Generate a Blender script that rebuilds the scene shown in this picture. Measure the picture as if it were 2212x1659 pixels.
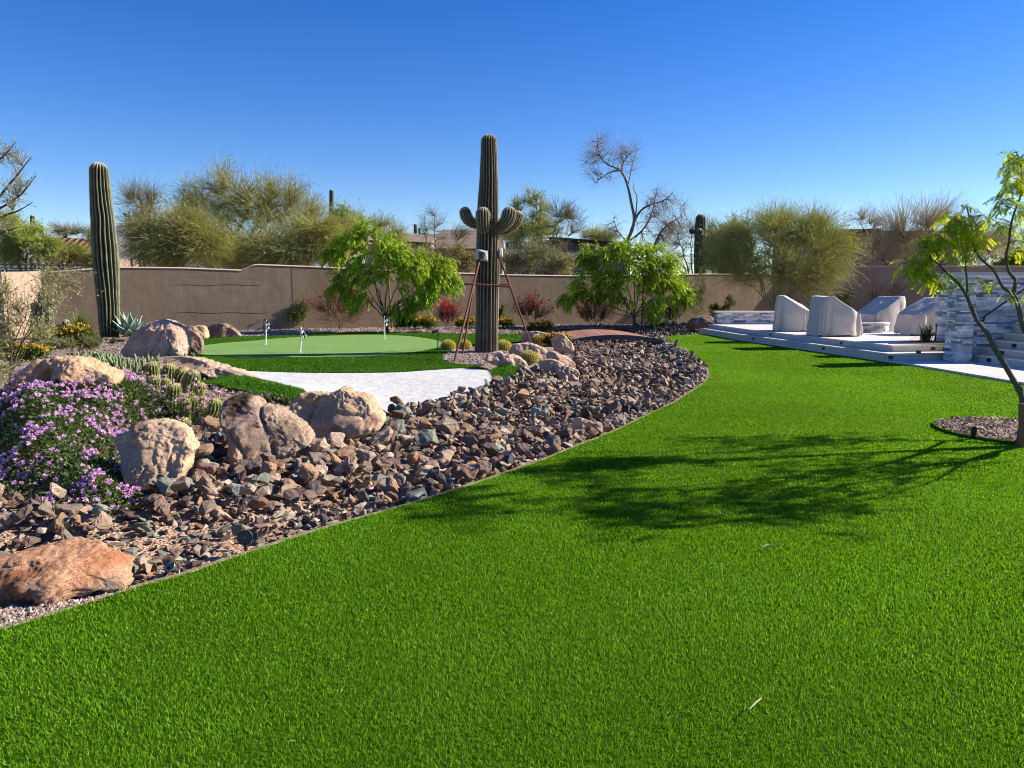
import bpy, bmesh, math, random
import numpy as np
from mathutils import Vector, Matrix, Quaternion
from mathutils.geometry import delaunay_2d_cdt

for o in list(bpy.data.objects):
    bpy.data.objects.remove(o)
scene = bpy.context.scene
C = scene.collection
R = math.radians

# ------------------------------------------------------------ camera, sky, sun, exposure
F, CX, CY = 1642.0, 1106.0, 829.5          # lens and picture centre in the units the photo was measured in
PITCH = math.atan(201.5 / F)
EYE = 1.5
cam_d = bpy.data.cameras.new("camera")
cam_d.sensor_width = 36.0
cam_d.lens = 36.0 * F / 2212.0
cam_d.clip_start = 0.05
cam_d.clip_end = 5000.0
cam = bpy.data.objects.new("camera", cam_d)
C.objects.link(cam)
cam.location = (0, 0, EYE)
cam.rotation_euler = (math.pi / 2 - PITCH, 0, 0)
scene.camera = cam

SUN_EL, SUN_AZ = R(30), R(13)              # azimuth measured from +X towards +Y
SUN = Vector((math.cos(SUN_EL) * math.cos(SUN_AZ), math.cos(SUN_EL) * math.sin(SUN_AZ), math.sin(SUN_EL)))
world = bpy.data.worlds.new("World")
scene.world = world
world.use_nodes = True
wn = world.node_tree.nodes
bg = wn["Background"]
sky = wn.new("ShaderNodeTexSky")
sky.sky_type = 'NISHITA'
sky.sun_disc = False
sky.sun_elevation = SUN_EL
sky.sun_rotation = math.pi / 2 - SUN_AZ
sky.air_density = 1.0
sky.dust_density = 0.15
sky.ozone_density = 3.0
sky.altitude = 800
hs_ = wn.new("ShaderNodeHueSaturation")                # deep desert blue
hs_.inputs["Hue"].default_value = .5185
hs_.inputs["Saturation"].default_value = 1.38
world.node_tree.links.new(sky.outputs[0], hs_.inputs["Color"])
world.node_tree.links.new(hs_.outputs[0], bg.inputs[0])
bg.inputs[1].default_value = 0.076
sun_d = bpy.data.lights.new("sun", 'SUN')
sun_d.energy = 5.0
sun_d.angle = R(0.5)
sun_d.color = (1.0, 0.92, 0.78)
sun = bpy.data.objects.new("sun", sun_d)
C.objects.link(sun)
sun.rotation_euler = SUN.to_track_quat('Z', 'Y').to_euler()
sun.location = (30, 5, 30)
scene.view_settings.view_transform = 'Standard'
scene.view_settings.look = 'None'
scene.view_settings.gamma = 1.0
scene.view_settings.exposure = 1.15
scene.cycles.use_denoising = True
scene.cycles.denoiser = 'OPENIMAGEDENOISE'
scene.cycles.denoising_input_passes = 'RGB_ALBEDO_NORMAL'
scene.cycles.denoising_prefilter = 'ACCURATE'
scene.cycles.filter_width = 1.0
scene.cycles.use_adaptive_sampling = False
scene.cycles.sample_clamp_indirect = 4.0
scene.cycles.max_bounces = 6
scene.cycles.diffuse_bounces = 3
scene.cycles.glossy_bounces = 2
scene.cycles.transmission_bounces = 3

# ------------------------------------------------------------ helpers: noise, projection, terrain
rng = np.random.default_rng(7)
random.seed(7)
A = np.asarray

def hsh(i, j, k, s=0):
    n = (i * 374761393 + j * 668265263 + k * 1274126177 + s * 974634777) & 0x7fffffff
    n = ((n ^ (n >> 13)) * 1274126177) & 0x7fffffff
    return ((n ^ (n >> 16)) & 0xffff) / 65535.0

def vnoise(P, s=0):
    P = A(P, float)
    i = np.floor(P).astype(np.int64)
    f = P - i
    u = f * f * (3 - 2 * f)
    r = 0
    for a in (0, 1):
        for b in (0, 1):
            for c in (0, 1):
                w = (u[:, 0] if a else 1 - u[:, 0]) * (u[:, 1] if b else 1 - u[:, 1]) * (u[:, 2] if c else 1 - u[:, 2])
                r = r + w * hsh(i[:, 0] + a, i[:, 1] + b, i[:, 2] + c, s)
    return r * 2 - 1

def fbm(P, o=4, s=0, gain=.5):
    r, a, f = 0, 1.0, 1.0
    for k in range(o):
        r = r + a * vnoise(A(P) * f + 17.3 * k, s + k)
        a *= gain
        f *= 2.03
    return r

SP, CP = math.sin(PITCH), math.cos(PITCH)
def rays(v):
    v = np.atleast_2d(A(v, float))
    b = (CY - v[:, 1]) / F
    return np.stack([(v[:, 0] - CX) / F, CP + b * SP, -SP + b * CP], 1)

def GZ(v, z=0.0):
    d = rays(v)
    t = (np.asarray(z) - EYE) / d[:, 2]
    return np.array([0, 0, EYE]) + d * t[:, None]

def W(vx, vy, Y):
    d = rays([(vx, vy)])[0]
    return np.array([0, 0, EYE]) + d * (Y / d[1])

def inside(P, poly):
    x, y = P[:, 0], P[:, 1]
    r = np.zeros(len(P), bool)
    n = len(poly)
    for i in range(n):
        x0, y0 = poly[i][:2]
        x1, y1 = poly[(i + 1) % n][:2]
        if y0 == y1:
            continue
        c = ((y0 > y) != (y1 > y)) & (x < (x1 - x0) * (y - y0) / (y1 - y0) + x0)
        r ^= c
    return r

def edge_dist(P, poly, closed=True):
    poly = A(poly, float)[:, :2]
    d = np.full(len(P), 1e9)
    n = len(poly)
    for i in range(n if closed else n - 1):
        a, b = poly[i], poly[(i + 1) % n]
        ab = b - a
        t = np.clip(((P[:, :2] - a) @ ab) / max(ab @ ab, 1e-9), 0, 1)
        d = np.minimum(d, np.linalg.norm(P[:, :2] - (a + t[:, None] * ab), axis=1))
    return d

def smooth(pts, n=6, closed=False):
    """Catmull-Rom through pts."""
    pts = A(pts, float)
    N = len(pts)
    out = []
    for i in range(N if closed else N - 1):
        if closed:
            p = [pts[(i + k) % N] for k in (-1, 0, 1, 2)]
        else:
            p = [pts[min(max(i + k, 0), N - 1)] for k in (-1, 0, 1, 2)]
        for k in range(n):
            t = k / n
            out.append(.5 * (2 * p[1] + (p[2] - p[0]) * t + (2 * p[0] - 5 * p[1] + 4 * p[2] - p[3]) * t * t + (-p[0] + 3 * p[1] - 3 * p[2] + p[3]) * t ** 3))
    if not closed:
        out.append(pts[-1])
    return A(out)

def sstep(a, b, x):
    t = np.clip((x - a) / (b - a), 0, 1)
    return t * t * (3 - 2 * t)

# lawn edge along the dry river bed, as seen in the photo (ground height 0)
LAWN_EDGE = smooth([(-120, 1400), (0, 1361), (100, 1331), (290, 1270), (400, 1240), (500, 1206), (640, 1160), (770, 1121), (900, 1085), (1000, 1053), (1100, 1019), (1180, 990),
                    (1250, 962), (1330, 930), (1400, 895), (1450, 873), (1490, 848), (1520, 828), (1531, 812), (1527, 796), (1508, 778), (1478, 760), (1450, 744), (1436, 735), (1446, 727), (1485, 724), (1522, 722.5)], 5)
EDGE_W = GZ(LAWN_EDGE)[:, :2]
SLAB_V = [(1522, 722.5), (1590, 735), (1953, 789), (2212, 833)]
SLAB_W = GZ(SLAB_V)[:, :2]
far_dir = SLAB_W[-1] - SLAB_W[-2]
LAWN_W = np.vstack([EDGE_W, SLAB_W[1:], [SLAB_W[-1] + far_dir * 3.2], [[9, -2]], [[-4, -2]]])

CTRL = [(700, 1080, -.12), (400, 1150, -.06), (900, 1000, -.2), (1150, 930, -.25), (1300, 850, -.25), (1380, 790, -.2), (1320, 750, -.22), (1340, 738, -.25), (200, 1200, -.02), (60, 1250, 0),
        (420, 1060, .04), (560, 1030, .02), (680, 1000, 0), (760, 965, -.02), (850, 930, -.04), (950, 890, -.04), (1070, 850, -.02), (1150, 812, .02), (1240, 785, -.02), (1235, 745, 0),
        (870, 893, -.03), (850, 840, -.05), (640, 820, .0), (800, 800, 0), (1000, 800, 0), (1070, 815, .0), (920, 800, 0),
        (700, 772, .12), (500, 765, .14), (900, 767, .12), (700, 745, .11), (450, 735, .12), (930, 742, .11), (800, 725, .1), (600, 735, .11), (600, 772, .13), (800, 771, .12),
        (1040, 763, .13), (1150, 757, .1), (1120, 785, .06), (1090, 735, .1), (985, 760, .12),
        (150, 880, .26), (300, 850, .26), (420, 860, .2), (500, 840, .14), (560, 840, .1), (100, 790, .27), (350, 775, .22), (250, 745, .16), (150, 960, .16), (150, 1050, .08), (300, 1070, .05), (430, 930, .12), (60, 900, .25),
        (500, 715, .12), (600, 710, .12), (800, 708, .12), (300, 720, .12), (150, 722, .12), (1000, 706, .1), (1200, 702, .1), (1400, 702, .06), (1520, 698, .06)]
CW = GZ([c[:2] for c in CTRL], [c[2] for c in CTRL])
CS = .055 * CW[:, 1] + .35
def h(P):
    P = np.atleast_2d(A(P, float))[:, :2]
    out = np.zeros(len(P))
    for a in range(0, len(P), 40000):
        Q = P[a:a + 40000]
        d2 = ((Q[:, None, :] - CW[None, :, :2]) ** 2).sum(2)
        w = np.exp(-d2 / CS[None] ** 2)
        z = (w * CW[None, :, 2]).sum(1) / (w.sum(1) + .02)
        ins = inside(Q, LAWN_W)
        sd = edge_dist(Q, EDGE_W, False)
        z = z * np.where(ins, 0, sstep(0, .5, sd)) - np.where(ins, 0, .02)
        z += .02 * sstep(-1, 1, Q[:, 1] - 26) 
        out[a:a + 40000] = z
    return out

def G(v):
    v = np.atleast_2d(A(v, float))
    z = np.zeros(len(v))
    for _ in range(25):
        P = GZ(v, z)
        z = .5 * z + .5 * h(P)
    P = GZ(v, z)
    return P
def G1(vx, vy):
    return G([(vx, vy)])[0]
def project(P):
    P = np.atleast_2d(P) - np.array([0, 0, EYE])
    f = P[:, 1] * CP - P[:, 2] * SP
    u = P[:, 1] * SP + P[:, 2] * CP
    return np.stack([CX + F * P[:, 0] / f, CY - F * u / f], 1)

# ------------------------------------------------------------ helpers: objects
def tag(o, label=None, cat=None, group=None, kind=None):
    if label: o['label'] = label
    if cat: o['category'] = cat
    if group: o['group'] = group
    if kind: o['kind'] = kind
    return o

def thing(name, label, cat, loc, group=None):
    o = bpy.data.objects.new(name, None)
    o.empty_display_size = .1
    C.objects.link(o)
    o.location = tuple(loc)
    return tag(o, label, cat, group)

def world_loc(o):
    p = Vector((0, 0, 0))
    while o is not None:
        p += o.location
        o = o.parent
    return p

class MB:
    """Collects vertices and faces, links them as one mesh object."""
    def __init__(s):
        s.V, s.Fs, s.Cs, s.U, s.n = [], {3: [], 4: []}, [], [], 0
    def add(s, V, Fc, col=(1, 1, 1)):
        V = A(V, float).reshape(-1, 3)
        col = A(col, float)
        if col.ndim == 1:
            col = np.repeat(col[None, :], len(V), 0)
        s.V.append(V)
        s.Cs.append(col)
        for f in (Fc if isinstance(Fc, (list, tuple)) and len(Fc) and isinstance(Fc[0], np.ndarray) and Fc[0].ndim == 2 else [A(Fc)]):
            f = A(f, np.int64)
            if f.size:
                s.Fs[f.shape[1]].append(f + s.n)
        s.n += len(V)
        return s
    def box(s, lo, hi, col=(1, 1, 1), bevel=0):
        lo, hi = A(lo, float), A(hi, float)
        V = [(x, y, z) for x in (lo[0], hi[0]) for y in (lo[1], hi[1]) for z in (lo[2], hi[2])]
        return s.add(V, A([(0, 1, 3, 2), (4, 6, 7, 5), (0, 4, 5, 1), (2, 3, 7, 6), (0, 2, 6, 4), (1, 5, 7, 3)]), col)
    def prism(s, poly, z0, z1, col=(1, 1, 1)):
        """vertical prism; z1 may be a list"""
        poly = A(poly, float)[:, :2]
        n = len(poly)
        z0 = np.broadcast_to(z0, (n,)); z1 = np.broadcast_to(z1, (n,))
        V = np.vstack([np.c_[poly, z0], np.c_[poly, z1]])
        q = A([(i, (i + 1) % n, n + (i + 1) % n, n + i) for i in range(n)])
        s.add(V, q, col)
        pts = [Vector(p) for p in poly]
        r = delaunay_2d_cdt(pts, [], [list(range(n))], 1, 1e-6)
        tri = [t for t in r[2] if len(t) == 3]
        m = [min(range(n), key=lambda k: (pts[k] - v).length) for v in r[0]]
        T = A([[m[k] for k in t] for t in tri])
        if len(T):
            s.add(np.c_[poly, z1], T, col)
            s.add(np.c_[poly, z0], T[:, ::-1], col)
        return s
    def prism_quad(s, p, z0, z1, col):
        V = [(*q_, z0) for q_ in p] + [(*q_, z1) for q_ in p]
        return s.add(V, A([(0, 1, 5, 4), (1, 2, 6, 5), (2, 3, 7, 6), (3, 0, 4, 7), (4, 5, 6, 7), (3, 2, 1, 0)]), col)
    def tubes(s, P, Rd, k=3, col=(1, 1, 1), cap=False):
        """P (N,S,3) polylines, Rd (N,S) radii"""
        P = A(P, float); Rd = A(Rd, float)
        if P.ndim == 2:
            P = P[None]; Rd = Rd[None]
        N, S, _ = P.shape
        if N == 0: return s
        T = np.gradient(P, axis=1)
        T /= np.linalg.norm(T, axis=2, keepdims=True) + 1e-12
        ref = np.where(np.abs(T[:, :1, 2:3]).repeat(1, 1) > .9, A([1., 0, 0]), A([0, 0, 1.]))
        ref = np.broadcast_to(ref, T.shape)
        X = np.cross(T, ref); X /= np.linalg.norm(X, axis=2, keepdims=True) + 1e-12
        Y = np.cross(T, X)
        a = np.arange(k) * 2 * np.pi / k
        V = P[:, :, None, :] + Rd[:, :, None, None] * (np.cos(a)[None, None, :, None] * X[:, :, None, :] + np.sin(a)[None, None, :, None] * Y[:, :, None, :])
        idx = np.arange(N * S * k).reshape(N, S, k)
        nx = np.roll(idx, -1, axis=2)
        q = np.stack([idx[:, :-1], nx[:, :-1], nx[:, 1:], idx[:, 1:]], -1).reshape(-1, 4)
        col = A(col, float)
        if col.ndim == 2:
            col = np.repeat(col, S * k, 0)
        s.add(V.reshape(-1, 3), q, col)
        if cap:
            for e in (0, S - 1):
                c = np.arange(k)
                t = A([(0, j, j + 1) for j in range(1, k - 1)])
                s.add(V[:, e].reshape(-1, 3), (np.arange(N)[:, None, None] * k + t[None]).reshape(-1, 3), col if col.ndim == 1 else np.repeat(col[::S * k], k, 0))
        return s
    def leaves(s, B, D, Nn, L, Wd, col, shape=.45):
        """diamond leaves: base B, direction D, side vector Nn (all (n,3))"""
        n = len(B)
        if n == 0: return s
        L = np.broadcast_to(L, (n,))[:, None]; Wd = np.broadcast_to(Wd, (n,))[:, None]
        D = D / (np.linalg.norm(D, axis=1, keepdims=True) + 1e-9)
        S = np.cross(D, Nn); S /= np.linalg.norm(S, axis=1, keepdims=True) + 1e-9
        V = np.stack([B, B + D * L * shape + S * Wd * .5, B + D * L, B + D * L * shape - S * Wd * .5], 1)
        col = A(col, float)
        if col.ndim == 2: col = np.repeat(col, 4, 0)
        return s.add(V.reshape(-1, 3), np.arange(4 * n).reshape(-1, 4), col)
    def build(s, name, mat, parent=None, origin=None, smooth=False, weld=False):
        V = np.vstack(s.V); col = np.vstack(s.Cs)
        if parent is not None:
            o0 = A(world_loc(parent))
        elif origin is not None:
            o0 = A(origin, float)
        else:
            o0 = A([(V[:, 0].min() + V[:, 0].max()) / 2, (V[:, 1].min() + V[:, 1].max()) / 2, V[:, 2].min()])
        me = bpy.data.meshes.new(name)
        V = V - o0
        F3 = np.vstack(s.Fs[3]) if s.Fs[3] else np.zeros((0, 3), int)
        F4 = np.vstack(s.Fs[4]) if s.Fs[4] else np.zeros((0, 4), int)
        loops = np.concatenate([F3.ravel(), F4.ravel()]).astype(np.int32)
        tot = np.concatenate([np.full(len(F3), 3), np.full(len(F4), 4)]).astype(np.int32)
        st = (np.cumsum(tot) - tot).astype(np.int32)
        me.vertices.add(len(V)); me.vertices.foreach_set("co", V.astype(np.float32).ravel())
        me.loops.add(len(loops)); me.loops.foreach_set("vertex_index", loops)
        me.polygons.add(len(tot)); me.polygons.foreach_set("loop_start", st)
        me.update(calc_edges=True)
        ca = me.color_attributes.new("Col", 'FLOAT_COLOR', 'POINT')
        ca.data.foreach_set("color", np.c_[col, np.ones(len(col))].astype(np.float32).ravel())
        me.polygons.foreach_set("use_smooth", np.full(len(tot), smooth))
        me.validate()
        if mat: me.materials.append(mat)
        o = bpy.data.objects.new(name, me)
        C.objects.link(o)
        if parent is not None:
            o.parent = parent
        else:
            o.location = tuple(o0)
        return o

def bevel(o, w=.02, seg=2):
    m = o.modifiers.new("bevel", 'BEVEL')
    m.width = w; m.segments = seg; m.limit_method = 'ANGLE'; m.angle_limit = R(40)
    return o

def box_uv(o, sc=1.0):
    """UVs in metres along the walls (u horizontal, v up; top faces planar)"""
    me = o.data
    uv = me.uv_layers.new(name="UVMap")
    for p in me.polygons:
        n = p.normal
        for li in p.loop_indices:
            c = me.vertices[me.loops[li].vertex_index].co + o.location
            if abs(n.z) > .7: u = (c.x, c.y)
            else:
                t = Vector((-n.y, n.x))
                t.normalize()
                u = (c.x * t.x + c.y * t.y, c.z)
            uv.data[li].uv = (u[0] * sc, u[1] * sc)
    return o

# ------------------------------------------------------------ helpers: materials
def mat(name):
    m = bpy.data.materials.new(name)
    m.use_nodes = True
    nt = m.node_tree
    b = nt.nodes["Principled BSDF"]
    b.inputs["Roughness"].default_value = .85
    b.inputs["Specular IOR Level"].default_value = .25
    return m, nt, b

def N(nt, kind, **kw):
    n = nt.nodes.new("ShaderNode" + kind)
    for k, v in kw.items():
        if k in n.inputs: n.inputs[k].default_value = v
        else: setattr(n, k, v)
    return n

def ramp(nt, fac, stops, interp='LINEAR'):
    n = nt.nodes.new("ShaderNodeValToRGB")
    n.color_ramp.interpolation = interp
    e = n.color_ramp.elements
    while len(e) < len(stops): e.new(.5)
    for k, (p, c) in zip(e, stops):
        k.position = p
        k.color = (*c, 1) if len(c) == 3 else c
    nt.links.new(fac, n.inputs[0])
    return n.outputs[0]

def mixc(nt, fac, a, b, mode='MIX'):
    n = nt.nodes.new("ShaderNodeMix")
    n.data_type = 'RGBA'; n.blend_type = mode
    for s, v in ((n.inputs[0], fac), (n.inputs[6], a), (n.inputs[7], b)):
        if hasattr(v, 'links'): nt.links.new(v, s)
        elif isinstance(v, (int, float)): s.default_value = v
        else: s.default_value = (*v, 1)
    return n.outputs[2]

def coord(nt, which="Object", scale=None):
    t = nt.nodes.new("ShaderNodeTexCoord")
    if scale is None: return t.outputs[which]
    mp = nt.nodes.new("ShaderNodeMapping")
    mp.inputs["Scale"].default_value = scale if isinstance(scale, (tuple, list)) else (scale,) * 3
    nt.links.new(t.outputs[which], mp.inputs[0])
    return mp.outputs[0]

def noise(nt, co, scale, detail=6, rough=.6, dist=0.0):
    n = N(nt, "TexNoise", Scale=scale, Detail=detail, Roughness=rough, Distortion=dist)
    nt.links.new(co, n.inputs["Vector"])
    return n.outputs["Fac"]

def bump(nt, b, hgt, strength=.4, dist=.02, prev=None):
    n = N(nt, "Bump", Strength=strength, Distance=dist)
    nt.links.new(hgt, n.inputs["Height"])
    if prev is not None: nt.links.new(prev, n.inputs["Normal"])
    nt.links.new(n.outputs[0], b.inputs["Normal"])
    return n.outputs[0]

def mottled(name, cols, scale=3.0, detail=8, rough=.85, bs=20, bstr=.3, bdist=.01, co="Object", spec=.25, metal=0):
    """material whose colour wanders through cols by noise, with a bump"""
    m, nt, b = mat(name)
    c = coord(nt, co)
    f = noise(nt, c, scale, detail, .65)
    k = len(cols)
    nt.links.new(ramp(nt, f, [(.3 + .4 * i / max(k - 1, 1), x) for i, x in enumerate(cols)]), b.inputs["Base Color"])
    b.inputs["Roughness"].default_value = rough
    b.inputs["Specular IOR Level"].default_value = spec
    b.inputs["Metallic"].default_value = metal
    if bstr: bump(nt, b, noise(nt, c, bs, 6, .7), bstr, bdist)
    return m

def leafy(name, trans=.35, rough=.5, spec=.3, tint=(1, 1, 1)):
    """vertex-coloured leaf: thin, lets some light through"""
    m, nt, b = mat(name)
    a = N(nt, "VertexColor", layer_name="Col")
    col = mixc(nt, 1.0, a.outputs[0], tint, 'MULTIPLY')
    nt.links.new(col, b.inputs["Base Color"])
    b.inputs["Roughness"].default_value = rough
    b.inputs["Specular IOR Level"].default_value = spec
    t = N(nt, "BsdfTranslucent")
    tc = mixc(nt, 1.0, col, (1.25, 1.15, .5), 'MULTIPLY')
    nt.links.new(tc, t.inputs[0])
    mx = N(nt, "MixShader")
    mx.inputs[0].default_value = trans
    nt.links.new(b.outputs[0], mx.inputs[1]); nt.links.new(t.outputs[0], mx.inputs[2])
    nt.links.new(mx.outputs[0], nt.nodes["Material Output"].inputs[0])
    return m

def vcol(name, rough=.8, spec=.25, bs=None, bstr=.4, bdist=.01, mott=.0, mscale=8, stretch=None):
    m, nt, b = mat(name)
    a = N(nt, "VertexColor", layer_name="Col")
    col = a.outputs[0]
    c = coord(nt, "Object", stretch or 1.0)
    if mott:
        f = noise(nt, c, mscale, 7, .65)
        col = mixc(nt, 1.0, col, ramp(nt, f, [(.3, (1 - mott,) * 3), (.7, (1 + mott,) * 3)]), 'MULTIPLY')
    nt.links.new(col, b.inputs["Base Color"])
    b.inputs["Roughness"].default_value = rough
    b.inputs["Specular IOR Level"].default_value = spec
    if bs: bump(nt, b, noise(nt, c, bs, 6, .7), bstr, bdist)
    return m

def unit(v):
    v = A(v, float)
    return v / (np.linalg.norm(v, axis=-1, keepdims=True) + 1e-9)
def rdir(n, r=rng):
    return unit(r.normal(size=(n, 3)))
def jit(base, n, amt=.2, r=rng):
    """n colours around base"""
    return A(base)[None] * (1 + r.uniform(-amt, amt, (n, 1))) * (1 + r.uniform(-amt * .3, amt * .3, (n, 3)))
# ============================================================ GROUND AND TURF
def sheet(name, poly_w, mat_, dz, step, label, zf=h, kind='structure', slope_uv=False):
    """a sheet draped over the terrain inside a polygon (constrained triangulation)"""
    poly = A(poly_w, float)[:, :2]
    # even out boundary
    B = []
    for i in range(len(poly)):
        a, b = poly[i], poly[(i + 1) % len(poly)]
        n = max(1, int(np.linalg.norm(b - a) / step))
        for k in range(n): B.append(a + (b - a) * k / n)
    B = A(B)
    lo, hi = B.min(0), B.max(0)
    gx, gy = np.meshgrid(np.arange(lo[0], hi[0], step), np.arange(lo[1], hi[1], step))
    g = np.c_[gx.ravel(), gy.ravel()] + rng.uniform(-.2, .2, (gx.size, 2)) * step
    g = g[inside(g, B)]
    if len(g): g = g[edge_dist(g, B) > step * .45]
    pts = [Vector(p) for p in np.vstack([B, g])]
    r = delaunay_2d_cdt(pts, [], [list(range(len(B)))], 1, 1e-5)
    V = A([(v.x, v.y) for v in r[0]])
    T = A([t for t in r[2] if len(t) == 3])
    a, b, c = V[T[:, 0]], V[T[:, 1]], V[T[:, 2]]
    area = (b[:, 0] - a[:, 0]) * (c[:, 1] - a[:, 1]) - (b[:, 1] - a[:, 1]) * (c[:, 0] - a[:, 0])
    T[area < 0] = T[area < 0][:, ::-1]
    mb = MB().add(np.c_[V, zf(V) + dz], T)
    o = mb.build(name, mat_, smooth=True)
    return tag(o, label, name.replace('_', ' '), kind=kind)

# base ground, one sheet to the horizon
xs = np.concatenate([-np.geomspace(700, 17, 18), np.arange(-16.6, 14, .22), np.geomspace(14.3, 700, 18)])
ys = np.concatenate([-np.geomspace(300, 2, 10), np.arange(-1.5, 37, .22), np.geomspace(37.5, 900, 20)])
gx, gy = np.meshgrid(xs, ys)
gp = np.c_[gx.ravel(), gy.ravel()]
gz = h(gp) - .05
gz = np.where(inside(gp, LAWN_W), gz - .03, gz)
nx, ny = len(xs), len(ys)
ii = np.arange(nx * ny).reshape(ny, nx)
q = np.stack([ii[:-1, :-1], ii[:-1, 1:], ii[1:, 1:], ii[1:, :-1]], -1).reshape(-1, 4)
m_soil, nt, b = mat("soil")
c = coord(nt)
f1 = noise(nt, c, .6, 5); f2 = noise(nt, c, 30, 6, .75)
base = ramp(nt, f1, [(.35, (.22, .15, .105)), (.65, (.30, .21, .15))])
vor = N(nt, "TexVoronoi", Scale=28.0); nt.links.new(c, vor.inputs["Vector"])
peb = ramp(nt, vor.outputs["Color"], [(0, (.10, .075, .065)), (.5, (.26, .19, .155)), (1, (.42, .33, .28))])
nt.links.new(mixc(nt, .6, base, peb), b.inputs["Base Color"])
bump(nt, b, vor.outputs["Distance"], .8, .03)
tag(MB().add(np.c_[gp, gz], q).build("ground", m_soil, smooth=True), "brown desert soil reaching to the horizon", "ground", kind='structure')

# lawn backing under the blades
m_thatch = mottled("turf_backing", [(.02, .055, .004), (.04, .09, .006)], 60, 4, bstr=0, spec=0)
sheet("lawn", LAWN_W, m_thatch, .004, .6, "backing of the big artificial lawn", zf=lambda P: np.zeros(len(P)))

PAL = A([(.105, .265, .006), (.145, .33, .008), (.20, .40, .012), (.07, .20, .006)])
def blades(poly_w, zf, wmin=.0024, k=.00100, length=.017, cover=66, lean=.85, pal=PAL, maxd=60, bend=True):
    """turf blades inside polygon; width grows slowly with distance so that coverage stays even"""
    poly = A(poly_w)[:, :2]
    lo, hi = poly.min(0), poly.max(0)
    lo = np.maximum(lo, [-30, .9]); hi = np.minimum(hi, [14, maxd])
    out = []
    ce = .5
    X, Y = np.meshgrid(np.arange(lo[0], hi[0], ce), np.arange(lo[1], hi[1], ce))
    cells = np.c_[X.ravel(), Y.ravel()]
    cc = cells + ce / 2
    vis = np.abs(cc[:, 0]) < cc[:, 1] * .72 + 1.2
    cells, cc = cells[vis], cc[vis]
    d = np.hypot(cc[:, 0], cc[:, 1])
    w = np.maximum(wmin, k * d)
    n = (cover / w * ce * ce).astype(int)
    P = np.repeat(cells, n, 0) + rng.uniform(0, ce, (n.sum(), 2))
    w = np.repeat(w, n)
    ok = inside(P, poly) & (np.hypot(P[:, 0] - 5.42, P[:, 1] - 7.95) > .84)
    P, w = P[ok], w[ok]
    n = len(P)
    z = zf(P)
    L = length * rng.uniform(.65, 1.15, n)
    az = rng.uniform(0, 2 * np.pi, n)
    ln = rng.uniform(.05, lean, n)
    # patches lean together, as brushed pile does
    pat = fbm(np.c_[P * 1.7, np.zeros(n)], 3, 5)
    bias = np.c_[np.cos(pat * 2.5 + 1.2), np.sin(pat * 2.5 + 1.2)] * .14
    D = np.c_[np.cos(az) * ln + bias[:, 0], np.sin(az) * ln + bias[:, 1], np.ones(n)]
    D = unit(D)
    fa = rng.uniform(0, 2 * np.pi, n)
    S = np.c_[np.cos(fa), np.sin(fa), np.zeros(n)] * (w * .5)[:, None]
    B = np.c_[P, z]
    mid = B + D * (L * .55)[:, None]
    D2 = unit(D + np.c_[D[:, :2] * .9, -.25 * np.ones(n)])
    tip = mid + D2 * (L * .5)[:, None]
    tone = np.clip(.5 + .55 * fbm(np.c_[P * .55, np.zeros(n)], 3, 9) , 0, 1)
    ci = rng.integers(0, len(pal), n)
    col = pal[ci] * (1 + .22 * (tone - .5))[:, None] * rng.uniform(.8, 1.25, (n, 1))
    dry = rng.random(n) < .004
    col[dry] = (.48, .55, .25)
    V = np.stack([B - S, B + S, mid + S * .8, mid - S * .8, tip], 1).reshape(-1, 3)
    i5 = np.arange(n)[:, None] * 5
    return MB().add(V, [i5 + A([[0, 1, 2, 3]]), i5 + A([[3, 2, 4]])], np.repeat(col, 5, 0))
m_blade = leafy("turf_blade", .42, .55, .12)
o = blades(LAWN_W, lambda P: np.zeros(len(P)) + .004).build("grass", m_blade)
tag(o, "short bright green artificial turf blades of the big lawn", "grass", kind='stuff')

# concrete mow strip along the lawn edge
e = EDGE_W
t = np.gradient(e, axis=0); t /= np.linalg.norm(t, axis=1, keepdims=True)
nrm = np.c_[-t[:, 1], t[:, 0]]
m_strip = mottled("edging_concrete", [(.27, .185, .13), (.38, .275, .20)], 12, bs=60, bstr=.5)
mb = MB()
off = .030 + .010 * fbm(np.c_[e * 2, np.zeros(len(e))], 2)
inn, out_ = e - nrm * .015, e + nrm * off[:, None]
Vv = np.stack([np.c_[inn, np.full(len(e), -.08)], np.c_[inn, np.full(len(e), .012)], np.c_[out_, np.full(len(e), .004)], np.c_[out_, np.full(len(e), -.08)]], 1)
k = np.arange(len(e) - 1)[:, None] * 4
f = np.vstack([k + A([[a, a + 4, b + 4, b]]) for a, b in ((0, 1), (1, 2), (2, 3))])
mb.add(Vv.reshape(-1, 3), f)
tag(mb.build("lawn_edging", m_strip), "thin tan concrete strip between the curved lawn edge and the river rock", "edging")

# ------------------------------------------------------------ dry river bed, sand, green, gravel
BANK = [(1240, 733), (1238, 745), (1246, 775), (1225, 800), (1160, 806), (1136, 800), (1120, 822), (1075, 826), (1066, 832), (1012, 853), (940, 876), (880, 891), (846, 896), (832, 925), (770, 960), (690, 975), (610, 1015), (540, 1005), (482, 950), (440, 930), (415, 940), (420, 1040), (360, 1075), (310, 1075), (300, 1110), (200, 1118), (100, 1100), (0, 1090), (-120, 1080), (-120, 1400)]
bank_w = G(smooth(BANK[:-2], 3))[:, :2]
corner_w = G([(-120, 1080), (-120, 1400)])[:, :2]
RIVER_W = np.vstack([bank_w, corner_w, EDGE_W[:-1] + nrm[:-1] * .03])
m_bed, nt, b = mat("river_bed_sand")
c = coord(nt)
f1 = noise(nt, c, 1.2, 5); vor = N(nt, "TexVoronoi", Scale=45.0); nt.links.new(c, vor.inputs["Vector"])
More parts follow.
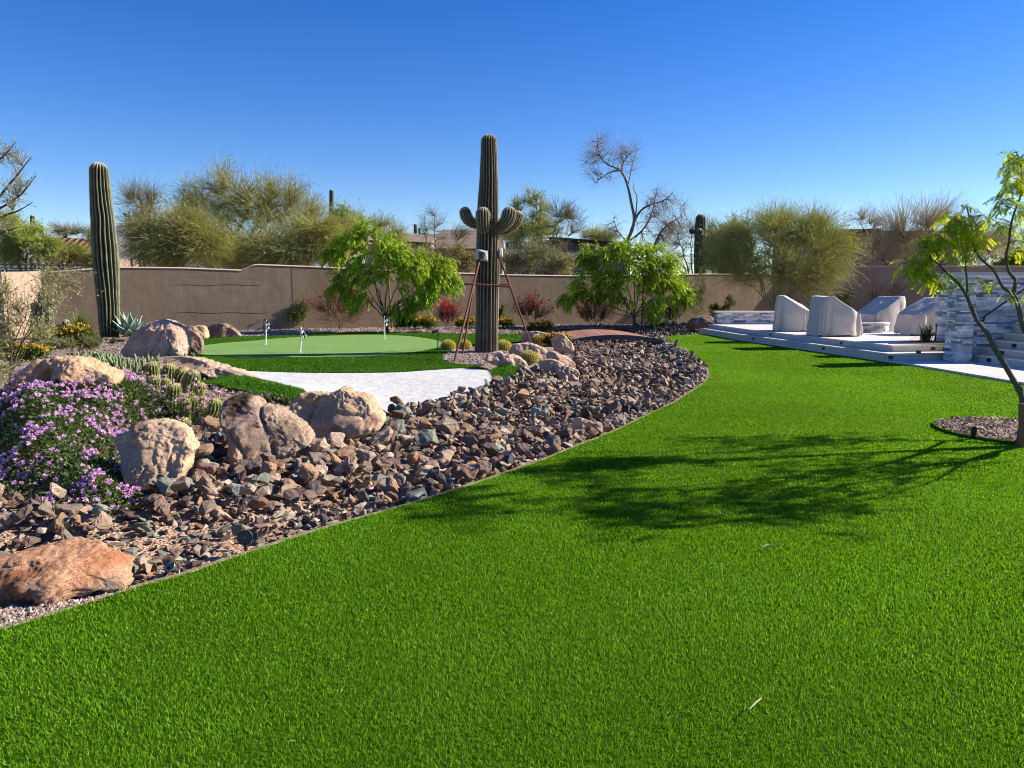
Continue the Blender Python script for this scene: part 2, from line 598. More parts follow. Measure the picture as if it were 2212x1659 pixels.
base = ramp(nt, f1, [(.35, (.36, .20, .11)), (.65, (.47, .30, .185))])
peb = ramp(nt, vor.outputs["Color"], [(0, (.20, .125, .085)), (.5, (.38, .25, .16)), (1, (.52, .40, .30))])
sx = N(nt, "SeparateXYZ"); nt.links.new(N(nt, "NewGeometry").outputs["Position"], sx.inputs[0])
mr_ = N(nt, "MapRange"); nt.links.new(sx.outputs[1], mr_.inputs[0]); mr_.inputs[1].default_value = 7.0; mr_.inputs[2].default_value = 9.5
bcol = mixc(nt, mr_.outputs[0], mixc(nt, .55, base, peb), (.10, .068, .05))     # farther up the bed the dark shade between rocks is painted in
nt.links.new(bcol, b.inputs["Base Color"])
bump(nt, b, vor.outputs["Distance"], .7, .02)
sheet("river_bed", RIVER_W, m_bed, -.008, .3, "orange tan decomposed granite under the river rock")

SAND_V = smooth([(505, 806), (530, 803), (620, 806), (720, 807.5), (850, 806), (930, 801), (1000, 797), (1045, 800), (1068, 810), (1073, 818), (1062, 831), (1012, 852), (940, 876), (880, 891), (845, 897), (800, 870), (720, 856), (650, 846), (575, 829)], 4, True)
SAND_W = G(SAND_V)[:, :2]
m_sand, nt, b = mat("white_sand")
c = coord(nt)
f = noise(nt, c, 3.5, 8, .7)
nt.links.new(ramp(nt, f, [(.3, (.46, .455, .445)), (.7, (.56, .555, .54))]), b.inputs["Base Color"])
n1 = bump(nt, b, noise(nt, c, 5, 6, .6), .5, .06)
bump(nt, b, noise(nt, c, 120, 3, .6), .35, .008, n1)
sheet("sand_bunker", SAND_W, m_sand, .012, .18, "white sand of the putting green bunker")

GREEN_V = smooth([(432, 768), (425, 752), (470, 744), (540, 738), (620, 731), (700, 727), (790, 724.5), (870, 726.5), (925, 733), (958, 742), (948, 752), (900, 762), (820, 770), (730, 773), (640, 774), (530, 773)], 5, True)
GREEN_W = G(GREEN_V)[:, :2]
FR_V = smooth([(330, 774), (380, 745), (440, 733), (520, 729.5), (620, 725.5), (720, 720.5), (800, 718.5), (900, 721), (1000, 723), (1100, 723), (1160, 723), (1162, 730), (1140, 736), (1090, 741), (1030, 744), (985, 750), (962, 766), (958, 781), (985, 787), (1030, 794), (1058, 801), (1000, 796), (930, 800), (850, 805), (720, 806.5), (620, 805), (530, 802), (470, 790), (400, 778)], 4, True)
FRINGE_W = G(FR_V)[:, :2]
m_green = mottled("putting_turf", [(.125, .235, .055), (.165, .285, .07)], .8, 8, .9, 220, .5, .01)
m_fr = mottled("fringe_backing", [(.02, .045, .006), (.035, .07, .008)], 40, 4, bstr=0, spec=0)
PALF = A([(.05, .155, .008), (.07, .19, .010), (.036, .115, .006)])
fz = h(FRINGE_W)
sheet("turf_collar", FRINGE_W, m_fr, .006, .3, "backing of the collar turf round the putting green")
sheet("putting_green", GREEN_W, m_green, .022, .35, "pale green short putting turf")
# collar blades (outside the putting surface)
mb = blades(FRINGE_W, lambda P: h(P) + .006, length=.035, cover=55, pal=PALF)
V = np.vstack(mb.V); n5 = len(V) // 5
keep = ~inside(V[::5], GREEN_W)
kV = V.reshape(n5, 5, 3)[keep]; kC = np.vstack(mb.Cs).reshape(n5, 5, 3)[keep]
i5 = np.arange(len(kV))[:, None] * 5
o = MB().add(kV.reshape(-1, 3), [i5 + A([[0, 1, 2, 3]]), i5 + A([[3, 2, 4]])], kC.reshape(-1, 3)).build("grass", m_blade)
tag(o, "longer dark green collar turf round the putting green and behind it", "grass", kind='stuff')
for nm, vv, lab in (("tongue", [(400, 800), (436, 808), (520, 817), (600, 834), (656, 848), (645, 862), (600, 861), (520, 846), (440, 828), (400, 822)], "narrow strip of dark turf between the long flat rock and the boulders"),
                    ("mound", [(1060, 806), (1080, 794), (1110, 789), (1130, 796), (1136, 815), (1133, 823), (1100, 821), (1076, 822)], "small round mound of turf at the end of the white sand")):
    w_ = G(smooth(vv, 4, True))[:, :2]
    zf = (lambda P, w_=w_: h(P) + .015 + .09 * sstep(0, .5, edge_dist(P, w_)))
    sheet("turf_" + nm, w_, m_fr, 0, .15, "backing under the " + lab, zf=zf)
    tag(blades(w_, zf, length=.055, cover=44, pal=PALF).build("grass", m_blade), lab, "grass", kind='stuff')

# gravel round the saguaro and in the beds (countless small stones)
m_stone = vcol("gravel_stone", .85, .2, 30, .4, .005, .25, 20)
GCOL = A([(.30, .21, .17), (.22, .15, .13), (.38, .29, .23), (.16, .12, .11), (.42, .34, .28), (.26, .19, .17)])
def chips(P, size, cols=GCOL, flat=.6, name="gravel", label="", seed=1):
    """small angular stones at ground points P (n,3)"""
    r = np.random.default_rng(seed)
    n = len(P)
    octa = A([(1, 0, 0), (-.9, .2, .1), (0, 1, 0), (.1, -1, 0), (0, 0, 1), (0, 0, -1)], float)
    fc = A([(0, 2, 4), (2, 1, 4), (1, 3, 4), (3, 0, 4), (2, 0, 5), (1, 2, 5), (3, 1, 5), (0, 3, 5)])
    sz = (size if np.ndim(size) else np.full(n, size)) * r.uniform(.5, 1.4, n)
    V = octa[None] * (1 + r.uniform(-.35, .35, (n, 6, 3))) * (sz[:, None, None]) * A([1, .75, flat])[None, None]
    V[:, :, 2] += r.uniform(-.4, .4, (n, 1)) * V[:, :, 0] 
    a = r.uniform(0, 6.28, n)
    ca, sa = np.cos(a)[:, None], np.sin(a)[:, None]
    x, y = V[:, :, 0] * ca - V[:, :, 1] * sa, V[:, :, 0] * sa + V[:, :, 1] * ca
    V = np.stack([x, y, V[:, :, 2]], 2) + P[:, None, :] + A([0, 0, 1])[None, None] * (sz * flat * .4)[:, None, None]
    col = cols[r.integers(0, len(cols), n)] * r.uniform(.75, 1.2, (n, 1))
    mb = MB().add(V.reshape(-1, 3), (np.arange(n)[:, None, None] * 6 + fc[None]).reshape(-1, 3), np.repeat(col, 6, 0))
    return tag(mb.build(name, m_stone), label, "gravel", kind='stuff')
def scatter(poly_v, n, seed=3):
    w_ = G(poly_v)[:, :2] if poly_v is not None else None
    r = np.random.default_rng(seed)
    lo, hi = w_.min(0), w_.max(0)
    P = r.uniform(lo, hi, (n, 2))
    P = P[inside(P, w_)]
    return np.c_[P, h(P)]
chips(scatter(smooth([(955, 770), (972, 760), (1010, 752), (1060, 750), (1115, 750), (1130, 760), (1100, 765), (1062, 770), (1052, 785), (1020, 790), (985, 786), (962, 780)], 3, True), 9000, 5), .03, label="brown gravel in the planting ring under the big saguaro")
bed = [(430, 728), (520, 727), (620, 723.5), (720, 718.5), (800, 716.5), (900, 719), (1000, 721.5), (1130, 721.5), (1210, 718), (1300, 713), (1400, 714), (1450, 721), (1520, 721), (1540, 712), (1545, 697), (1480, 700), (1300, 702), (1100, 703), (900, 704), (700, 705), (500, 712), (400, 720)]
P = scatter(bed, 60000, 6)
chips(P, .035 + .012 * rng.random(len(P)), label="brown gravel of the planting bed along the stucco wall", seed=4)
P = scatter([(60, 850), (140, 760), (200, 728), (300, 722), (420, 728), (430, 745), (330, 775), (420, 800), (450, 830), (560, 858), (640, 865), (600, 885), (520, 860), (470, 900), (300, 900), (120, 900)], 26000, 7)
chips(P, .022, label="grey brown gravel between the boulders and cacti on the mound", seed=5)
# ------------------------------------------------------------ hills far away
mh = mottled("hazy_hill", [(.16, .17, .21), (.22, .22, .26)], .01, 6, bs=.05, bstr=.6, bdist=8)  # blue grey of distance haze painted into the hill colour
X = np.linspace(-1000, -300, 60)
Zr = 60 + 50 * np.exp(-((X + 640) / 90) ** 2) + 8 * fbm(np.c_[X * .02, X * 0, X * 0], 4)
hb = MB()
V = np.vstack([np.c_[X, np.full(60, 1150.), np.full(60, -5.)], np.c_[X, np.full(60, 1300.), Zr], np.c_[X, np.full(60, 1600.), np.full(60, -5.)]])
k = np.arange(59)[:, None]
hb.add(V, np.vstack([k + A([[0, 1, 61, 60]]), k + A([[60, 61, 121, 120]])]))
tag(hb.build("hills", mh, smooth=True), "distant grey mountain ridge", "hills", kind='structure')
# ============================================================ WALLS, PATIO, HOUSES
def yv(vx, vy, z):
    return GZ([(vx, vy)], z)[0]
m_stucco, nt, b = mat("dimmed_stucco")  # same paint as the left return wall, darkened to carry the weak grazing light
c = coord(nt)
f1 = noise(nt, c, .9, 8, .7); f2 = noise(nt, coord(nt, "Object", (3, 3, .55)), 1.6, 7, .75)
colr = mixc(nt, .5, ramp(nt, f1, [(.3, (.17, .125, .086)), (.7, (.31, .233, .163))]), ramp(nt, f2, [(.35, (.185, .136, .094)), (.7, (.30, .224, .158))]))
nt.links.new(colr, b.inputs["Base Color"])
b.inputs["Roughness"].default_value = .95
n1 = bump(nt, b, noise(nt, c, 1.6, 4, .6), .35, .05)
bump(nt, b, noise(nt, c, 45, 5, .7), .5, .008, n1)
m_stucco_lit = mottled("sunlit_stucco", [(.42, .30, .215), (.50, .365, .27)], 1.0, 8, .95, 40, .5, .008)  # lighter copy of the same wall paint, sunlight put into its colour
m_cap = mottled("stucco_cap", [(.36, .27, .20), (.44, .335, .255)], 2.0, 6, .95, 40, .4, .008)

# long back wall: stepped top
PA, PB = A([-14.9, 24.4]), A([12.9, 35.9])
wd = (PB - PA) / np.linalg.norm(PB - PA); wnrm = A([wd[1], -wd[0]])
def wall_t(vx):   # distance along the back wall where the photo column vx meets it
    k = (vx - CX) / F
    # rays in the vertical plane: x = k * (depth measured along view) ~ k*y (pitch is small)
    t = (k * PA[1] * 1.0 - PA[0]) / ((PB - PA)[0] - k * (PB - PA)[1])
    return t * np.linalg.norm(PB - PA)
def wall_z(vx, vy):
    s = wall_t(vx); p = PA + wd * s
    return W(vx, vy, p[1])[2]
prof = [(105, 590), (255, 579), (400, 580), (527, 585), (540, 580), (553, 574), (565, 573), (695, 578), (880, 587), (1100, 595), (1230, 597), (1520, 593), (1690, 594)]
S_ = [wall_t(v[0]) for v in prof]; Z_ = [wall_z(*v) for v in prof]
S_[-1] = np.linalg.norm(PB - PA)
def wall_mesh(P0, d, nrm_, S, Z, z0, th, mb, col=(1, 1, 1)):
    n = len(S)
    fr = [np.r_[P0 + d * s + nrm_ * th / 2] for s in S]; bk = [np.r_[P0 + d * s - nrm_ * th / 2] for s in S]
    V = [(*fr[i], z0) for i in range(n)] + [(*fr[i], Z[i]) for i in range(n)] + [(*bk[i], Z[i]) for i in range(n)] + [(*bk[i], z0) for i in range(n)]
    k = np.arange(n - 1)[:, None]
    f = np.vstack([k + A([[a, a + 1, b + 1, b]]) for a, b in ((0, n), (n, 2 * n), (2 * n, 3 * n))])
    mb.add(V, f, col)
    mb.add([V[0], V[n], V[2 * n], V[3 * n]], A([(0, 1, 2, 3)]), col)
    mb.add([V[n - 1], V[2 * n - 1], V[3 * n - 1], V[4 * n - 1]], A([(0, 3, 2, 1)]), col)
    return mb
bw = thing("garden_wall", "long dimmed stucco wall running behind the putting green, top stepped up behind the left trees", "wall", (*((PA + PB) / 2), 0))
wall_mesh(PA, wd, wnrm, S_, Z_, -.1, .25, MB()).build("wall_body", m_stucco, bw)
o = wall_mesh(PA, wd, wnrm, S_, A(Z_) + .045, Z_[0] * 0 + 0, .29, MB())
V = o.V[0]; n = len(S_)
V[:n, 2] = A(Z_) + .002; V[3 * n:4 * n, 2] = A(Z_) + .002
V[n:2 * n, :2] -= wnrm * .07; V[2 * n:3 * n, :2] += wnrm * .07     # weathered, sloping cap
o.V[1][1, :2] -= wnrm * .07; o.V[1][2, :2] += wnrm * .07; o.V[2][1, :2] -= wnrm * .07; o.V[2][2, :2] += wnrm * .07
for extra in (1, 2):   # end faces follow
    o.V[extra][:, 2] = np.where(o.V[extra][:, 2] < .5, (Z_[0] if extra == 1 else Z_[-1]) + .002, o.V[extra][:, 2])
o.build("wall_cap", m_cap, bw)
# control joint and trellis wires
s = wall_t(634); p = PA + wd * s + wnrm * .128
MB().add([(*(p - wd * .012), 0), (*(p + wd * .012), 0), (*(p + wd * .012), wall_z(634, 577)), (*(p - wd * .012), wall_z(634, 577))], A([(0, 1, 2, 3)])).build("control_joint", mottled("joint_dark", [(.10, .07, .055), (.13, .09, .07)], 5), bw)
m_wire = mottled("wire_rust", [(.09, .045, .03), (.14, .07, .045)], 20, spec=.3)
for vx0, vx1, vy, lab in ((404, 586, 600, "upper rusty trellis wire on the wall left of the control joint"), (404, 590, 664, "lower rusty trellis wire on the wall left of the control joint")):
    v = np.linspace(vx0, vx1, 14)
    pts = A([W(x, vy + (x - vx0) * .02 + 1.2 * math.sin(x * .07), (PA + wd * wall_t(x))[1] - .145) for x in v])
    tag(MB().tubes(pts, np.full(14, .004), 4).build("trellis_wire", m_wire), lab, "wire", "trellis wires on the stucco wall")

# right wall: in shade
PC = A([31, 36.3])
rw = thing("garden_wall", "shaded, dimmed stucco wall behind the covered patio chairs", "wall", (*((PB + PC) / 2), 0))
d2 = (PC - PB) / np.linalg.norm(PC - PB); n2 = A([d2[1], -d2[0]])
zt = W(1800, 577, 36.0)[2]
L2 = np.linalg.norm(PC - PB)
wall_mesh(PB + d2 * .13, d2, n2, [0, L2], [zt, zt + .05], -.1, .25, MB()).build("wall_body", m_stucco, rw)
m = wall_mesh(PB + d2 * .13, d2, n2, [0, L2], [zt + .045, zt + .095], zt + .002, .29, MB()); m.build("wall_cap", m_cap, rw)
# left return wall, sunlit
PL = A([-17.6, 19.8])
lw = thing("garden_wall", "stucco wall tinted as sunlit with a pilaster, at the left behind the shrubs", "wall", (*((PA + PL) / 2), 0))
d3 = (PA - PL) / np.linalg.norm(PA - PL); n3 = A([d3[1], -d3[0]])
zl = W(105, 590, 24.4)[2] + .02
L3 = np.linalg.norm(PA - PL)
wall_mesh(PL, d3, n3, [0, L3 - .13], [zl - .22, zl + .04], -.1, .25, MB()).build("wall_body", m_stucco_lit, lw)
pp = PL + d3 * (L3 - 1.75)
MB().prism([pp - d3 * .25 + n3 * .127, pp + d3 * .25 + n3 * .127, pp + d3 * .25 + n3 * .55, pp - d3 * .25 + n3 * .55], -.1, zl + .05).build("pilaster", m_stucco_lit, lw)
# metal view fence above that corner
m_iron = mottled("dark_iron", [(.03, .035, .045), (.05, .055, .065)], 10, 3, .5, bstr=0, spec=.5)
fn = thing("metal_railing", "dark metal view fence with horizontal rails beyond the left wall corner", "railing", tuple(W(110, 720, 26.5) * A([1, 1, 0])))
for yy, nm in ((571, "rail"), (579, "rail"), (584.5, "rail")):
    MB().tubes(A([W(x, yy + (x - 10) * .014, 26.5) for x in (-30, 60, 130, 208)]), np.full(4, .022), 4).build(nm, m_iron, fn)
for x in (12, 76, 128, 200):
    t_ = W(x, 569, 26.5); MB().box(t_ * A([1, 1, 0]) - [.03, .03, 0], t_ + [.03, .03, .02]).build("post", m_iron, fn)

# ------------------------------------------------------------ patio
m_trav, nt, b = mat("travertine")
c = coord(nt)
br = N(nt, "TexBrick", Scale=1.0)
br.offset = .5
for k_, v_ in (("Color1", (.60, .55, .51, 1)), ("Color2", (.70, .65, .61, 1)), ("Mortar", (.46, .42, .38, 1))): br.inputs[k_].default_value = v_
br.inputs["Mortar Size"].default_value = .004; br.inputs["Brick Width"].default_value = .61; br.inputs["Row Height"].default_value = .406
nt.links.new(c, br.inputs["Vector"])
f = noise(nt, coord(nt, "Object", (1, 5, 5)), 2.5, 8, .7)
nt.links.new(mixc(nt, 1, br.outputs[0], ramp(nt, f, [(.3, (.88, .87, .86)), (.7, (1.08, 1.07, 1.06))]), 'MULTIPLY'), b.inputs["Base Color"])
b.inputs["Roughness"].default_value = .55
bump(nt, b, noise(nt, c, 60, 5), .2, .004)
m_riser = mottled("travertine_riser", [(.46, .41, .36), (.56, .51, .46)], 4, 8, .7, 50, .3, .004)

# ledgestone: thin stacked strips in whites, greys, blues and tans
def ledge(name, c1, c2, c3, c4):
    m, nt, b = mat(name)
    uv = N(nt, "UVMap")
    def layer(w, hgt, seed, off):
        br = N(nt, "TexBrick", Scale=1.0); br.offset = off; br.offset_frequency = 2; br.squash = .7; br.squash_frequency = 3
        br.inputs["Color1"].default_value = (0, 0, 0, 1); br.inputs["Color2"].default_value = (1, 1, 1, 1); br.inputs["Mortar"].default_value = (.5, .5, .5, 1)
        br.inputs["Mortar Size"].default_value = .0025; br.inputs["Brick Width"].default_value = w; br.inputs["Row Height"].default_value = hgt
        mp = N(nt, "Mapping"); mp.inputs["Location"].default_value = (seed, seed * .37, 0)
        nt.links.new(uv.outputs[0], mp.inputs[0]); nt.links.new(mp.outputs[0], br.inputs["Vector"])
        return br
    A1 = layer(.30, .058, 0, .37)
    f = noise(nt, uv.outputs[0], 5, 6, .7)
    x = N(nt, "Math", operation='MULTIPLY_ADD'); nt.links.new(A1.outputs[0], x.inputs[0]); x.inputs[1].default_value = .85
    y = N(nt, "Math", operation='MULTIPLY'); nt.links.new(f, y.inputs[0]); y.inputs[1].default_value = .3
    nt.links.new(y.outputs[0], x.inputs[2])
    col = ramp(nt, x.outputs[0], [(.05, c1), (.3, c2), (.5, c3), (.68, c2), (.95, c4)])
    col = mixc(nt, A1.outputs["Fac"], col, (.10, .10, .11))
    nt.links.new(col, b.inputs["Base Color"])
    n1 = bump(nt, b, A1.outputs[0], .9, .02)
    bump(nt, b, noise(nt, uv.outputs[0], 40, 6, .7), .5, .008, n1)
    return m
m_ledge = ledge("ledgestone", (.16, .165, .185), (.38, .375, .38), (.64, .62, .59), (.46, .36, .27))
m_ledgeb = ledge("ledgestone_blue", (.13, .145, .185), (.34, .345, .375), (.60, .59, .58), (.42, .35, .29))
m_strip_stone = vcol("stacked_stone", .8, .25, 40, .6, .008, .25, 9)
LEDGE = A([(.13, .145, .185), (.22, .235, .27), (.36, .365, .39), (.48, .48, .49), (.62, .61, .59), (.70, .68, .65), (.44, .37, .30), (.30, .29, .29)])
def stacked(path, z0, z1, seed, blue=0.0, closed=False):
    """thin stone strips stacked in courses along a ground path, each with its own length, height, relief and colour"""
    r = np.random.default_rng(seed)
    P = A(path, float)
    if closed: P = np.vstack([P, P[:1]])
    d = np.r_[0, np.cumsum(np.linalg.norm(np.diff(P, axis=0), axis=1))]
    at = lambda s: A([np.interp(s, d, P[:, 0]), np.interp(s, d, P[:, 1])])
    mb = MB()
    z = z0
    while z < z1 - .002:
        hh = min(r.choice([.032, .042, .05, .064]), z1 - z)
        if z1 - z - hh < .02: hh = z1 - z
        s = -r.uniform(0, .3)
        while s < d[-1]:
            L = r.uniform(.12, .5)
            a, b_ = max(s, 0), min(s + L, d[-1])
            s += L
            if b_ - a < .01: continue
            # break at path corners
            cuts = [a] + [q_ for q_ in d[1:-1] if a + .01 < q_ < b_ - .01] + [b_]
            pr = r.uniform(.0, .028)
            col = LEDGE[r.choice(8, p=[.06, .09, .16, .21, .22, .13, .07, .06])] * r.uniform(.85, 1.12)
            col = col * (1 - blue * A([.06, .03, 0]))
            for u0, u1 in zip(cuts[:-1], cuts[1:]):
                p0, p1 = at(u0 + .0015), at(u1 - .0015)
                t = unit(p1 - p0); nn = A([t[1], -t[0]])
                mb.prism_quad([p0 + nn * pr, p1 + nn * pr, p1 - nn * .03, p0 - nn * .03], z + .001, z + hh - .0015, col)
        z += hh
    return mb
m_ledgec = mottled("stone_cap", [(.60, .54, .48), (.70, .64, .58)], 3, 6, .7, 40, .2, .004)

SL = SLAB_W           # lawn side line: far-left, kink, near corner, near-right
ldir = (SL[2] - SL[1]) / np.linalg.norm(SL[2] - SL[1])     # towards the camera
rdir_ = A([-ldir[1], ldir[0]])                             # towards +X
zP = .33
m_dark0 = mottled("joint_shadow", [(.05, .05, .052), (.08, .08, .08)], 10, 3, bstr=0)
def P2(vx, vy, z): return yv(vx, vy, z)[:2]
ZS = [(.0, .05), (.05, .19), (.19, .33)]
off = [0, .06, .40]
pt = thing("patio", "raised pale travertine patio with two long steps down to the lawn", "patio", (*(SL[2] + rdir_ * 2), 0))
far0 = SL[0] - (SL[1] - SL[0]) * .25
for i, nm in enumerate(("base_slab", "lower_step", "upper_step")):
    o_ = off[i]
    end = SL[2] - ldir * (0.55 + .42 * max(0, i - 1) if i else -1e-9)
    poly = [far0 + rdir_ * o_, SL[1] + rdir_ * o_ + (0, 0), end + rdir_ * o_]
    if i == 0:
        poly = [far0, SL[1], SL[2], SLAB_W[3] + far_dir * 2.8, SLAB_W[3] + far_dir * 2.8 + rdir_ * 9, end + rdir_ * 24 - ldir * 19, far0 + rdir_ * 14]
    elif i == 1:
        poly += [end + rdir_ * 3.2, end + rdir_ * 3.2 - ldir * 1.5, far0 + rdir_ * 3.2]
    else:
        poly += [end + rdir_ * 1.62, end + rdir_ * 2.2 - ldir * .35, end + rdir_ * 18 - ldir * 1.5, end + rdir_ * 22 - ldir * 18.2, far0 + rdir_ * 14]
    z0, z1 = ZS[i]
    mb = MB().prism(poly, z0 if i else -.05, z1 - .03)
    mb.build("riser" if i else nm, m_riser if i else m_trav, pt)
    # tread with a small nosing
    pc = A(poly).mean(0)
    pol2 = A(poly).copy()
    for j in range(3):
        pol2[j] = pol2[j] - rdir_ * (.02 if i else -.004)
    if i: pol2[2] += ldir * .02; pol2[3] += ldir * .02
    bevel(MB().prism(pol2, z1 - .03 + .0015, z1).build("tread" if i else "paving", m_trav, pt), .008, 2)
m_lite = mottled("step_light_black", [(.012, .012, .014), (.02, .02, .022)], 10, 3, .45, bstr=0, spec=.5)
def step_light(p, d, nrm_, z, lab, w=.11, hh=.065):
    """little black louvred light let into a riser at ground point p"""
    t_ = thing("step_light", lab, "step light", (*p, z), "black step lights in the patio risers")
    a, b_ = A(p) - d * w / 2, A(p) + d * w / 2
    MB().prism([a + nrm_ * .006, b_ + nrm_ * .006, b_ - nrm_ * .03, a - nrm_ * .03], z - hh / 2, z + hh / 2).build("housing", m_lite, t_)
    for k in range(3):
        zz = z - hh / 2 + hh * (k + .5) / 3
        MB().prism([a * .9 + b_ * .1 + nrm_ * .010, b_ * .9 + a * .1 + nrm_ * .010, b_ * .9 + a * .1 + nrm_ * .0062, a * .9 + b_ * .1 + nrm_ * .0062], zz - .006, zz + .006).build("louvre", m_iron, t_)
def on_riser(vx, i):
    """point on the long riser i seen in column vx"""
    a, bq = SL[1] + rdir_ * off[i], SL[2] + rdir_ * off[i]
    k = (vx - CX) / F
    dd = bq - a
    t = (k * a[1] - a[0]) / (dd[0] - k * dd[1])
    return a + dd * t
m_names = ["lower riser, nearest the seat wall", "lower riser, between the first and second covered chairs", "lower riser, below the round fire pit", "upper riser, under the leftmost covered chair", "upper riser, under the gap between the first two covers", "upper riser, in front of the fire pit"]
for k_, (vx, i) in enumerate(((1627, 1), (1780, 1), (1966, 1), (1664, 2), (1818, 2), (2006, 2))):
    p = on_riser(min(vx, 1925 if i == 1 else 1985), i)
    step_light(p, ldir, -rdir_, (ZS[i][0] + ZS[i][1]) / 2 - .01, "black louvred light in the patio's " + m_names[k_])
e1 = SL[2] - ldir * .55; e2 = SL[2] - ldir * .97
step_light(e2 + rdir_ * 1.35, rdir_, ldir, .25, "small black louvred light in the short camera-facing upper riser by the planter")
step_light(e1 + rdir_ * 1.75, rdir_, ldir, .11, "small black louvred light in the short camera-facing lower riser by the stone pier")

# seat wall at the far end of the patio
y0 = P2(1545, 712, .19); 
sw = thing("seat_wall", "low stacked stone seat wall with pale cap at the far end of the patio", "wall", (*y0, zP))
a = W(1549, 708, 26.9)[:2]; bq = a + A([2.75, -.05])
zs = W(1549, 676, 26.9)[2]
MB().prism([a + (.03, .03), bq + (-.03, .03), bq + (-.03, .42), a + (.03, .42)], .1, zs).build("core", m_dark0, sw)
stacked([a + (0, .45), a, bq], .19, zs, 1).build("stone_face", m_strip_stone, sw)
bevel(MB().prism([a - (.06, .06), bq + (.02, -.06), bq + (.02, .5), a + (-.06, .5)], zs + .002, zs + .06).build("cap", m_ledgec, sw), .01)

# tall ledgestone walls with stair
Y1, Y0 = 15.45, 17.7
xa = W(2066, 781, Y1)[0]; xb = W(2097, 781, Y1)[0]
zt_ = W(2048, 594, Y0)[2]
lw1 = thing("stone_wall", "tall grey blue stacked stone wall set back behind the spiky planter", "wall", (W(2044, 740, Y0)[0] + 1, Y0, 0))
xl = W(2044, 740, Y0)[0]
MB().prism([(xl + .03, Y0 + .03), (xl + 5, Y0 + .03), (xl + 5, Y0 + .5), (xl + .03, Y0 + .5)], 0, zt_).build("core", m_dark0, lw1)
stacked([(xl, Y0 + .5), (xl, Y0), (xl + 5, Y0)], .2, zt_, 2, 1).build("stone_face", m_strip_stone, lw1)
bevel(MB().prism([(xl - .05, Y0 - .05), (xl + 5, Y0 - .05), (xl + 5, Y0 + .55), (xl - .05, Y0 + .55)], zt_ + .002, zt_ + .06).build("cap", m_ledgec, lw1), .01)
zt2 = W(2100, 600, Y1)[2]
lw2 = thing("stone_wall", "tall grey blue stacked stone wall beside the stair, with a pier at its left end", "wall", ((xa + xb) / 2 + 1.5, Y1, 0))
MB().prism([(xa + .03, Y1 + .03), (xb - .03, Y1 + .03), (xb - .03, Y1 + .42), (xa + .03, Y1 + .42)], 0, zt2).build("core", m_dark0, lw2)
stacked([(xa, Y1 + .45), (xa, Y1), (xb, Y1), (xb, Y1 + .45)], .0, zt2, 3, 1).build("pier", m_strip_stone, lw2)
MB().prism([(xb + .03, Y1 + .38), (xb + 6, Y1 + .38), (xb + 6, Y1 + .8), (xb + .03, Y1 + .8)], 0, zt2 - .003).build("core", m_dark0, lw2)
stacked([(xb + .03, Y1 + .35), (xb + 6, Y1 + .35)], .0, zt2 - .003, 4, 1).build("stone_face", m_strip_stone, lw2)
bevel(MB().prism([(xa - .04, Y1 - .04), (xb + .03, Y1 - .04), (xb + .03, Y1 + .31), (xb + 6, Y1 + .31), (xb + 6, Y1 + .85), (xb + .03, Y1 + .85), (xb + .0, Y1 + .85), (xb, Y1 + .49), (xa - .04, Y1 + .49)], zt2 + .002, zt2 + .055).build("cap", m_ledgec, lw2), .01)
m_steel = mottled("brushed_steel", [(.65, .65, .66), (.75, .75, .76)], 4, 3, .35, bstr=0, spec=.5)
lb = thing("light_bar", "slim white light bar fixed along the upper stone wall", "light", tuple(W(2150, 617, Y1 + .33)))
MB().box(W(2118, 619, Y1 + .33) + [0, -.05, 0], W(2200, 614.5, Y1 + .33) + [0, .015, 0]).build("bar", m_steel, lb)
for x in (2126, 2192):
    MB().tubes(A([W(x, 617, Y1 + .3), W(x, 617, Y1 + .36)]), [.012, .012], 6).build("bracket", m_iron, lb)
hr = thing("handrail", "dark metal handrail sloping up the stone wall beside the stair", "handrail", tuple(W(2130, 700, Y1 + .2)))
hp = [W(2124, 694, Y1 + .28), W(2127, 683, Y1 + .2), W(2190, 640, Y1 + .2), W(2240, 606, Y1 + .2)]
MB().tubes(A(hp), np.full(4, .021), 8).build("rail", m_iron, hr)
for j in (1, 2):
    MB().tubes(A([hp[j] - [0, 0, .02], hp[j] + [0, .16, -.05]]), [.009, .009], 6).build("bracket", m_iron, hr)
# stair: risers face the lawn, climbing to the right
st = thing("stone_stair", "travertine stair climbing beside the tall stone wall", "stair", (xb + .6, Y1 - .5, 0))
sx = [W(v, 760, Y1 + .3)[0] for v in (2097, 2119, 2142, 2165, 2186, 2207)]
for k_, x in enumerate(sx):
    z1 = .05 + .147 * (k_ + 1)
    yb = Y1 + .345
    lo_ = A([x, yb]) ; hi_ = lo_ + ldir * 5.2
    e_ = A([xb + 5.9, yb])
    MB().prism([lo_ + (.015, 0), hi_ + (.015, 0), A([xb + 5.9, hi_[1]]), e_], z1 - .147 - (.0 if k_ else .0), z1 - .035).build("riser", m_riser, st)
    bevel(MB().prism([lo_ - (.015, 0), hi_ - (.015, 0), A([xb + 5.9, hi_[1]]), e_], z1 - .0335, z1).build("tread", m_trav, st), .008)
for k_, (vx, vy, nm) in enumerate(((2140, 766, "lowest"), (2166, 750, "second"), (2192, 735, "third"))):
    x = sx[k_]
    a_ = A([x + .015, Y1 + .345]); kk = (vx - CX) / F
    t = (kk * a_[1] - a_[0]) / (ldir[0] - kk * ldir[1])
    step_light(a_ + ldir * t, ldir, -rdir_, .05 + .147 * k_ + .062, "small black louvred light in the %s riser of the stone stair" % nm, .12, .075)

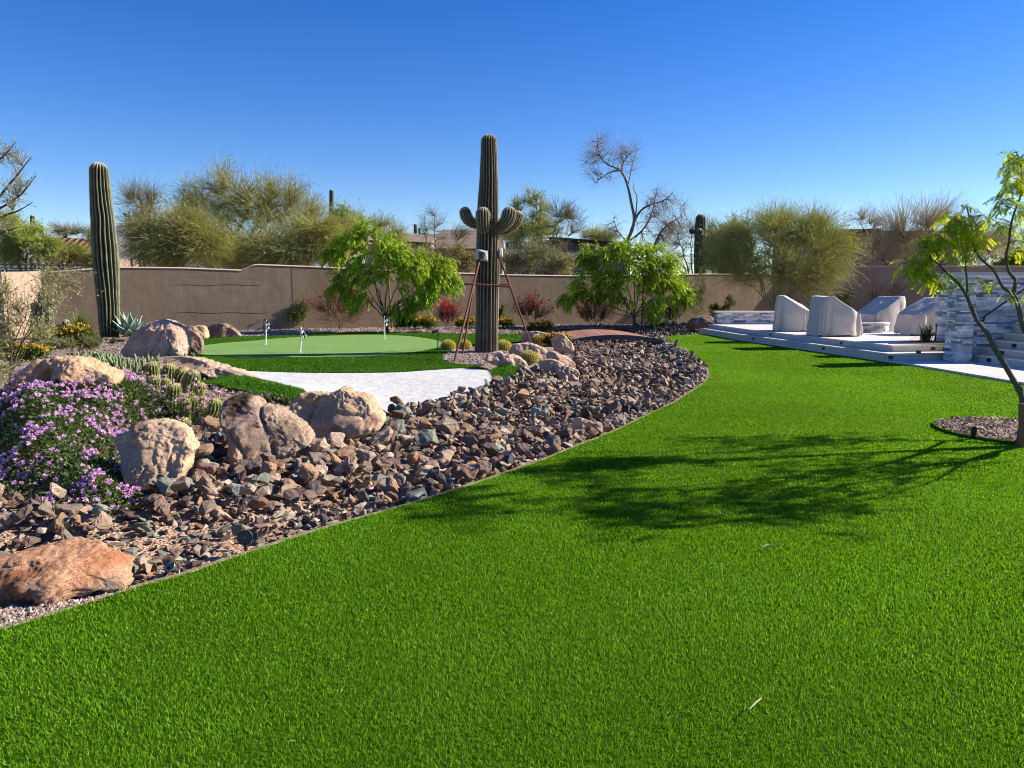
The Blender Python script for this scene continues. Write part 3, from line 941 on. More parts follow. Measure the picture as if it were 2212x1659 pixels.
# planter soil bed between the walls
tag(MB().prism([(xa - .75, Y1 + 1.35), (xa - .02, Y1 + 1.15), (xa + 1.2, Y1 + .9), (xl + 1.3, Y0 - .02), (xl - .5, Y0 - .05), (xl - 1.1, Y0 - .25)], .2, zP + .012).build("planter_soil", mottled("dark_mulch", [(.035, .028, .025), (.09, .07, .06)], 40, 6, bs=60, bstr=.9)), "dark mulch in the planter between the stone walls", "planter")

# fire pit
fy = 21.3
fp = thing("fire_pit", "low round stacked stone fire pit with pale cap between the covered chairs", "fire pit", tuple(W(1893, 722, fy) * A([1, 1, 0]) + A([0, .55, zP])))
fc = W(1893, 722, fy)[:2] + A([-.05, .55])
ang = np.linspace(0, 2 * np.pi, 33)[:-1]
ztop = W(1893, 701, fy)[2]
ring = np.c_[np.cos(ang), np.sin(ang)]
k_ = np.arange(32); kn = (k_ + 1) % 32
MB().prism(fc + ring * .55, zP, ztop).build("core", m_dark0, fp)
stacked(fc + ring * .58, zP, ztop, 5, 0, True).build("stone_face", m_strip_stone, fp)
V = np.vstack([np.c_[fc + ring * r_, np.full(32, z_)] for r_, z_ in ((.62, ztop + .002), (.62, ztop + .05), (.36, ztop + .05), (.36, ztop - .1))])
o = MB().add(V, np.vstack([np.stack([k_ + 32 * j, kn + 32 * j, kn + 32 * j + 32, k_ + 32 * j + 32], 1) for j in range(3)])).build("cap", m_ledgec, fp)
V = np.c_[fc + ring * .36, np.full(32, ztop - .08)]
MB().add(np.vstack([V, [[*fc, ztop - .03]]]), np.stack([k_, kn, np.full(32, 32)], 1)).build("lava_rock", mottled("lava_rock", [(.02, .02, .02), (.07, .065, .06)], 30, bs=40, bstr=1, bdist=.03), fp)

# ------------------------------------------------------------ covered chairs
m_cloth, nt, b = mat("cover_cloth")
c = coord(nt)
f = noise(nt, c, 2.2, 7, .6)
nt.links.new(ramp(nt, f, [(.3, (.50, .445, .39)), (.7, (.54, .485, .43))]), b.inputs["Base Color"])
b.inputs["Roughness"].default_value = .8
bump(nt, b, noise(nt, coord(nt, "Object", (1, 1, .4)), 3, 3, .5), .15, .03)
def cover(label, centre, heading, w, d, zb, zf, seed, cant=0.0):
    """fabric cover over a deep lounge chair: high back, top sloping to a low front.
    heading = direction (rad) the chair faces"""
    n, m = 26, 22
    # grid over the rounded box: around (closed) x height, then top patch by shrinking rings
    per = 96
    a = np.linspace(0, 2 * np.pi, per, endpoint=False)
    se = .36
    cx_, cy_ = np.sign(np.cos(a)) * np.abs(np.cos(a)) ** se, np.sign(np.sin(a)) * np.abs(np.sin(a)) ** se   # x: facing direction, y: across
    rows = []
    top = lambda X: np.where(X < -.52, zb - .04 * (X + .52) ** 2, zb + (zf - zb) * np.clip((X + .52) / 1.37, 0, 1) - .25 * zf * np.clip(X - .85, 0, 1) ** 1.0)
    us = np.concatenate([np.linspace(0, 1, m), np.linspace(.97, 0, 14)])
    for j, u in enumerate(us):
        if j < m:
            sc = 1.0 + .05 * (1 - u) - .035 * u ** 6
            X, Y = cx_ * sc, cy_ * sc
            Z = top(cx_) * u ** .9
        else:
            sc = u * .965
            X, Y = cx_ * sc, cy_ * sc
            Z = top(X) + .012 * (1 - u)
        rows.append(np.c_[X, Y, Z])
    P = A(rows)
    U = us[:, None]
    side = np.arange(len(us)) < m
    # folds: vertical pleats growing to the hem, diagonal drags from the corners
    zz = P[:, :, 2] / zb
    pl_ = fbm(np.c_[np.tile(np.cos(a) * 3.2, len(us)) + seed, np.tile(np.sin(a) * 3.2, len(us)), zz.ravel() * .5], 3, seed + 4).reshape(zz.shape)
    fold = .085 * pl_ * (1.1 - zz) + .022 * np.sin(a[None] * 19 + 1.7 * seed + 2.5 * zz + 3 * pl_) * np.clip(1 - zz * 1.05, 0, 1)
    nz = fbm(np.c_[P.reshape(-1, 3) * A([2.0, 2.0, 1.1]) + seed * 3.1], 4, seed).reshape(P.shape[:2])
    diag = .035 * np.abs(fbm(np.c_[(P.reshape(-1, 3) @ A([[1.2, .4, 0], [.4, 1.2, 0], [1.6, -1.2, .4]])) * 1.3 + seed], 2, seed + 9).reshape(P.shape[:2]))
    disp = np.where(side[:, None], fold + .012 * nz - diag, .018 * nz)
    r_ = np.stack([np.cos(a), np.sin(a)], 1)[None]
    P[:, :, 0] = P[:, :, 0] * d / 2 + disp * r_[:, :, 0]
    P[:, :, 1] = P[:, :, 1] * w / 2 + disp * r_[:, :, 1]
    P[:, :, 2] += np.where(side[:, None], 0, .02 * nz)
    hem = .02 + .02 * np.sin(a * 6 + seed) + .015 * np.sin(a * 11 + seed)
    P[0, :, 2] = np.maximum(hem, .004)
    ch, sh = math.cos(heading), math.sin(heading)
    X = P[:, :, 0] * ch - P[:, :, 1] * sh; Y = P[:, :, 0] * sh + P[:, :, 1] * ch
    V = np.stack([X + centre[0], Y + centre[1], P[:, :, 2] + centre[2]], 2)
    nr = len(us)
    idx = np.arange(nr * per).reshape(nr, per)
    nx_ = np.roll(idx, -1, 1)
    q = np.stack([idx[:-1], nx_[:-1], nx_[1:], idx[1:]], -1).reshape(-1, 4)
    o = MB().add(V.reshape(-1, 3), q).build("covered_chair", m_cloth, origin=centre, smooth=True)
    s_ = o.modifiers.new("sub", 'SUBSURF'); s_.levels = 1; s_.render_levels = 1
    return tag(o, label, "covered chair", "fabric covered lounge chairs round the fire pit")
c1 = A([*GZ([(1722, 716)], zP)[0][:2] + A([0, .35]), zP + .002])
cover("grey fabric chair cover at the left, its bright top sloping down towards the fire pit", c1, R(-24), .92, 1.0, 1.02, .60, 3)
c2 = A([*GZ([(1818, 727)], zP)[0][:2] + A([0, .42]), zP + .002])
cover("wrinkled grey chair cover nearest the lawn, back turned, beside the fire pit", c2, R(2), .98, 1.12, 1.02, .56, 5)
c3 = A([*GZ([(1916, 716)], zP)[0][:2] + A([0, .5]), zP + .002])
cover("grey chair cover behind the fire pit, high back on the right, low front left", c3, R(196), .95, 1.2, 1.0, .5, 8)
c4 = A([*GZ([(2005, 725)], zP)[0][:2] + A([.12, .45]), zP + .002])
cover("grey chair cover partly hidden by the tall stone wall", c4, R(192), .95, 1.2, 1.0, .55, 11)

# ------------------------------------------------------------ houses beyond the wall
m_tile_t, nt, b = mat("tan_roof_tile")
c = coord(nt)
wv = N(nt, "TexWave", Scale=1.0); wv.bands_direction = 'Z'; wv.wave_profile = 'SAW'
mp = coord(nt, "Object", (1, 1, 1.0)); nt.links.new(mp, wv.inputs["Vector"]); wv.inputs["Scale"].default_value = 1.6
f = noise(nt, c, 1.4, 6)
nt.links.new(mixc(nt, wv.outputs["Fac"], ramp(nt, f, [(.3, (.10, .075, .06)), (.7, (.15, .11, .09))]), ramp(nt, f, [(.3, (.30, .23, .185)), (.7, (.40, .31, .25))])), b.inputs["Base Color"])
bump(nt, b, wv.outputs["Fac"], .8, .08)
m_hwall = mottled("house_stucco", [(.26, .19, .15), (.33, .25, .2)], .6, 5, .95, 30, .3)
m_dark = mottled("dark_fascia", [(.035, .025, .022), (.05, .035, .03)], 2, 3, .7, bstr=0)
m_win = mottled("window_glass", [(.03, .06, .11), (.05, .09, .16)], .5, 2, .12, bstr=0, spec=.6)
Yh = 60
H = lambda x, y, Y=Yh: W(x, y, Y)
hs = thing("house", "house with tan tiled hip roofs behind the big saguaro", "house", tuple(H(960, 628) * A([1, 1, 0]) + A([0, 4, 0])))
e0, e1, r0, r1 = H(886, 537), H(1090, 537), H(948, 486.5), H(1080, 484)
dz_ = A([0, 4.5, 0]); bk = A([0, 9, 0])
MB().add([e0, e1, r1 + dz_ * 1, r0 + dz_ * 1, e1 + bk, e0 + bk], [A([(0, 1, 2, 3), (4, 5, 3, 2)]), A([(5, 0, 3), (1, 4, 2)])]).build("roof", m_tile_t, hs)
e0, e1, r0, r1 = H(780, 518, 57), H(932, 524, 57), H(800, 497, 57), H(932, 500, 57)
MB().add([e0, e1, r1 + [0, 2.5, 0], r0 + [0, 2.5, 0], e1 + [0, 5, 0], e0 + [0, 5, 0]], [A([(0, 1, 2, 3), (4, 5, 3, 2)]), A([(5, 0, 3), (1, 4, 2)])]).build("roof", m_tile_t, hs)
MB().box(H(892, 534) * A([1, 0, 0]) + [0, 60.6, -.1], A([H(1085, 534)[0], 68.5, H(1085, 538)[2] - .02])).build("wall", m_hwall, hs)
MB().box(A([H(786, 534, 57)[0], 57.6, -.1]), A([H(930, 534, 57)[0], 60.5, H(930, 524, 57)[2] - .05])).build("wall", m_hwall, hs)
for x in (905, 940, 985):
    a_ = H(x, 570); b_ = H(x + 16, 548); MB().box([a_[0], 60.5, a_[2]], [b_[0], 60.62, b_[2]]).build("window", m_win, hs)
# long grey shed with ribbed metal wall and dark roof edge
m_rib, nt, b = mat("ribbed_metal")
wv = N(nt, "TexWave", Scale=1.5); wv.bands_direction = 'X'; nt.links.new(coord(nt), wv.inputs["Vector"])
nt.links.new(ramp(nt, wv.outputs["Fac"], [(.2, (.10, .105, .12)), (.6, (.19, .195, .21))]), b.inputs["Base Color"])
bump(nt, b, wv.outputs["Fac"], .8, .06)
b.inputs["Roughness"].default_value = .6
sh = thing("shed", "long low grey ribbed metal shed with a dark roof edge between the weeping trees", "shed", tuple(W(1220, 628, 50) * A([1, 1, 0])))
a_, b_ = W(1092, 600, 50), W(1362, 522, 50)
MB().box([a_[0], 50, -.1], [b_[0], 55, b_[2]]).build("wall", m_rib, sh)
z0_ = W(1100, 523, 50)[2]
MB().add([W(1186, 523, 49.6), W(1362, 533, 49.6), W(1362, 524, 49.6), W(1186, 511, 49.6), W(1186, 523, 55.5), W(1362, 533, 55.5), W(1362, 524, 55.5), W(1186, 511, 55.5)], A([(0, 1, 2, 3), (7, 6, 5, 4), (3, 2, 6, 7), (0, 4, 5, 1), (0, 3, 7, 4), (1, 5, 6, 2)])).build("roof", m_dark, sh)
MB().box([W(1183, 550, 49.7)[0], 49.5, -.1], [W(1192, 550, 49.7)[0], 49.9, W(1186, 523, 49.7)[2]]).build("post", m_dark, sh)
m_white = mottled("white_paint", [(.6, .6, .6), (.68, .68, .68)], 3, 3, .6, bstr=0)
MB().box([W(1208, 556, 49.5)[0], 49.4, W(1208, 560, 49.5)[2]], [W(1268, 545, 49.5)[0], 49.96, W(1268, 546, 49.5)[2]]).build("door", m_white, sh)
# modern house on the right
m_mod = mottled("mauve_stucco", [(.30, .215, .185), (.36, .265, .23)], .5, 5, .95, 30, .3)
m_red = mottled("red_brown_fascia", [(.09, .022, .016), (.13, .03, .022)], 2, 3, .6, bstr=0)
mh_ = thing("house", "flat roofed mauve brown house with dark red fascia right of the bushy tree", "house", tuple(W(1840, 628, 48) * A([1, 1, 0])))
MB().box([W(1760, 600, 48)[0], 48, -.1], [W(1905, 600, 48)[0], 56, W(1890, 503, 48)[2]]).build("wall", m_mod, mh_)
MB().box([W(1905.3, 600, 48)[0], 48.5, -.1], [W(2075, 600, 48)[0], 56, W(1990, 497, 48)[2]]).build("wall", m_mod, mh_)
MB().add([W(1690, 508, 46.8), W(1903, 502, 46.8), W(1903, 493, 46.8), W(1690, 500, 46.8), W(1690, 508, 56.5), W(1903, 502, 56.5), W(1903, 493, 56.5), W(1690, 500, 56.5)], A([(0, 1, 2, 3), (7, 6, 5, 4), (3, 2, 6, 7), (0, 4, 5, 1), (0, 3, 7, 4), (1, 5, 6, 2)])).build("roof", m_red, mh_)
for x0, x1, y0, y1 in ((1795, 1822, 505, 560), (1854, 1859, 505, 575), (1843, 1845.5, 506, 575)):
    MB().box([W(x0, y1, 47.9)[0], 47.93, W(x0, y1, 47.9)[2]], [W(x1, y0, 47.9)[0], 47.99, W(x1, y0, 47.9)[2]]).build("window", m_win, mh_)
# red tiled house at the left
m_redtile, nt, b = mat("red_barrel_tile")
wv = N(nt, "TexWave", Scale=1.0); wv.bands_direction = 'X'; nt.links.new(coord(nt), wv.inputs["Vector"]); wv.inputs["Scale"].default_value = .62
f = noise(nt, coord(nt), 1.5, 6)
nt.links.new(mixc(nt, wv.outputs["Fac"], (.09, .03, .02), ramp(nt, f, [(.3, (.36, .13, .065)), (.7, (.48, .2, .10))])), b.inputs["Base Color"])
bump(nt, b, wv.outputs["Fac"], .9, .12)
lh = thing("house", "house with a red barrel tile roof and grey mauve wall beyond the left wall", "house", tuple(W(150, 628, 55) * A([1, 1, 0])))
MB().add([W(60, 556, 55), W(215, 556, 55), W(215, 524, 55) + [0, 3, .4], W(60, 519, 55) + [0, 3, .4], W(60, 556, 62), W(215, 556, 62)], A([(0, 1, 2, 3), (3, 2, 5, 4)])).build("roof", m_redtile, lh)
MB().box([W(66, 556, 55)[0], 55.5, -.1], [W(212, 556, 55)[0], 61, W(66, 555, 55)[2]]).build("wall", m_hwall, lh)
m_gm = mottled("grey_mauve_stucco", [(.20, .165, .165), (.25, .21, .21)], .8, 5, .95, 30, .3)
MB().prism([W(140, 600, 48)[:2], W(222, 600, 48)[:2], W(222, 600, 50.5)[:2], W(140, 600, 50.5)[:2]], -.1, [W(140, 546, 48)[2], W(222, 556, 48)[2], W(222, 556, 48)[2], W(140, 546, 48)[2]]).build("wall", m_gm, lh)
# ============================================================ CACTI
m_sag = vcol("saguaro_skin", .75, .2, 25, .35, .01, .22, 5)
m_spine = vcol("cactus_spines", .7, .2)
def path_frames(pts, n):
    """resample a smooth path to n points"""
    P = smooth(pts, 8)
    d = np.r_[0, np.cumsum(np.linalg.norm(np.diff(P, axis=0), axis=1))]
    s = np.linspace(0, d[-1], n)
    return np.c_[[np.interp(s, d, P[:, k]) for k in range(3)]].T, s / d[-1]
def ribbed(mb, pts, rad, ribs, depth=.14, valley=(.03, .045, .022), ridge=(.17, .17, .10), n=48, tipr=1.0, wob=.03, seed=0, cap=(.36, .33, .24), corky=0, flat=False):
    """fluted cactus column along pts; rad = [(t, radius)...]; rounded tip is added"""
    P, t = path_frames(pts, n)
    r = np.interp(t, [a for a, _ in rad], [b for _, b in rad])
    L = np.sum(np.linalg.norm(np.diff(P, axis=0), axis=1))
    # rounded tip
    tip = r[-1] * tipr
    d = np.clip((1 - t) * L / tip, 0, 1)
    r = r * np.sqrt(np.clip(1 - (1 - d) ** 2, 0, 1)) 
    # more samples at the tip
    ts = np.concatenate([t[t < 1 - tip / L], 1 - tip / L * (1 - np.sin(np.linspace(0, np.pi / 2, 10)))])
    P = np.c_[[np.interp(ts, t, P[:, k]) for k in range(3)]].T
    rr = np.interp(ts, [a for a, _ in rad], [b for _, b in rad])
    d = np.clip((1 - ts) * L / tip, 0, 1)
    rr = rr * np.sqrt(np.clip(1 - (1 - d) ** 2, 1e-4, 1))
    T = np.gradient(P, axis=0); T = unit(T)
    X = np.cross(T, A([0.02, 1, 0.01])); X = unit(X); Y = np.cross(T, X)
    K = ribs * 6
    a = np.arange(K) / K * 2 * np.pi
    ph = np.arange(K) % 6
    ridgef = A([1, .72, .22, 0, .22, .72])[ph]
    wobv = fbm(np.c_[ts * L * 1.1 + seed * 5, ts * 0, ts * 0], 3, seed) * wob
    aw = a[None, :] + wobv[:, None] + .02 * fbm(np.c_[np.repeat(ts * L * 2.0, K), np.tile(a, len(ts)), np.full(K * len(ts), seed)], 2, 3).reshape(len(ts), K)
    R_ = rr[:, None] * (1 - depth * (1 - ridgef[None, :])) * (1 + .03 * fbm(np.c_[np.repeat(ts * L * 1.5, K), np.tile(np.cos(a), len(ts)), np.tile(np.sin(a), len(ts)) + seed], 3, 4).reshape(len(ts), K))
    V = P[:, None, :] + R_[:, :, None] * (np.cos(aw)[:, :, None] * X[:, None, :] + np.sin(aw)[:, :, None] * Y[:, None, :])
    m = len(ts)
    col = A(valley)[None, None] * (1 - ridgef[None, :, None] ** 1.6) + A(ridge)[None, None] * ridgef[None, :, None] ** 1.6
    col = np.broadcast_to(col, (m, K, 3)).copy()
    are = .82 + .3 * ((np.floor(ts * L / .03) % 2) [:, None] * (ridgef > .9)[None, :])
    col *= are[:, :, None]
    tipw = sstep(1 - tip * .8 / L, 1, ts)[:, None, None]
    col = col * (1 - tipw) + A(cap) * tipw
    if corky:
        low = sstep(corky, corky * .4, ts)[:, None, None] * (.5 + .5 * fbm(np.c_[np.repeat(ts * L * 3, K), np.tile(a * 2, m), np.zeros(m * K)], 4, 8).reshape(m, K, 1))
        col = col * (1 - np.clip(low, 0, 1)) + A([.16, .125, .095]) * np.clip(low, 0, 1)
    idx = np.arange(m * K).reshape(m, K); nx_ = np.roll(idx, -1, 1)
    q = np.stack([idx[:-1], nx_[:-1], nx_[1:], idx[1:]], -1).reshape(-1, 4)
    mb.add(V.reshape(-1, 3), q, col.reshape(-1, 3))
    mb.add(V[-1], A([(0, j, j + 1) for j in range(1, K - 1)]), A(cap))
    return V, X, Y, ridgef
def spines(mb, V, ridgef, step, per, ln, w, col, r=rng, up=.3, tmin=0, stagger=True):
    """clusters of thin spines along the ridges of ribbed() output V"""
    rid = np.where(ridgef > .9)[0]
    cen = V.mean(1)
    B, D = [], []
    L = np.r_[0, np.cumsum(np.linalg.norm(np.diff(cen, axis=0), axis=1))]
    s = np.arange(step * .5 + L[-1] * tmin, L[-1], step)
    for j, k in enumerate(rid):
        ss = s + (step * .5 if (j % 2 and stagger) else 0)
        ss = ss[ss < L[-1]]
        pts = np.c_[[np.interp(ss, L, V[:, k, q]) for q in range(3)]].T
        cc = np.c_[[np.interp(ss, L, cen[:, q]) for q in range(3)]].T
        B.append(pts); D.append(unit(pts - cc))
    B = np.repeat(np.vstack(B), per, 0); D = np.repeat(np.vstack(D), per, 0)
    D = unit(D + rdir(len(B), r) * .9 + A([0, 0, up]))
    n = len(B)
    mb.leaves(B, D, rdir(n, r), ln * r.uniform(.6, 1.2, n), w, jit(col, n, .2, r), .3)
    return mb

# the big braced saguaro
base = G1(1051, 762)
Yc = base[1]
q = lambda vx, vy, dY=0: W(vx, vy, Yc + dY)
u_ = Yc / F
sg = thing("saguaro_cactus", "tall grey green saguaro with short upcurved arms, braced by rusty poles beside the putting green", "cactus", base)
mb = MB()
m_gold0 = leafy('pale_spines', .25, .6, .2)
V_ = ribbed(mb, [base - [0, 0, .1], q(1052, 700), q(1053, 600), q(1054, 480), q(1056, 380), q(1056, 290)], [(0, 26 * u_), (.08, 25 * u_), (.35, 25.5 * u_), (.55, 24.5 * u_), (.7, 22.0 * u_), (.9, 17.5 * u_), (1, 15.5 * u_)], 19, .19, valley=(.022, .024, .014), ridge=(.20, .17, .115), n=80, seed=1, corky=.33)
o = mb.build("trunk", m_sag, sg, smooth=True)
spines(MB(), V_[0], V_[3], .04, 3, .03, .005, (.42, .38, .28), tmin=.35).build("spines", m_gold0, o)
for pts, r0, r1 in (([q(1040, 486, .05), q(1022, 482, -.03), q(1008, 470, -.06), q(1003, 447, -.06)], 10.5, 12.5),
                    ([q(1046, 492, -.22), q(1044, 488, -.42), q(1043, 472, -.50), q(1043, 447, -.50)], 13, 15),
                    ([q(1066, 492, -.10), q(1085, 487, -.22), q(1098, 470, -.28), q(1101, 446, -.28)], 12, 15.5),
                    ([q(1066, 500, .05), q(1096, 494, .05), q(1114, 478, .05), q(1121, 455, .05)], 10, 13)):
    mb = MB()
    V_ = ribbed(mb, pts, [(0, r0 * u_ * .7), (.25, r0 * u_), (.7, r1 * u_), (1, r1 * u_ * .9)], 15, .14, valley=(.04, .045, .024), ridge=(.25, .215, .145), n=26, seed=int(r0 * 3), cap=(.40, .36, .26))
    o = mb.build("arm", m_sag, sg, smooth=True)
    spines(MB(), V_[0], V_[3], .035, 4, .035, .005, (.46, .42, .31)).build("spines", m_gold0, o)
# rusty brace poles with padded tops
m_rust = mottled("rusty_steel", [(.10, .035, .022), (.17, .06, .035), (.12, .05, .035)], 6, 6, .8, 60, .4, .003)
m_pad = mottled("pad_cloth", [(.38, .36, .34), (.48, .46, .43)], 9, 5, .95, 30, .5, .01)
br_ = thing("cactus_brace", "rusty steel pole brace with white padded tops holding the big saguaro", "brace", base + A([0, -.6, 0]))
def pole(p0, p1, r_=.022, name="pole", m_=m_rust):
    return MB().tubes(A([p0, A(p0) * .5 + A(p1) * .5, p1]), [r_] * 3, 8, cap=True).build(name, m_, br_, smooth=True)
gA, gB, gC = G1(980, 783), G1(998, 768), G1(1150, 748)
tA, tC = W(1036, 561, Yc - .32), W(1079, 556, Yc - .05)
pole(gA - [0, 0, .05], tA, .026); pole(gB - [0, 0, .05], tA + [-.04, .12, -.02], .022); pole(gC - [0, 0, .05], tC, .026)
pole(W(1003, 613, Yc - .42), W(1101, 619, Yc - .36), .024, "crossbar"); pole(W(1066, 613, Yc + .34), W(1102, 616, Yc + .3), .02, "crossbar")
def pad(c_, hx, hz, th, tilt):
    n = 14
    X, Z = np.meshgrid(np.linspace(-1, 1, n), np.linspace(-1, 1, n))
    nz = fbm(np.c_[X.ravel() * 2, Z.ravel() * 2, X.ravel() * 0 + c_[0]], 3, 2).reshape(X.shape)
    bul = (1 - X ** 4) * (1 - Z ** 4)
    fr = np.stack([X * hx * (1 + .06 * nz), -th * bul * (1 + .5 * nz) + .18 * hx * X ** 2, Z * hz * (1 + .06 * nz) + tilt * X * hx], 2)
    bk_ = np.stack([X * hx * .98, th * .5 * bul + .18 * hx * X ** 2 + .003, Z * hz * .98 + tilt * X * hx], 2)
    idx = np.arange(n * n).reshape(n, n)
    qf = np.stack([idx[:-1, :-1], idx[:-1, 1:], idx[1:, 1:], idx[1:, :-1]], -1).reshape(-1, 4)
    return MB().add(fr.reshape(-1, 3) + c_, qf).add(bk_.reshape(-1, 3) + c_, qf[:, ::-1]).build("pad", m_pad, br_, smooth=True)
pad(W(1040, 551, Yc - .31), 13 * u_, 11 * u_, .05, -.2)
pad(W(1081, 546, Yc - .06), 5 * u_, 9 * u_, .07, 0)
MB().box(W(1037, 560, Yc - .40) - [.025, 0, 0], W(1043, 544, Yc - .36) + [.02, .01, 0]).build("clamp", m_iron, br_)

# big saguaro by the left wall
base = G1(236, 727); Yl = base[1]; ul = Yl / F
q = lambda vx, vy, dY=0: W(vx, vy, Yl + dY)
sg2 = thing("saguaro_cactus", "thick dark green armless saguaro leaning slightly in front of the left wall", "cactus", base)
mb = MB()
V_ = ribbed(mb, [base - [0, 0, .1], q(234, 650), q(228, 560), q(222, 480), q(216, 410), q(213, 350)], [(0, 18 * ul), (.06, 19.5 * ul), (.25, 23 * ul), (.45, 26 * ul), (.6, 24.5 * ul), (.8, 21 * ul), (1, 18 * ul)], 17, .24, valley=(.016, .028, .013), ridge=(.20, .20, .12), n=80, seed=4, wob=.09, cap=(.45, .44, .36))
o = mb.build("trunk", m_sag, sg2, smooth=True)
spines(MB(), V_[0], V_[3], .05, 3, .032, .006, (.44, .42, .3), tmin=.05).build("spines", m_gold0, o)
# saguaro beyond the wall at the right
Yr = 42.0; ur = Yr / F
q = lambda vx, vy, dY=0: W(vx, vy, Yr + dY)
b_ = W(1513, 628, Yr) * A([1, 1, 0])
sg3 = thing("saguaro_cactus", "dark saguaro with two small round arm buds standing beyond the wall", "cactus", b_)
mb = MB(); ribbed(mb, [b_, q(1513, 600), q(1512, 530), q(1514, 462)], [(0, 12 * ur), (.5, 13 * ur), (.8, 12 * ur), (1, 10 * ur)], 16, .12, ridge=(.13, .13, .08), n=50, seed=9)
mb.build("trunk", m_sag, sg3, smooth=True)
for pts, r_ in (([q(1512, 503, -.1), q(1511, 502, -.45), q(1511, 493, -.5)], 7.5), ([q(1502, 500), q(1494, 501), q(1491, 494)], 4.5), ([q(1524, 500), q(1526, 500), q(1527, 495)], 3.5)):
    mb = MB(); ribbed(mb, pts, [(0, r_ * ur * .6), (.5, r_ * ur), (1, r_ * ur)], 12, .13, ridge=(.2, .18, .12), n=16, seed=3); mb.build("arm", m_sag, sg3, smooth=True)
# far saguaros on the skyline
for vx, vt, w_, Yd, lab in ((716, 409, 5.5, 75, "distant armless saguaro spearing above the palo verde trees"), (70, 464, 5, 70, "tallest of the thin distant saguaros over the red tiled house"),
                            (91, 486, 4, 80, "short thin distant saguaro beside the tallest one at the left"), (141, 491, 4.5, 75, "distant saguaro standing just above the red tile roof"),
                            (897, 483, 4, 90, "thin distant saguaro beside the tan tiled roof"), (906, 492, 3, 90, "very short distant saguaro stub against the tan tiled roof")):
    b_ = W(vx, 628, Yd) * A([1, 1, 0])
    mb = MB(); ribbed(mb, [b_, W(vx - .5, 580, Yd), W(vx, 520, Yd), W(vx, vt, Yd)], [(0, w_ * Yd / F), (1, w_ * .85 * Yd / F)], 12, .12, ridge=(.12, .11, .08), n=20, seed=vx)
    tag(mb.build("saguaro_cactus", m_sag, smooth=True, origin=b_), lab, "cactus", "distant saguaros on the skyline")
# columnar cacti half hidden by the creosote
for vx, vy, vt, r_, lab in ((92, 745, 628, 10, "green columnar cactus half hidden by the grey green shrub, next to the pilaster"), (143, 742, 690, 9, "smaller columnar cactus between the shrub and the yellow flowers"), (178, 742, 706, 7, "shortest columnar cactus at the foot of the left wall corner")):
    b_ = G1(vx, vy); Yd = b_[1]
    t_ = thing("columnar_cactus", lab, "cactus", b_)
    for dx, hh in ((0, 1), (-r_ * 1.6, .8), (r_ * 1.5, .65)):
        mb = MB(); ribbed(mb, [b_ + [dx * Yd / F, 0, -.05], W(vx + dx, vy + (vt - vy) * .5 * hh, Yd), W(vx + dx, vy + (vt - vy) * hh, Yd)], [(0, r_ * .8 * Yd / F), (.3, r_ * Yd / F), (1, r_ * .8 * Yd / F)], 12, .16, valley=(.03, .055, .03), ridge=(.16, .2, .13), n=20, seed=vx)
        mb.build("stem", m_sag, t_, smooth=True)

# golden barrel cacti by the saguaro
m_gold = leafy("golden_spines", .25, .5, .3)
def barrel(v, label, gold=(.62, .54, .16)):
    x0, y0, x1, y1 = v
    b_ = G1((x0 + x1) / 2, y1 - 2)
    Yd = b_[1] + .12; r_ = (x1 - x0) / 2 * Yd / F * .93; hh = (y1 - y0) * Yd / F * .92
    t_ = thing("golden_barrel_cactus", label, "cactus", b_, "golden barrel cacti around the big saguaro")
    c_ = b_ + [0, r_ * .8, 0]
    mb = MB()
    n, ribs = 22, 24
    th = np.linspace(-.9, np.pi / 2, n)
    rr, zz = np.cos(th) ** .85, (np.sin(th) + .78) / 1.78
    K = ribs * 6; a = np.arange(K) / K * 6.28318; ph = np.arange(K) % 6
    rf = A([1, .7, .2, 0, .2, .7])[ph]
    V = np.stack([c_[0] + r_ * rr[:, None] * (1 - .14 * (1 - rf)) * np.cos(a), c_[1] + r_ * rr[:, None] * (1 - .14 * (1 - rf)) * np.sin(a), np.broadcast_to(c_[2] - .02 + hh * zz[:, None], (n, K))], 2)
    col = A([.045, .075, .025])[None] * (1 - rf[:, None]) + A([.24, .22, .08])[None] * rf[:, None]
    idx = np.arange(n * K).reshape(n, K); nx_ = np.roll(idx, -1, 1)
    mb.add(V.reshape(-1, 3), np.stack([idx[:-1], nx_[:-1], nx_[1:], idx[1:]], -1).reshape(-1, 4), np.tile(col, (n, 1)))
    mb.build("body", m_sag, t_, smooth=True)
    sp = MB()
    spines(sp, V[2:], rf, r_ * .10, 8, r_ * .27, r_ * .045, gold, up=.5)
    # woolly crown
    a2 = rng.uniform(0, 6.28, 160); rr2 = r_ * .3 * np.sqrt(rng.random(160))
    Bq = np.c_[c_[0] + rr2 * np.cos(a2), c_[1] + rr2 * np.sin(a2), np.full(160, c_[2] + hh * .955)]
    sp.leaves(Bq, unit(np.c_[np.cos(a2) * .6, np.sin(a2) * .6, np.ones(160)]), rdir(160), r_ * .2, r_ * .03, jit((.62, .56, .26), 160, .15), .4)
    sp.build("spines", m_gold, t_)
barrel((952, 735, 983, 760), "golden barrel cactus left of the rusty poles, nearest the putting green")
barrel((990, 735, 1018, 758), "golden barrel cactus between the rusty poles and the saguaro trunk")
barrel((1069, 736, 1105, 761), "golden barrel cactus just right of the saguaro trunk")
barrel((1149, 724, 1181, 748), "golden barrel cactus beside the yellow flowers among the rocks")
barrel((1124, 759, 1164, 786), "pale yellow golden barrel cactus at the foot of the right brace pole", (.58, .54, .20))
barrel((1233, 710, 1255, 719), "small round golden barrel cactus beyond the wooden bridge", (.4, .38, .2))

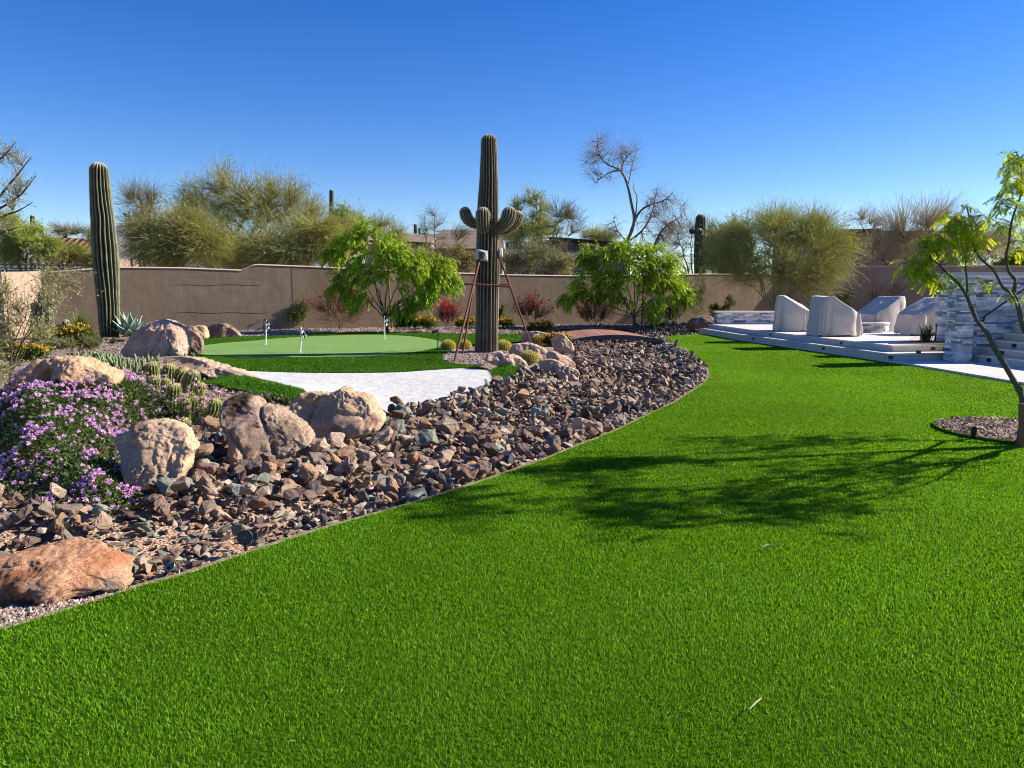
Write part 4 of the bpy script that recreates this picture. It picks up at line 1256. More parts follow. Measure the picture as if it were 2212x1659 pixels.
# clump of columnar golden cacti at the left
tc = []
def stem_clump(label, stems):
    b_ = G1(*stems[0][0])
    t_ = thing("torch_cactus", label, "cactus", b_)
    for (bv, tv, r_, *cur) in stems:
        g = G1(*bv); Yd = g[1]
        mid = ((bv[0] + tv[0]) / 2 + (cur[0] if cur else 0), (bv[1] + tv[1]) / 2)
        mb = MB()
        V, X, Y, rf = ribbed(mb, [g - [0, 0, .05], W(mid[0], mid[1], Yd), W(tv[0], tv[1], Yd - .03)], [(0, r_ * .8 * Yd / F), (.35, r_ * Yd / F), (.8, r_ * Yd / F), (1, r_ * .9 * Yd / F)], 13, .2, valley=(.05, .095, .028), ridge=(.18, .24, .065), n=26, seed=int(bv[0]), cap=(.30, .27, .12))
        o = mb.build("stem", m_sag, t_, smooth=True)
        sp = spines(MB(), V[1:], rf, .022, 6, .022, .005, (.66, .58, .28))
        sp.build("spines", m_gold, o)
stem_clump("short spiny torch cacti beside the long left boulder at the purple flowers' edge", [((262, 850), (243, 816), 11, -3), ((278, 846), (264, 800), 11, -3), ((255, 858), (248, 833), 9, -2), ((290, 862), (280, 815), 11)])
stem_clump("ribbed torch cacti with yellow spines standing upright in the middle of the purple flowers", [((332, 840), (328, 782), 12.5), ((336, 862), (334, 812), 11), ((362, 842), (367, 786), 13), ((360, 866), (358, 818), 10)])
stem_clump("large cluster of curved ribbed torch cacti with yellow spines beside the grooved boulder", [((388, 845), (402, 795), 17, -4), ((406, 850), (420, 800), 15), ((372, 890), (377, 828), 14), ((390, 885), (396, 852), 9), ((398, 905), (401, 862), 11), ((412, 880), (412, 850), 9), ((418, 900), (424, 858), 13), ((436, 900), (440, 860), 10), ((420, 910), (446, 876), 14, 6), ((424, 922), (466, 862), 15, 16), ((400, 935), (398, 905), 12), ((424, 870), (436, 828), 10)])
# finger cactus clumps
m_fing = vcol("finger_cactus_skin", .6, .3, None, 0, 0, .2, 14)
def fingers(label, v, n, hv, seed):
    r = np.random.default_rng(seed)
    x0, y0, x1, y1 = v
    b_ = G1((x0 + x1) / 2, y1)
    t_ = thing("finger_cactus", label, "cactus", b_)
    for i in range(n):
        mb = MB()
        vx, vy = r.uniform(x0, x1), r.uniform(y0 + (y1 - y0) * .45, y1)
        g = G1(vx, vy); Yd = g[1]; L = hv * Yd / F * r.uniform(.6, 1.15)
        ln = A([r.normal(0, .22), r.normal(0, .22), 1.0])
        pts = g + np.linspace(0, 1, 6)[:, None] * ln * L
        rad = r.uniform(2.6, 3.6) * Yd / F * A([.9, 1, 1, 1, .85, .25])
        mb.tubes(pts, rad, 7, jit((.13, .17, .07), 1, .3, r)[0] * np.ones(3), cap=True)
        mb.build("stem", m_fing, t_, smooth=True)
fingers("clump of stubby pale green finger cactus behind the long boulder, half in shade", (165, 748, 240, 800), 62, 17, 3)
fingers("clump of taller pale green finger cactus beside the torch cacti", (238, 768, 350, 806), 60, 21, 4)
fingers("small clump of finger cactus in front of the long flat pink rock", (385, 772, 428, 802), 22, 26, 6)

# agave
ag = G1(276, 728)
t_ = thing("agave", "pale blue green agave rosette with broad white edged leaves behind the round pink boulder", "agave", ag)
m_ag = vcol("agave_leaf", .5, .35, None, 0, 0, .12, 6)
r = np.random.default_rng(2)
for i in range(24):
    a = i * 2.39996 + .3; tl = .12 + .95 * (1 - i / 24) ** .8
    L = (.86 + .16 * r.random()) * (.75 + .25 * (1 - tl / 1.1)); n = 9
    s = np.linspace(0, 1, n)
    el = np.pi / 2 - tl - .35 * s * tl
    st_ = np.c_[np.cos(el) * math.cos(a), np.cos(el) * math.sin(a), np.sin(el)] * (L / n)
    P = ag + [0, .15, .02] + np.cumsum(st_, 0) - st_[0]
    wd_ = .13 * np.sin(np.clip(s * .82 + .22, 0, 1) * np.pi) ** .8 * (1 - s ** 6); wd_[-1] = .002
    sd = A([-math.sin(a), math.cos(a), 0]); up_ = np.cross(sd, unit(st_))
    V = np.stack([P - sd * wd_[:, None] - up_ * wd_[:, None] * .35 * -1, P - sd * wd_[:, None] * .8 + up_ * wd_[:, None] * .24, P, P + sd * wd_[:, None] * .8 + up_ * wd_[:, None] * .24, P + sd * wd_[:, None] + up_ * wd_[:, None] * .35], 1)
    idx = np.arange(n * 5).reshape(n, 5)
    qf = np.stack([idx[:-1, :-1], idx[:-1, 1:], idx[1:, 1:], idx[1:, :-1]], -1).reshape(-1, 4)
    cc = np.tile(A([(.52, .52, .36), (.22, .32, .25), (.18, .28, .22), (.22, .32, .25), (.52, .52, .36)]), (n, 1)) * r.uniform(.85, 1.1)
    Vb = V.reshape(-1, 3) - up_.repeat(5, 0) * (.012 * np.tile(A([0, 1, 1.4, 1, 0]), n))[:, None]
    MB().add(V.reshape(-1, 3), qf, cc).add(Vb, qf[:, ::-1], cc).build("leaf", m_ag, t_, smooth=True)

# ============================================================ BOULDERS
def granite(name, c1, c2, c3, dark=.25, bs=.8):
    m, nt, b = mat(name)
    c = coord(nt)
    f = noise(nt, c, 2.2, 8, .65, .3)
    col = ramp(nt, f, [(.32, c1), (.5, c2), (.68, c3)])
    f2 = noise(nt, c, 46, 4, .75)
    col = mixc(nt, .75, col, ramp(nt, f2, [(.34, (.45, .42, .42)), (.5, (1, 1, 1)), (.66, (1.35, 1.3, 1.25))]), 'MULTIPLY')
    va = N(nt, "VertexColor", layer_name="Col")
    col = mixc(nt, 1, col, va.outputs[0], 'MULTIPLY')
    f3 = noise(nt, c, 1.1, 6, .7)
    col = mixc(nt, ramp(nt, f3, [(.56, (0, 0, 0)), (.68, (dark,) * 3)]), col, (.10, .075, .065))
    nt.links.new(col, b.inputs["Base Color"])
    b.inputs["Roughness"].default_value = .9; b.inputs["Specular IOR Level"].default_value = .15
    n1 = bump(nt, b, noise(nt, c, 7, 8, .7), .40 * bs, .05)
    n2 = bump(nt, b, noise(nt, c, 38, 6, .75), .55 * bs, .014, n1)
    bump(nt, b, noise(nt, c, 120, 3, .7), .5 * bs, .005, n2)
    return m
g_tan = granite("tan_granite", (.36, .225, .135), (.46, .305, .195), (.54, .385, .265), .2)
g_pink = granite("pink_granite", (.34, .22, .155), (.45, .305, .225), (.53, .385, .295), .3)
g_grey = granite("grey_granite", (.24, .165, .115), (.335, .24, .17), (.43, .32, .235), .6, 1.1)
g_rust = granite("rust_granite", (.32, .15, .075), (.46, .26, .155), (.52, .36, .25), .55, 1.5)
g_buff = granite("buff_granite", (.36, .235, .15), (.46, .32, .215), (.54, .405, .29), .15)
g_dark = granite("dark_granite", (.12, .085, .065), (.22, .155, .115), (.38, .28, .2), .6)

def icosphere(sub):
    bm = bmesh.new()
    bmesh.ops.create_icosphere(bm, subdivisions=sub, radius=1)
    V = A([v.co[:] for v in bm.verts]); T = A([[v.index for v in f.verts] for f in bm.faces])
    bm.free()
    return V, T
ICO = {k: icosphere(k) for k in (3, 4, 5, 6)}
BOULDERS = []
def boulder(label, outline, m_, thick=.55, sub=6, depth=None, lump=.10, fine=.035, seed=1, grooves=(), power=.75, name="boulder", lean=.0, ridged=.0, facets=7, belly=.7, stains=()):
    """rock whose front outline follows the photo; real depth comes from a rounded solid of that outline"""
    O = smooth(outline, 4, True)
    x0, x1, y1 = O[:, 0].min(), O[:, 0].max(), O[:, 1].max()
    g = G1(O[O[:, 1].argmax(), 0] * .5 + (x0 + x1) * .25, y1 - 3) if depth is None else W((x0 + x1) / 2, y1, depth)
    cx_, cy_ = (x0 + x1) / 2, (O[:, 1].min() + y1) / 2
    wv_ = (x1 - x0) * g[1] / F
    th = thick * wv_ / 2
    Yd = g[1] + th * .55
    u = Yd / F
    L = np.c_[(O[:, 0] - cx_) * u, (cy_ - O[:, 1]) * u]
    angs = np.linspace(-np.pi, np.pi, 361)
    rad = np.zeros(361)
    dx, dz = np.cos(angs), np.sin(angs)
    for i in range(len(L)):
        a, b_ = L[i], L[(i + 1) % len(L)]
        e_ = b_ - a
        den = dx * e_[1] - dz * e_[0]
        with np.errstate(divide='ignore', invalid='ignore'):
            t = (a[0] * e_[1] - a[1] * e_[0]) / den
            s = (a[0] * dz - a[1] * dx) / den
        ok = (s >= -1e-6) & (s <= 1 + 1e-6) & (t > 0)
        rad = np.where(ok, np.maximum(rad, t), rad)
    V, T = ICO[sub]
    V = V.copy()
    ro = np.hypot(V[:, 0], V[:, 2])
    ph = np.arctan2(V[:, 2], V[:, 0])
    r_ = np.interp(ph, angs, rad)
    rp = ro ** power
    y = np.sign(V[:, 1]) * np.abs(V[:, 1]) ** .85
    y = np.where(y < 0, y * belly, y * 1.15)
    Q = np.c_[np.cos(ph) * r_ * rp, y * th, np.sin(ph) * r_ * rp]
    # broad flat facets, as split granite has
    fr_ = np.random.default_rng(seed + 100)
    ext = np.abs(Q).max(0)
    for _ in range(facets):
        fn_ = unit(A([fr_.normal(0, .8), -abs(fr_.normal(.9, .4)), fr_.normal(.25, .7)]))
        pr = (Q / ext) @ fn_
        ex_ = np.maximum(pr - np.quantile(pr, fr_.uniform(.80, .90)), 0)
        Q = Q - (fn_ * ext)[None] * (ex_ * .8 * (1 - np.clip(ro, 0, 1) ** 6))[:, None]
    # normals (approx.)
    me = bpy.data.meshes.new("t"); me.from_pydata(Q.tolist(), [], T.tolist()); me.update()
    nn = np.zeros(len(Q) * 3); me.vertices.foreach_get("normal", nn); nn = nn.reshape(-1, 3)
    bpy.data.meshes.remove(me)
    sc = max(wv_, .3)
    S_ = Q / sc * 3.2 + seed * 7.7
    front = 1 - .65 * np.clip(ro, 0, 1) ** 4    # keep the outline where it was measured
    d1 = fbm(S_, 3, seed)
    d2 = fbm(S_ * 3.5, 4, seed + 3)
    rdg = -np.abs(fbm(S_ * 1.6, 3, seed + 5))
    Q = Q + nn * ((sc * lump * d1 + sc * ridged * (rdg + .35)) * front + sc * fine * d2 * .42)[:, None]
    Q = Q + nn * (sc * .012 * fbm(S_ * 11, 3, seed + 8))[:, None]
    for (gx0, gy0, gx1, gy1, gw, gd) in grooves:
        a, b_ = A([(gx0 - cx_) * u, (cy_ - gy0) * u]), A([(gx1 - cx_) * u, (cy_ - gy1) * u])
        p = Q[:, [0, 2]] + .05 * sc * np.c_[fbm(S_ * 2, 2, 21), fbm(S_ * 2, 2, 22)]
        ab = b_ - a
        t = np.clip(((p - a) @ ab) / (ab @ ab), 0, 1)
        dd = np.linalg.norm(p - (a + t[:, None] * ab), axis=1)
        Q = Q - nn * (gd * sc * np.exp(-(dd / (gw * sc)) ** 2) * (nn[:, 1] < .2))[:, None]
    c_ = W(cx_, cy_, Yd)
    ln_ = (lean * 1.2 + .15) * Q[:, 2]            # the face leans back up the bank
    Q[:, 1] += ln_
    Q[:, 2] -= ln_ * (EYE - c_[2]) / Yd
    V = Q + c_
    zmin = h(c_[None])[0] - .25
    V[:, 2] = np.maximum(V[:, 2], zmin)
    col = np.ones((len(V), 3))
    for (sx_, sy_, sr_, sc_) in stains:           # desert varnish and mineral patches
        p2 = np.c_[(sx_ - cx_) * u, (cy_ - sy_) * u][0]
        dd = np.linalg.norm(Q[:, [0, 2]] - p2, axis=1) + .5 * sr_ * u * fbm(S_ * 4, 4, 41)
        w_ = sstep(sr_ * u * 1.15, sr_ * u * .6, dd)[:, None]
        col = col * (1 - w_) + A(sc_) * w_
    o = MB().add(V, T, col).build(name, m_, smooth=True)
    BOULDERS.append((label, O))
    return tag(o, label, "boulder")
boulder("huge low rust orange boulder at the lawn edge, cut off by the left border", [(-120, 1290), (-60, 1215), (30, 1194), (110, 1200), (180, 1215), (240, 1235), (290, 1262), (272, 1274), (200, 1290), (120, 1306), (40, 1318), (-60, 1322)], g_rust, .75, 6, belly=.45, stains=[(60, 1275, 60, (.62, .45, .36)), (180, 1240, 50, (1.1, .95, .85)), (110, 1215, 30, (.8, .74, .72))], lump=.06, fine=.035, seed=3, lean=.55, power=.7)
boulder("buff lumpy boulder with vertical folds beside the purple flowers", [(240, 939), (265, 931), (287, 909), (322, 904), (362, 906), (385, 916), (400, 931), (406, 951), (420, 969), (411, 986), (413, 1006), (405, 1024), (392, 1043), (384, 1058), (360, 1060), (345, 1056), (315, 1060), (287, 1044), (272, 1016), (260, 979), (250, 956)], g_buff, .85, 6, lump=.03, fine=.028, seed=6, stains=[(290, 925, 18, (.62, .58, .55)), (380, 990, 40, (1.1, 1.05, 1.0))], ridged=.02, power=.55, grooves=[(352, 985, 362, 1050, .016, .04), (330, 990, 322, 1050, .016, .03), (380, 960, 390, 1040, .016, .03), (270, 950, 330, 965, .02, .03)], lean=.3)
boulder("large grey brown boulder with two deep slanting grooves and a dark stained top", [(467, 897), (470, 863), (493, 850), (519, 847), (534, 854), (550, 870), (560, 872), (592, 878), (623, 896), (649, 912), (665, 925), (678, 943), (678, 955), (660, 969), (636, 986), (618, 998), (597, 1008), (568, 1014), (545, 1020), (519, 1015), (512, 992), (500, 964), (487, 937), (474, 914)], g_grey, .6, 6, lump=.02, fine=.035, seed=8, stains=[(505, 862, 34, (.22, .19, .18)), (620, 930, 26, (.72, .7, .7)), (560, 985, 30, (1.15, 1.08, 1.0))], facets=4, power=.5, grooves=[(548, 862, 575, 915, .014, .06), (575, 915, 616, 990, .016, .07), (512, 925, 560, 990, .013, .05), (560, 990, 585, 1010, .013, .05), (488, 925, 530, 1005, .02, .03)], lean=.45)
boulder("broad tan boulder with knobbly top in front of the white sand", [(623, 884), (628, 863), (641, 852), (662, 845), (701, 847), (722, 842), (735, 833), (753, 839), (761, 845), (792, 852), (808, 868), (821, 889), (831, 902), (827, 922), (806, 936), (785, 944), (756, 957), (727, 958), (701, 951), (675, 946), (664, 926), (646, 906)], g_tan, .6, 6, lump=.03, fine=.026, seed=11, stains=[(741, 915, 15, (.55, .6, .68)), (812, 902, 12, (.55, .5, .5)), (660, 880, 30, (1.12, 1.05, .95))], ridged=.01, power=.55, grooves=[(690, 850, 668, 920, .02, .05), (745, 892, 790, 896, .025, .04), (640, 865, 690, 880, .02, .03)], lean=.3)
boulder("long tan boulder with a shadowed overhang, at the left above the purple flowers", [(12, 870), (22, 830), (40, 795), (75, 775), (120, 769), (165, 774), (205, 790), (240, 806), (248, 822), (238, 838), (200, 850), (150, 862), (110, 876), (70, 895), (25, 905)], g_tan, .7, 6, stains=[(70, 850, 60, (.85, .72, .62)), (180, 800, 60, (1.1, 1.04, .98))], lump=.05, fine=.03, seed=14, grooves=[(95, 812, 165, 842, .04, .12), (165, 842, 240, 838, .03, .05)], lean=.35)
boulder("tall round pink boulder with cracked face at the left end of the green", [(268, 765), (276, 738), (292, 716), (315, 700), (345, 692), (375, 700), (395, 712), (403, 735), (404, 760), (395, 772), (350, 775), (300, 772)], g_pink, .85, 6, lump=.035, fine=.03, seed=17, ridged=.02, grooves=[(365, 695, 340, 770, .018, .04), (380, 710, 375, 770, .015, .035), (330, 720, 310, 765, .02, .03)], lean=.2)
boulder("dark grey boulder in the shade of the round pink boulder", [(396, 715), (412, 712), (428, 722), (438, 738), (438, 758), (430, 769), (405, 770), (396, 755)], g_dark, .9, 5, lump=.05, fine=.03, seed=19)
boulder("long low pink rock sloping from the round boulder down to the white sand", [(322, 782), (340, 770), (375, 768), (410, 772), (450, 784), (500, 797), (540, 808), (570, 820), (578, 829), (545, 828), (500, 819), (450, 806), (400, 800), (350, 798)], g_pink, .35, 6, lump=.025, fine=.012, seed=23, power=.7, lean=.6)
boulder("small tan flat topped rock behind the dark grey boulder", [(397, 722), (402, 708), (420, 704), (440, 704), (448, 720), (446, 733), (430, 734), (405, 732)], g_tan, .9, 5, lump=.04, seed=25)
boulder("low dark brown rock lying on the turf collar near the wall", [(444, 720), (452, 705), (475, 698), (498, 704), (514, 716), (518, 726), (500, 730), (465, 730), (447, 728)], g_dark, .8, 5, lump=.06, seed=27)
# rocks around the saguaro
boulder("lumpy pink rock in front of the saguaro, casting shade on the turf", [(1044, 778), (1052, 764), (1072, 758), (1090, 764), (1110, 766), (1128, 776), (1140, 790), (1142, 801), (1120, 800), (1095, 792), (1065, 787)], g_pink, .6, 5, lump=.08, fine=.04, seed=31, grooves=[(1078, 765, 1084, 785, .03, .05)], lean=.3)
boulder("rounded pink rock behind the pale barrel cactus", [(1098, 764), (1106, 748), (1125, 740), (1150, 742), (1172, 750), (1184, 762), (1182, 778), (1150, 780), (1110, 772)], g_pink, .6, 5, stains=[(60, 1275, 60, (.62, .45, .36)), (180, 1240, 50, (1.1, .95, .85)), (110, 1215, 30, (.8, .74, .72))], lump=.06, fine=.035, seed=33, lean=.25)
boulder("long pink rock sloping down beside the river rock", [(1180, 766), (1190, 757), (1210, 766), (1232, 776), (1243, 788), (1240, 800), (1225, 800), (1205, 790), (1184, 782)], g_pink, .6, 5, lump=.05, fine=.03, seed=35, lean=.3)
boulder("flat pink rock between the pale barrel cactus and the river rock", [(1164, 790), (1172, 778), (1195, 776), (1215, 784), (1226, 798), (1220, 812), (1206, 822), (1195, 812), (1178, 800)], g_pink, .7, 5, lump=.08, fine=.04, seed=37)
boulder("rough rust pink rock lowest of the rocks under the saguaro", [(1202, 800), (1215, 790), (1235, 795), (1250, 803), (1250, 820), (1238, 830), (1218, 830), (1206, 818)], g_pink, .8, 5, lump=.12, fine=.06, seed=39, ridged=.1)
boulder("flat topped pink rock at the left end of the wooden bridge", [(1126, 728), (1136, 719), (1160, 716), (1190, 720), (1205, 728), (1204, 744), (1180, 748), (1140, 745), (1130, 738)], g_pink, .6, 5, lump=.05, fine=.03, seed=41)
boulder("pointed brown rock touching the corner of the wooden bridge deck", [(1190, 735), (1200, 724), (1214, 720), (1228, 732), (1238, 745), (1240, 760), (1225, 764), (1200, 758)], g_pink, .6, 5, lump=.06, fine=.04, seed=43)
boulder("dark rock beside the stone seat wall", [(1484, 704), (1492, 692), (1510, 684), (1535, 684), (1546, 694), (1546, 706), (1515, 708)], g_dark, .9, 5, lump=.06, seed=45, depth=27.6)
# ============================================================ RIVER ROCK
m_rock, nt, b = mat("river_rock")
a = N(nt, "VertexColor", layer_name="Col")
c = coord(nt, "Object")
f = noise(nt, coord(nt, "Object", (7, 7, 26)), 1.0, 8, .7, .6)
f2 = noise(nt, c, 9, 6, .65)
col = mixc(nt, 1, a.outputs[0], ramp(nt, f, [(.28, (.62, .6, .6)), (.5, (1, 1, 1)), (.72, (1.3, 1.24, 1.16))]), 'MULTIPLY')
col = mixc(nt, ramp(nt, f2, [(.58, (0, 0, 0)), (.75, (.45,) * 3)]), col, (.36, .25, .17))
nt.links.new(col, b.inputs["Base Color"])
b.inputs["Roughness"].default_value = .75; b.inputs["Specular IOR Level"].default_value = .25
n1 = bump(nt, b, f, .7, .03)
bump(nt, b, noise(nt, c, 55, 5, .75), .55, .008, n1)

rk = np.random.default_rng(21)
def rock_template(seed, kind, hi=False):
    r = np.random.default_rng(seed)
    ax = {'slab': (1, .68, .32), 'block': (1, .74, .60), 'wedge': (1, .62, .46), 'shard': (1, .48, .36)}[kind]
    n = {'slab': 13, 'block': 14, 'wedge': 10, 'shard': 10}[kind]
    P = r.uniform(-1, 1, (n, 3))
    P /= np.abs(P).max(1, keepdims=True)          # onto a cube: angular blocks
    P *= r.uniform(.72, 1.0, (n, 1))
    if kind == 'wedge': P[:, 2] *= .35 + .65 * (P[:, 0] + 1) / 2
    P = P * A(ax) * .5
    bm = bmesh.new()
    for p in P: bm.verts.new(p)
    bmesh.ops.convex_hull(bm, input=bm.verts)
    bmesh.ops.delete(bm, geom=[v for v in bm.verts if not v.link_faces], context='VERTS')
    bmesh.ops.dissolve_limit(bm, angle_limit=R(12), verts=bm.verts, edges=bm.edges)
    bmesh.ops.bevel(bm, geom=list(bm.edges), offset=.04, segments=1, profile=.6, affect='EDGES', clamp_overlap=True)
    bmesh.ops.triangulate(bm, faces=bm.faces)
    if hi:
        bmesh.ops.subdivide_edges(bm, edges=list(bm.edges), cuts=2, use_grid_fill=True)
        bmesh.ops.triangulate(bm, faces=bm.faces)
    bm.verts.ensure_lookup_table()
    V = A([v.co[:] for v in bm.verts]); 
    V = V + .03 * np.c_[fbm(V * 6 + seed, 2, 1), fbm(V * 6 + seed, 2, 2), fbm(V * 6 + seed, 2, 3) * .6]
    if hi:      # chipped, layered faces
        V = V + .030 * np.c_[fbm(V * A([7, 7, 16]) + seed, 3, 4), fbm(V * A([7, 7, 16]) + seed, 3, 5), fbm(V * 9 + seed, 3, 6)]
    bm.verts.index_update()
    T = A([[v.index for v in f_.verts] for f_ in bm.faces])
    bm.free()
    V[:, :2] -= (V[:, :2].max(0) + V[:, :2].min(0)) / 2
    V[:, 2] -= V[:, 2].min()
    return V / (V[:, 0].max() - V[:, 0].min()), T
KINDS = ['slab', 'block', 'wedge', 'shard']
TEMPH = {k: [rock_template(100 * i + j, k, True) for j in range(9)] for i, k in enumerate(KINDS)}
TEMPL = {k: [rock_template(100 * i + j, k) for j in range(9)] for i, k in enumerate(KINDS)}
TONES = [('mauve brown', (.19, .122, .092), .30), ('warm grey', (.235, .18, .135), .21), ('dark charcoal', (.085, .066, .06), .13), ('rust brown', (.25, .155, .09), .12), ('pale buff', (.41, .31, .235), .10), ('grey green', (.22, .235, .185), .09), ('pinkish', (.30, .215, .16), .07)]
# obstacles the stones should not stand in
OBST = [G(np.c_[O[:, 0], np.minimum(O[:, 1], 1e9)])[:, :2] for _, O in BOULDERS]
lo, hi = RIVER_W.min(0), RIVER_W.max(0)
lo = np.maximum(lo, [-9, 3]); hi = np.minimum(hi, [9, 27])
cand = rk.uniform(lo, hi, (220000, 2))
ok = inside(cand, RIVER_W) & (np.abs(cand[:, 0]) < cand[:, 1] * .70 + .6)
BEYOND = G([(1236, 728), (1300, 716), (1380, 708), (1460, 703), (1540, 703), (1540, 716), (1522, 721), (1486, 722.5), (1447, 725.5), (1432, 731), (1330, 735)])[:, :2]
c2_ = rk.uniform(BEYOND.min(0), BEYOND.max(0), (9000, 2)); c2_ = c2_[inside(c2_, BEYOND)]
cand = np.vstack([cand[ok], c2_])
cand = cand[rk.permutation(len(cand))]
pv = project(np.c_[cand, h(cand)])
ed = edge_dist(cand, EDGE_W, False)
dens = np.ones(len(cand))
# the near left part is thinner: chips and sand show between
dens = np.where((pv[:, 1] > 1075) , .34, dens)
dens = np.where((pv[:, 1] > 1280) & (pv[:, 0] < 280), 0, dens)
dens = np.where((pv[:, 0] > 250) & (pv[:, 0] < 620) & (pv[:, 1] > 1130) & (pv[:, 1] < 1215), .10, dens)
dens = np.where((pv[:, 0] > 560) & (pv[:, 0] < 900) & (pv[:, 1] > 1000) & (pv[:, 1] < 1075), .75, dens)
u__ = rk.random(len(cand))
size = np.where(u__ < .09, rk.uniform(.19, .30, len(cand)), np.where(u__ < .45, rk.uniform(.11, .19, len(cand)), rk.uniform(.06, .11, len(cand))))
pile = (pv[:, 0] > 440) & (pv[:, 0] < 800) & (pv[:, 1] > 900) & (pv[:, 1] < 1090) & (u__ < .32)
size = np.where(pile, rk.uniform(.14, .23, len(cand)), size)
size = size * np.where(pv[:, 1] < 880, .82, 1.0) * np.where(pv[:, 1] > 1080, .85, 1.0)
size = np.where(cand[:, 1] > 13, size * 1.0, size)
size = np.where((pv[:, 1] > 1130) & (pv[:, 0] > 240), size * .62, size)
size = np.where((pv[:, 0] < 440) & (pv[:, 1] > 1040), np.minimum(size, .15), size)
cell = .3
grid = {}
ROCKS = []
LIM = {}
for i in range(len(cand)):
    if rk.random() > dens[i]: continue
    x, y = cand[i]; s = size[i]
    if ed[i] < s * .33: continue
    key = (int(x // cell), int(y // cell))
    bad = False
    for a_ in (-1, 0, 1):
        for b_ in (-1, 0, 1):
            for (xx, yy, ss) in grid.get((key[0] + a_, key[1] + b_), ()):
                if (xx - x) ** 2 + (yy - y) ** 2 < (.27 * (s + ss)) ** 2:
                    bad = True; break
            if bad: break
        if bad: break
    if bad: continue
    grid.setdefault(key, []).append((x, y, s))
    ROCKS.append((x, y, s, pv[i, 0], pv[i, 1]))
ROCKS = [r for r in ROCKS if not any(False for _ in ())]
RX = A(ROCKS)
inb = np.zeros(len(RX), bool)
for (lab, O) in BOULDERS:
    inb |= inside(RX[:, 3:5], np.c_[O[:, 0], O[:, 1]]) | (edge_dist(RX[:, 3:5], O) < RX[:, 2] * 22)
RX = RX[~inb]
nR = len(RX)
zt = h(RX[:, :2])
kidx = rk.choice(4, nR, p=[.42, .27, .17, .14])
tidx = rk.choice(len(TONES), nR, p=A([t_[2] for t_ in TONES]) / sum(t_[2] for t_ in TONES))
tmp = rk.integers(0, 9, nR)
yaw = rk.uniform(0, 6.283, nR)
tx, ty = rk.normal(0, .5, nR), rk.normal(0, .5, nR)
big = RX[:, 2] > .2
lift = rk.random(nR) ** 2 * .11
def rock_xf(i, hi=False):
    V, T = (TEMPH if hi else TEMPL)[KINDS[kidx[i]]][tmp[i]]
    cy_, sy_ = math.cos(yaw[i]), math.sin(yaw[i])
    Mz = A([[cy_, -sy_, 0], [sy_, cy_, 0], [0, 0, 1]])
    Mx = A([[1, 0, 0], [0, math.cos(tx[i]), -math.sin(tx[i])], [0, math.sin(tx[i]), math.cos(tx[i])]])
    My = A([[math.cos(ty[i]), 0, math.sin(ty[i])], [0, 1, 0], [-math.sin(ty[i]), 0, math.cos(ty[i])]])
    Q = (V * RX[i, 2]) @ (Mz @ Mx @ My).T
    return Q - [0, 0, Q[:, 2].min()], T
# screen size decides which 300 are objects of their own
dist = np.hypot(RX[:, 0], RX[:, 1])
vis = (RX[:, 3] > -10) & (RX[:, 3] < 2220) & (RX[:, 4] < 1420)
score = np.where(vis, RX[:, 2] / dist, 0)
# hidden by the flowers
LANT_V = [(-40, 850), (60, 862), (150, 850), (230, 830), (300, 850), (400, 880), (320, 940), (268, 980), (285, 1050), (305, 1085), (240, 1115), (120, 1105), (0, 1070), (-40, 1070)]
score[inside(RX[:, 3:5], A(LANT_V))] = 0
order = np.argsort(-score)
own = order[:300]
LM = [((150, 1140), "the silver spotlight"), ((525, 1165), "the nearest round speaker"), ((372, 1225), "the small tilted spotlight"), ((150, 1250), "the rust orange boulder"), ((335, 1000), "the buff folded boulder"), ((575, 960), "the grooved grey boulder"),
      ((730, 900), "the knobbly tan boulder"), ((1095, 995), "the second round speaker"), ((160, 1080), "the purple flowers"), ((900, 880), "the white sand edge"), ((1350, 890), "the third round speaker"), ((1225, 815), "the pink saguaro rocks"), ((1310, 735), "the wooden bridge"), ((700, 1140), "the lawn edging"), ((900, 1085), "the shaded lawn edge"), ((460, 960), "the torch cacti"), ((1500, 815), "the lawn bulge"), ((640, 1040), "the bare sandy patch")]
SH = {'slab': 'flat slab', 'block': 'chunky block', 'wedge': 'wedge stone', 'shard': 'narrow shard'}
def sz_word(px): return "giant" if px > 62 else "large" if px > 44 else "medium" if px > 32 else "small"
raw = {}
for i in own:
    p = RX[i, 3:5]; px = score[i] * F
    k = min(range(len(LM)), key=lambda j: np.hypot(*(p - LM[j][0])))
    d = p - A(LM[k][0])
    if np.hypot(*d) < 26: rel = "touching"
    elif abs(d[0]) > abs(d[1]) * 1.8: rel = "right of" if d[0] > 0 else "left of"
    elif abs(d[1]) > abs(d[0]) * 1.2: rel = "in front of" if d[1] > 0 else "behind"
    elif d[1] > 0: rel = "in front and right of" if d[0] > 0 else "in front and left of"
    else: rel = "behind and right of" if d[0] > 0 else "behind and left of"
    lab = "%s %s %s %s %s" % (sz_word(px), TONES[tidx[i]][0], SH[KINDS[kidx[i]]], rel, LM[k][1])
    raw.setdefault(lab, []).append(i)
ORD = ["", "second ", "third ", "fourth ", "fifth ", "sixth ", "seventh ", "eighth ", "ninth ", "tenth "]
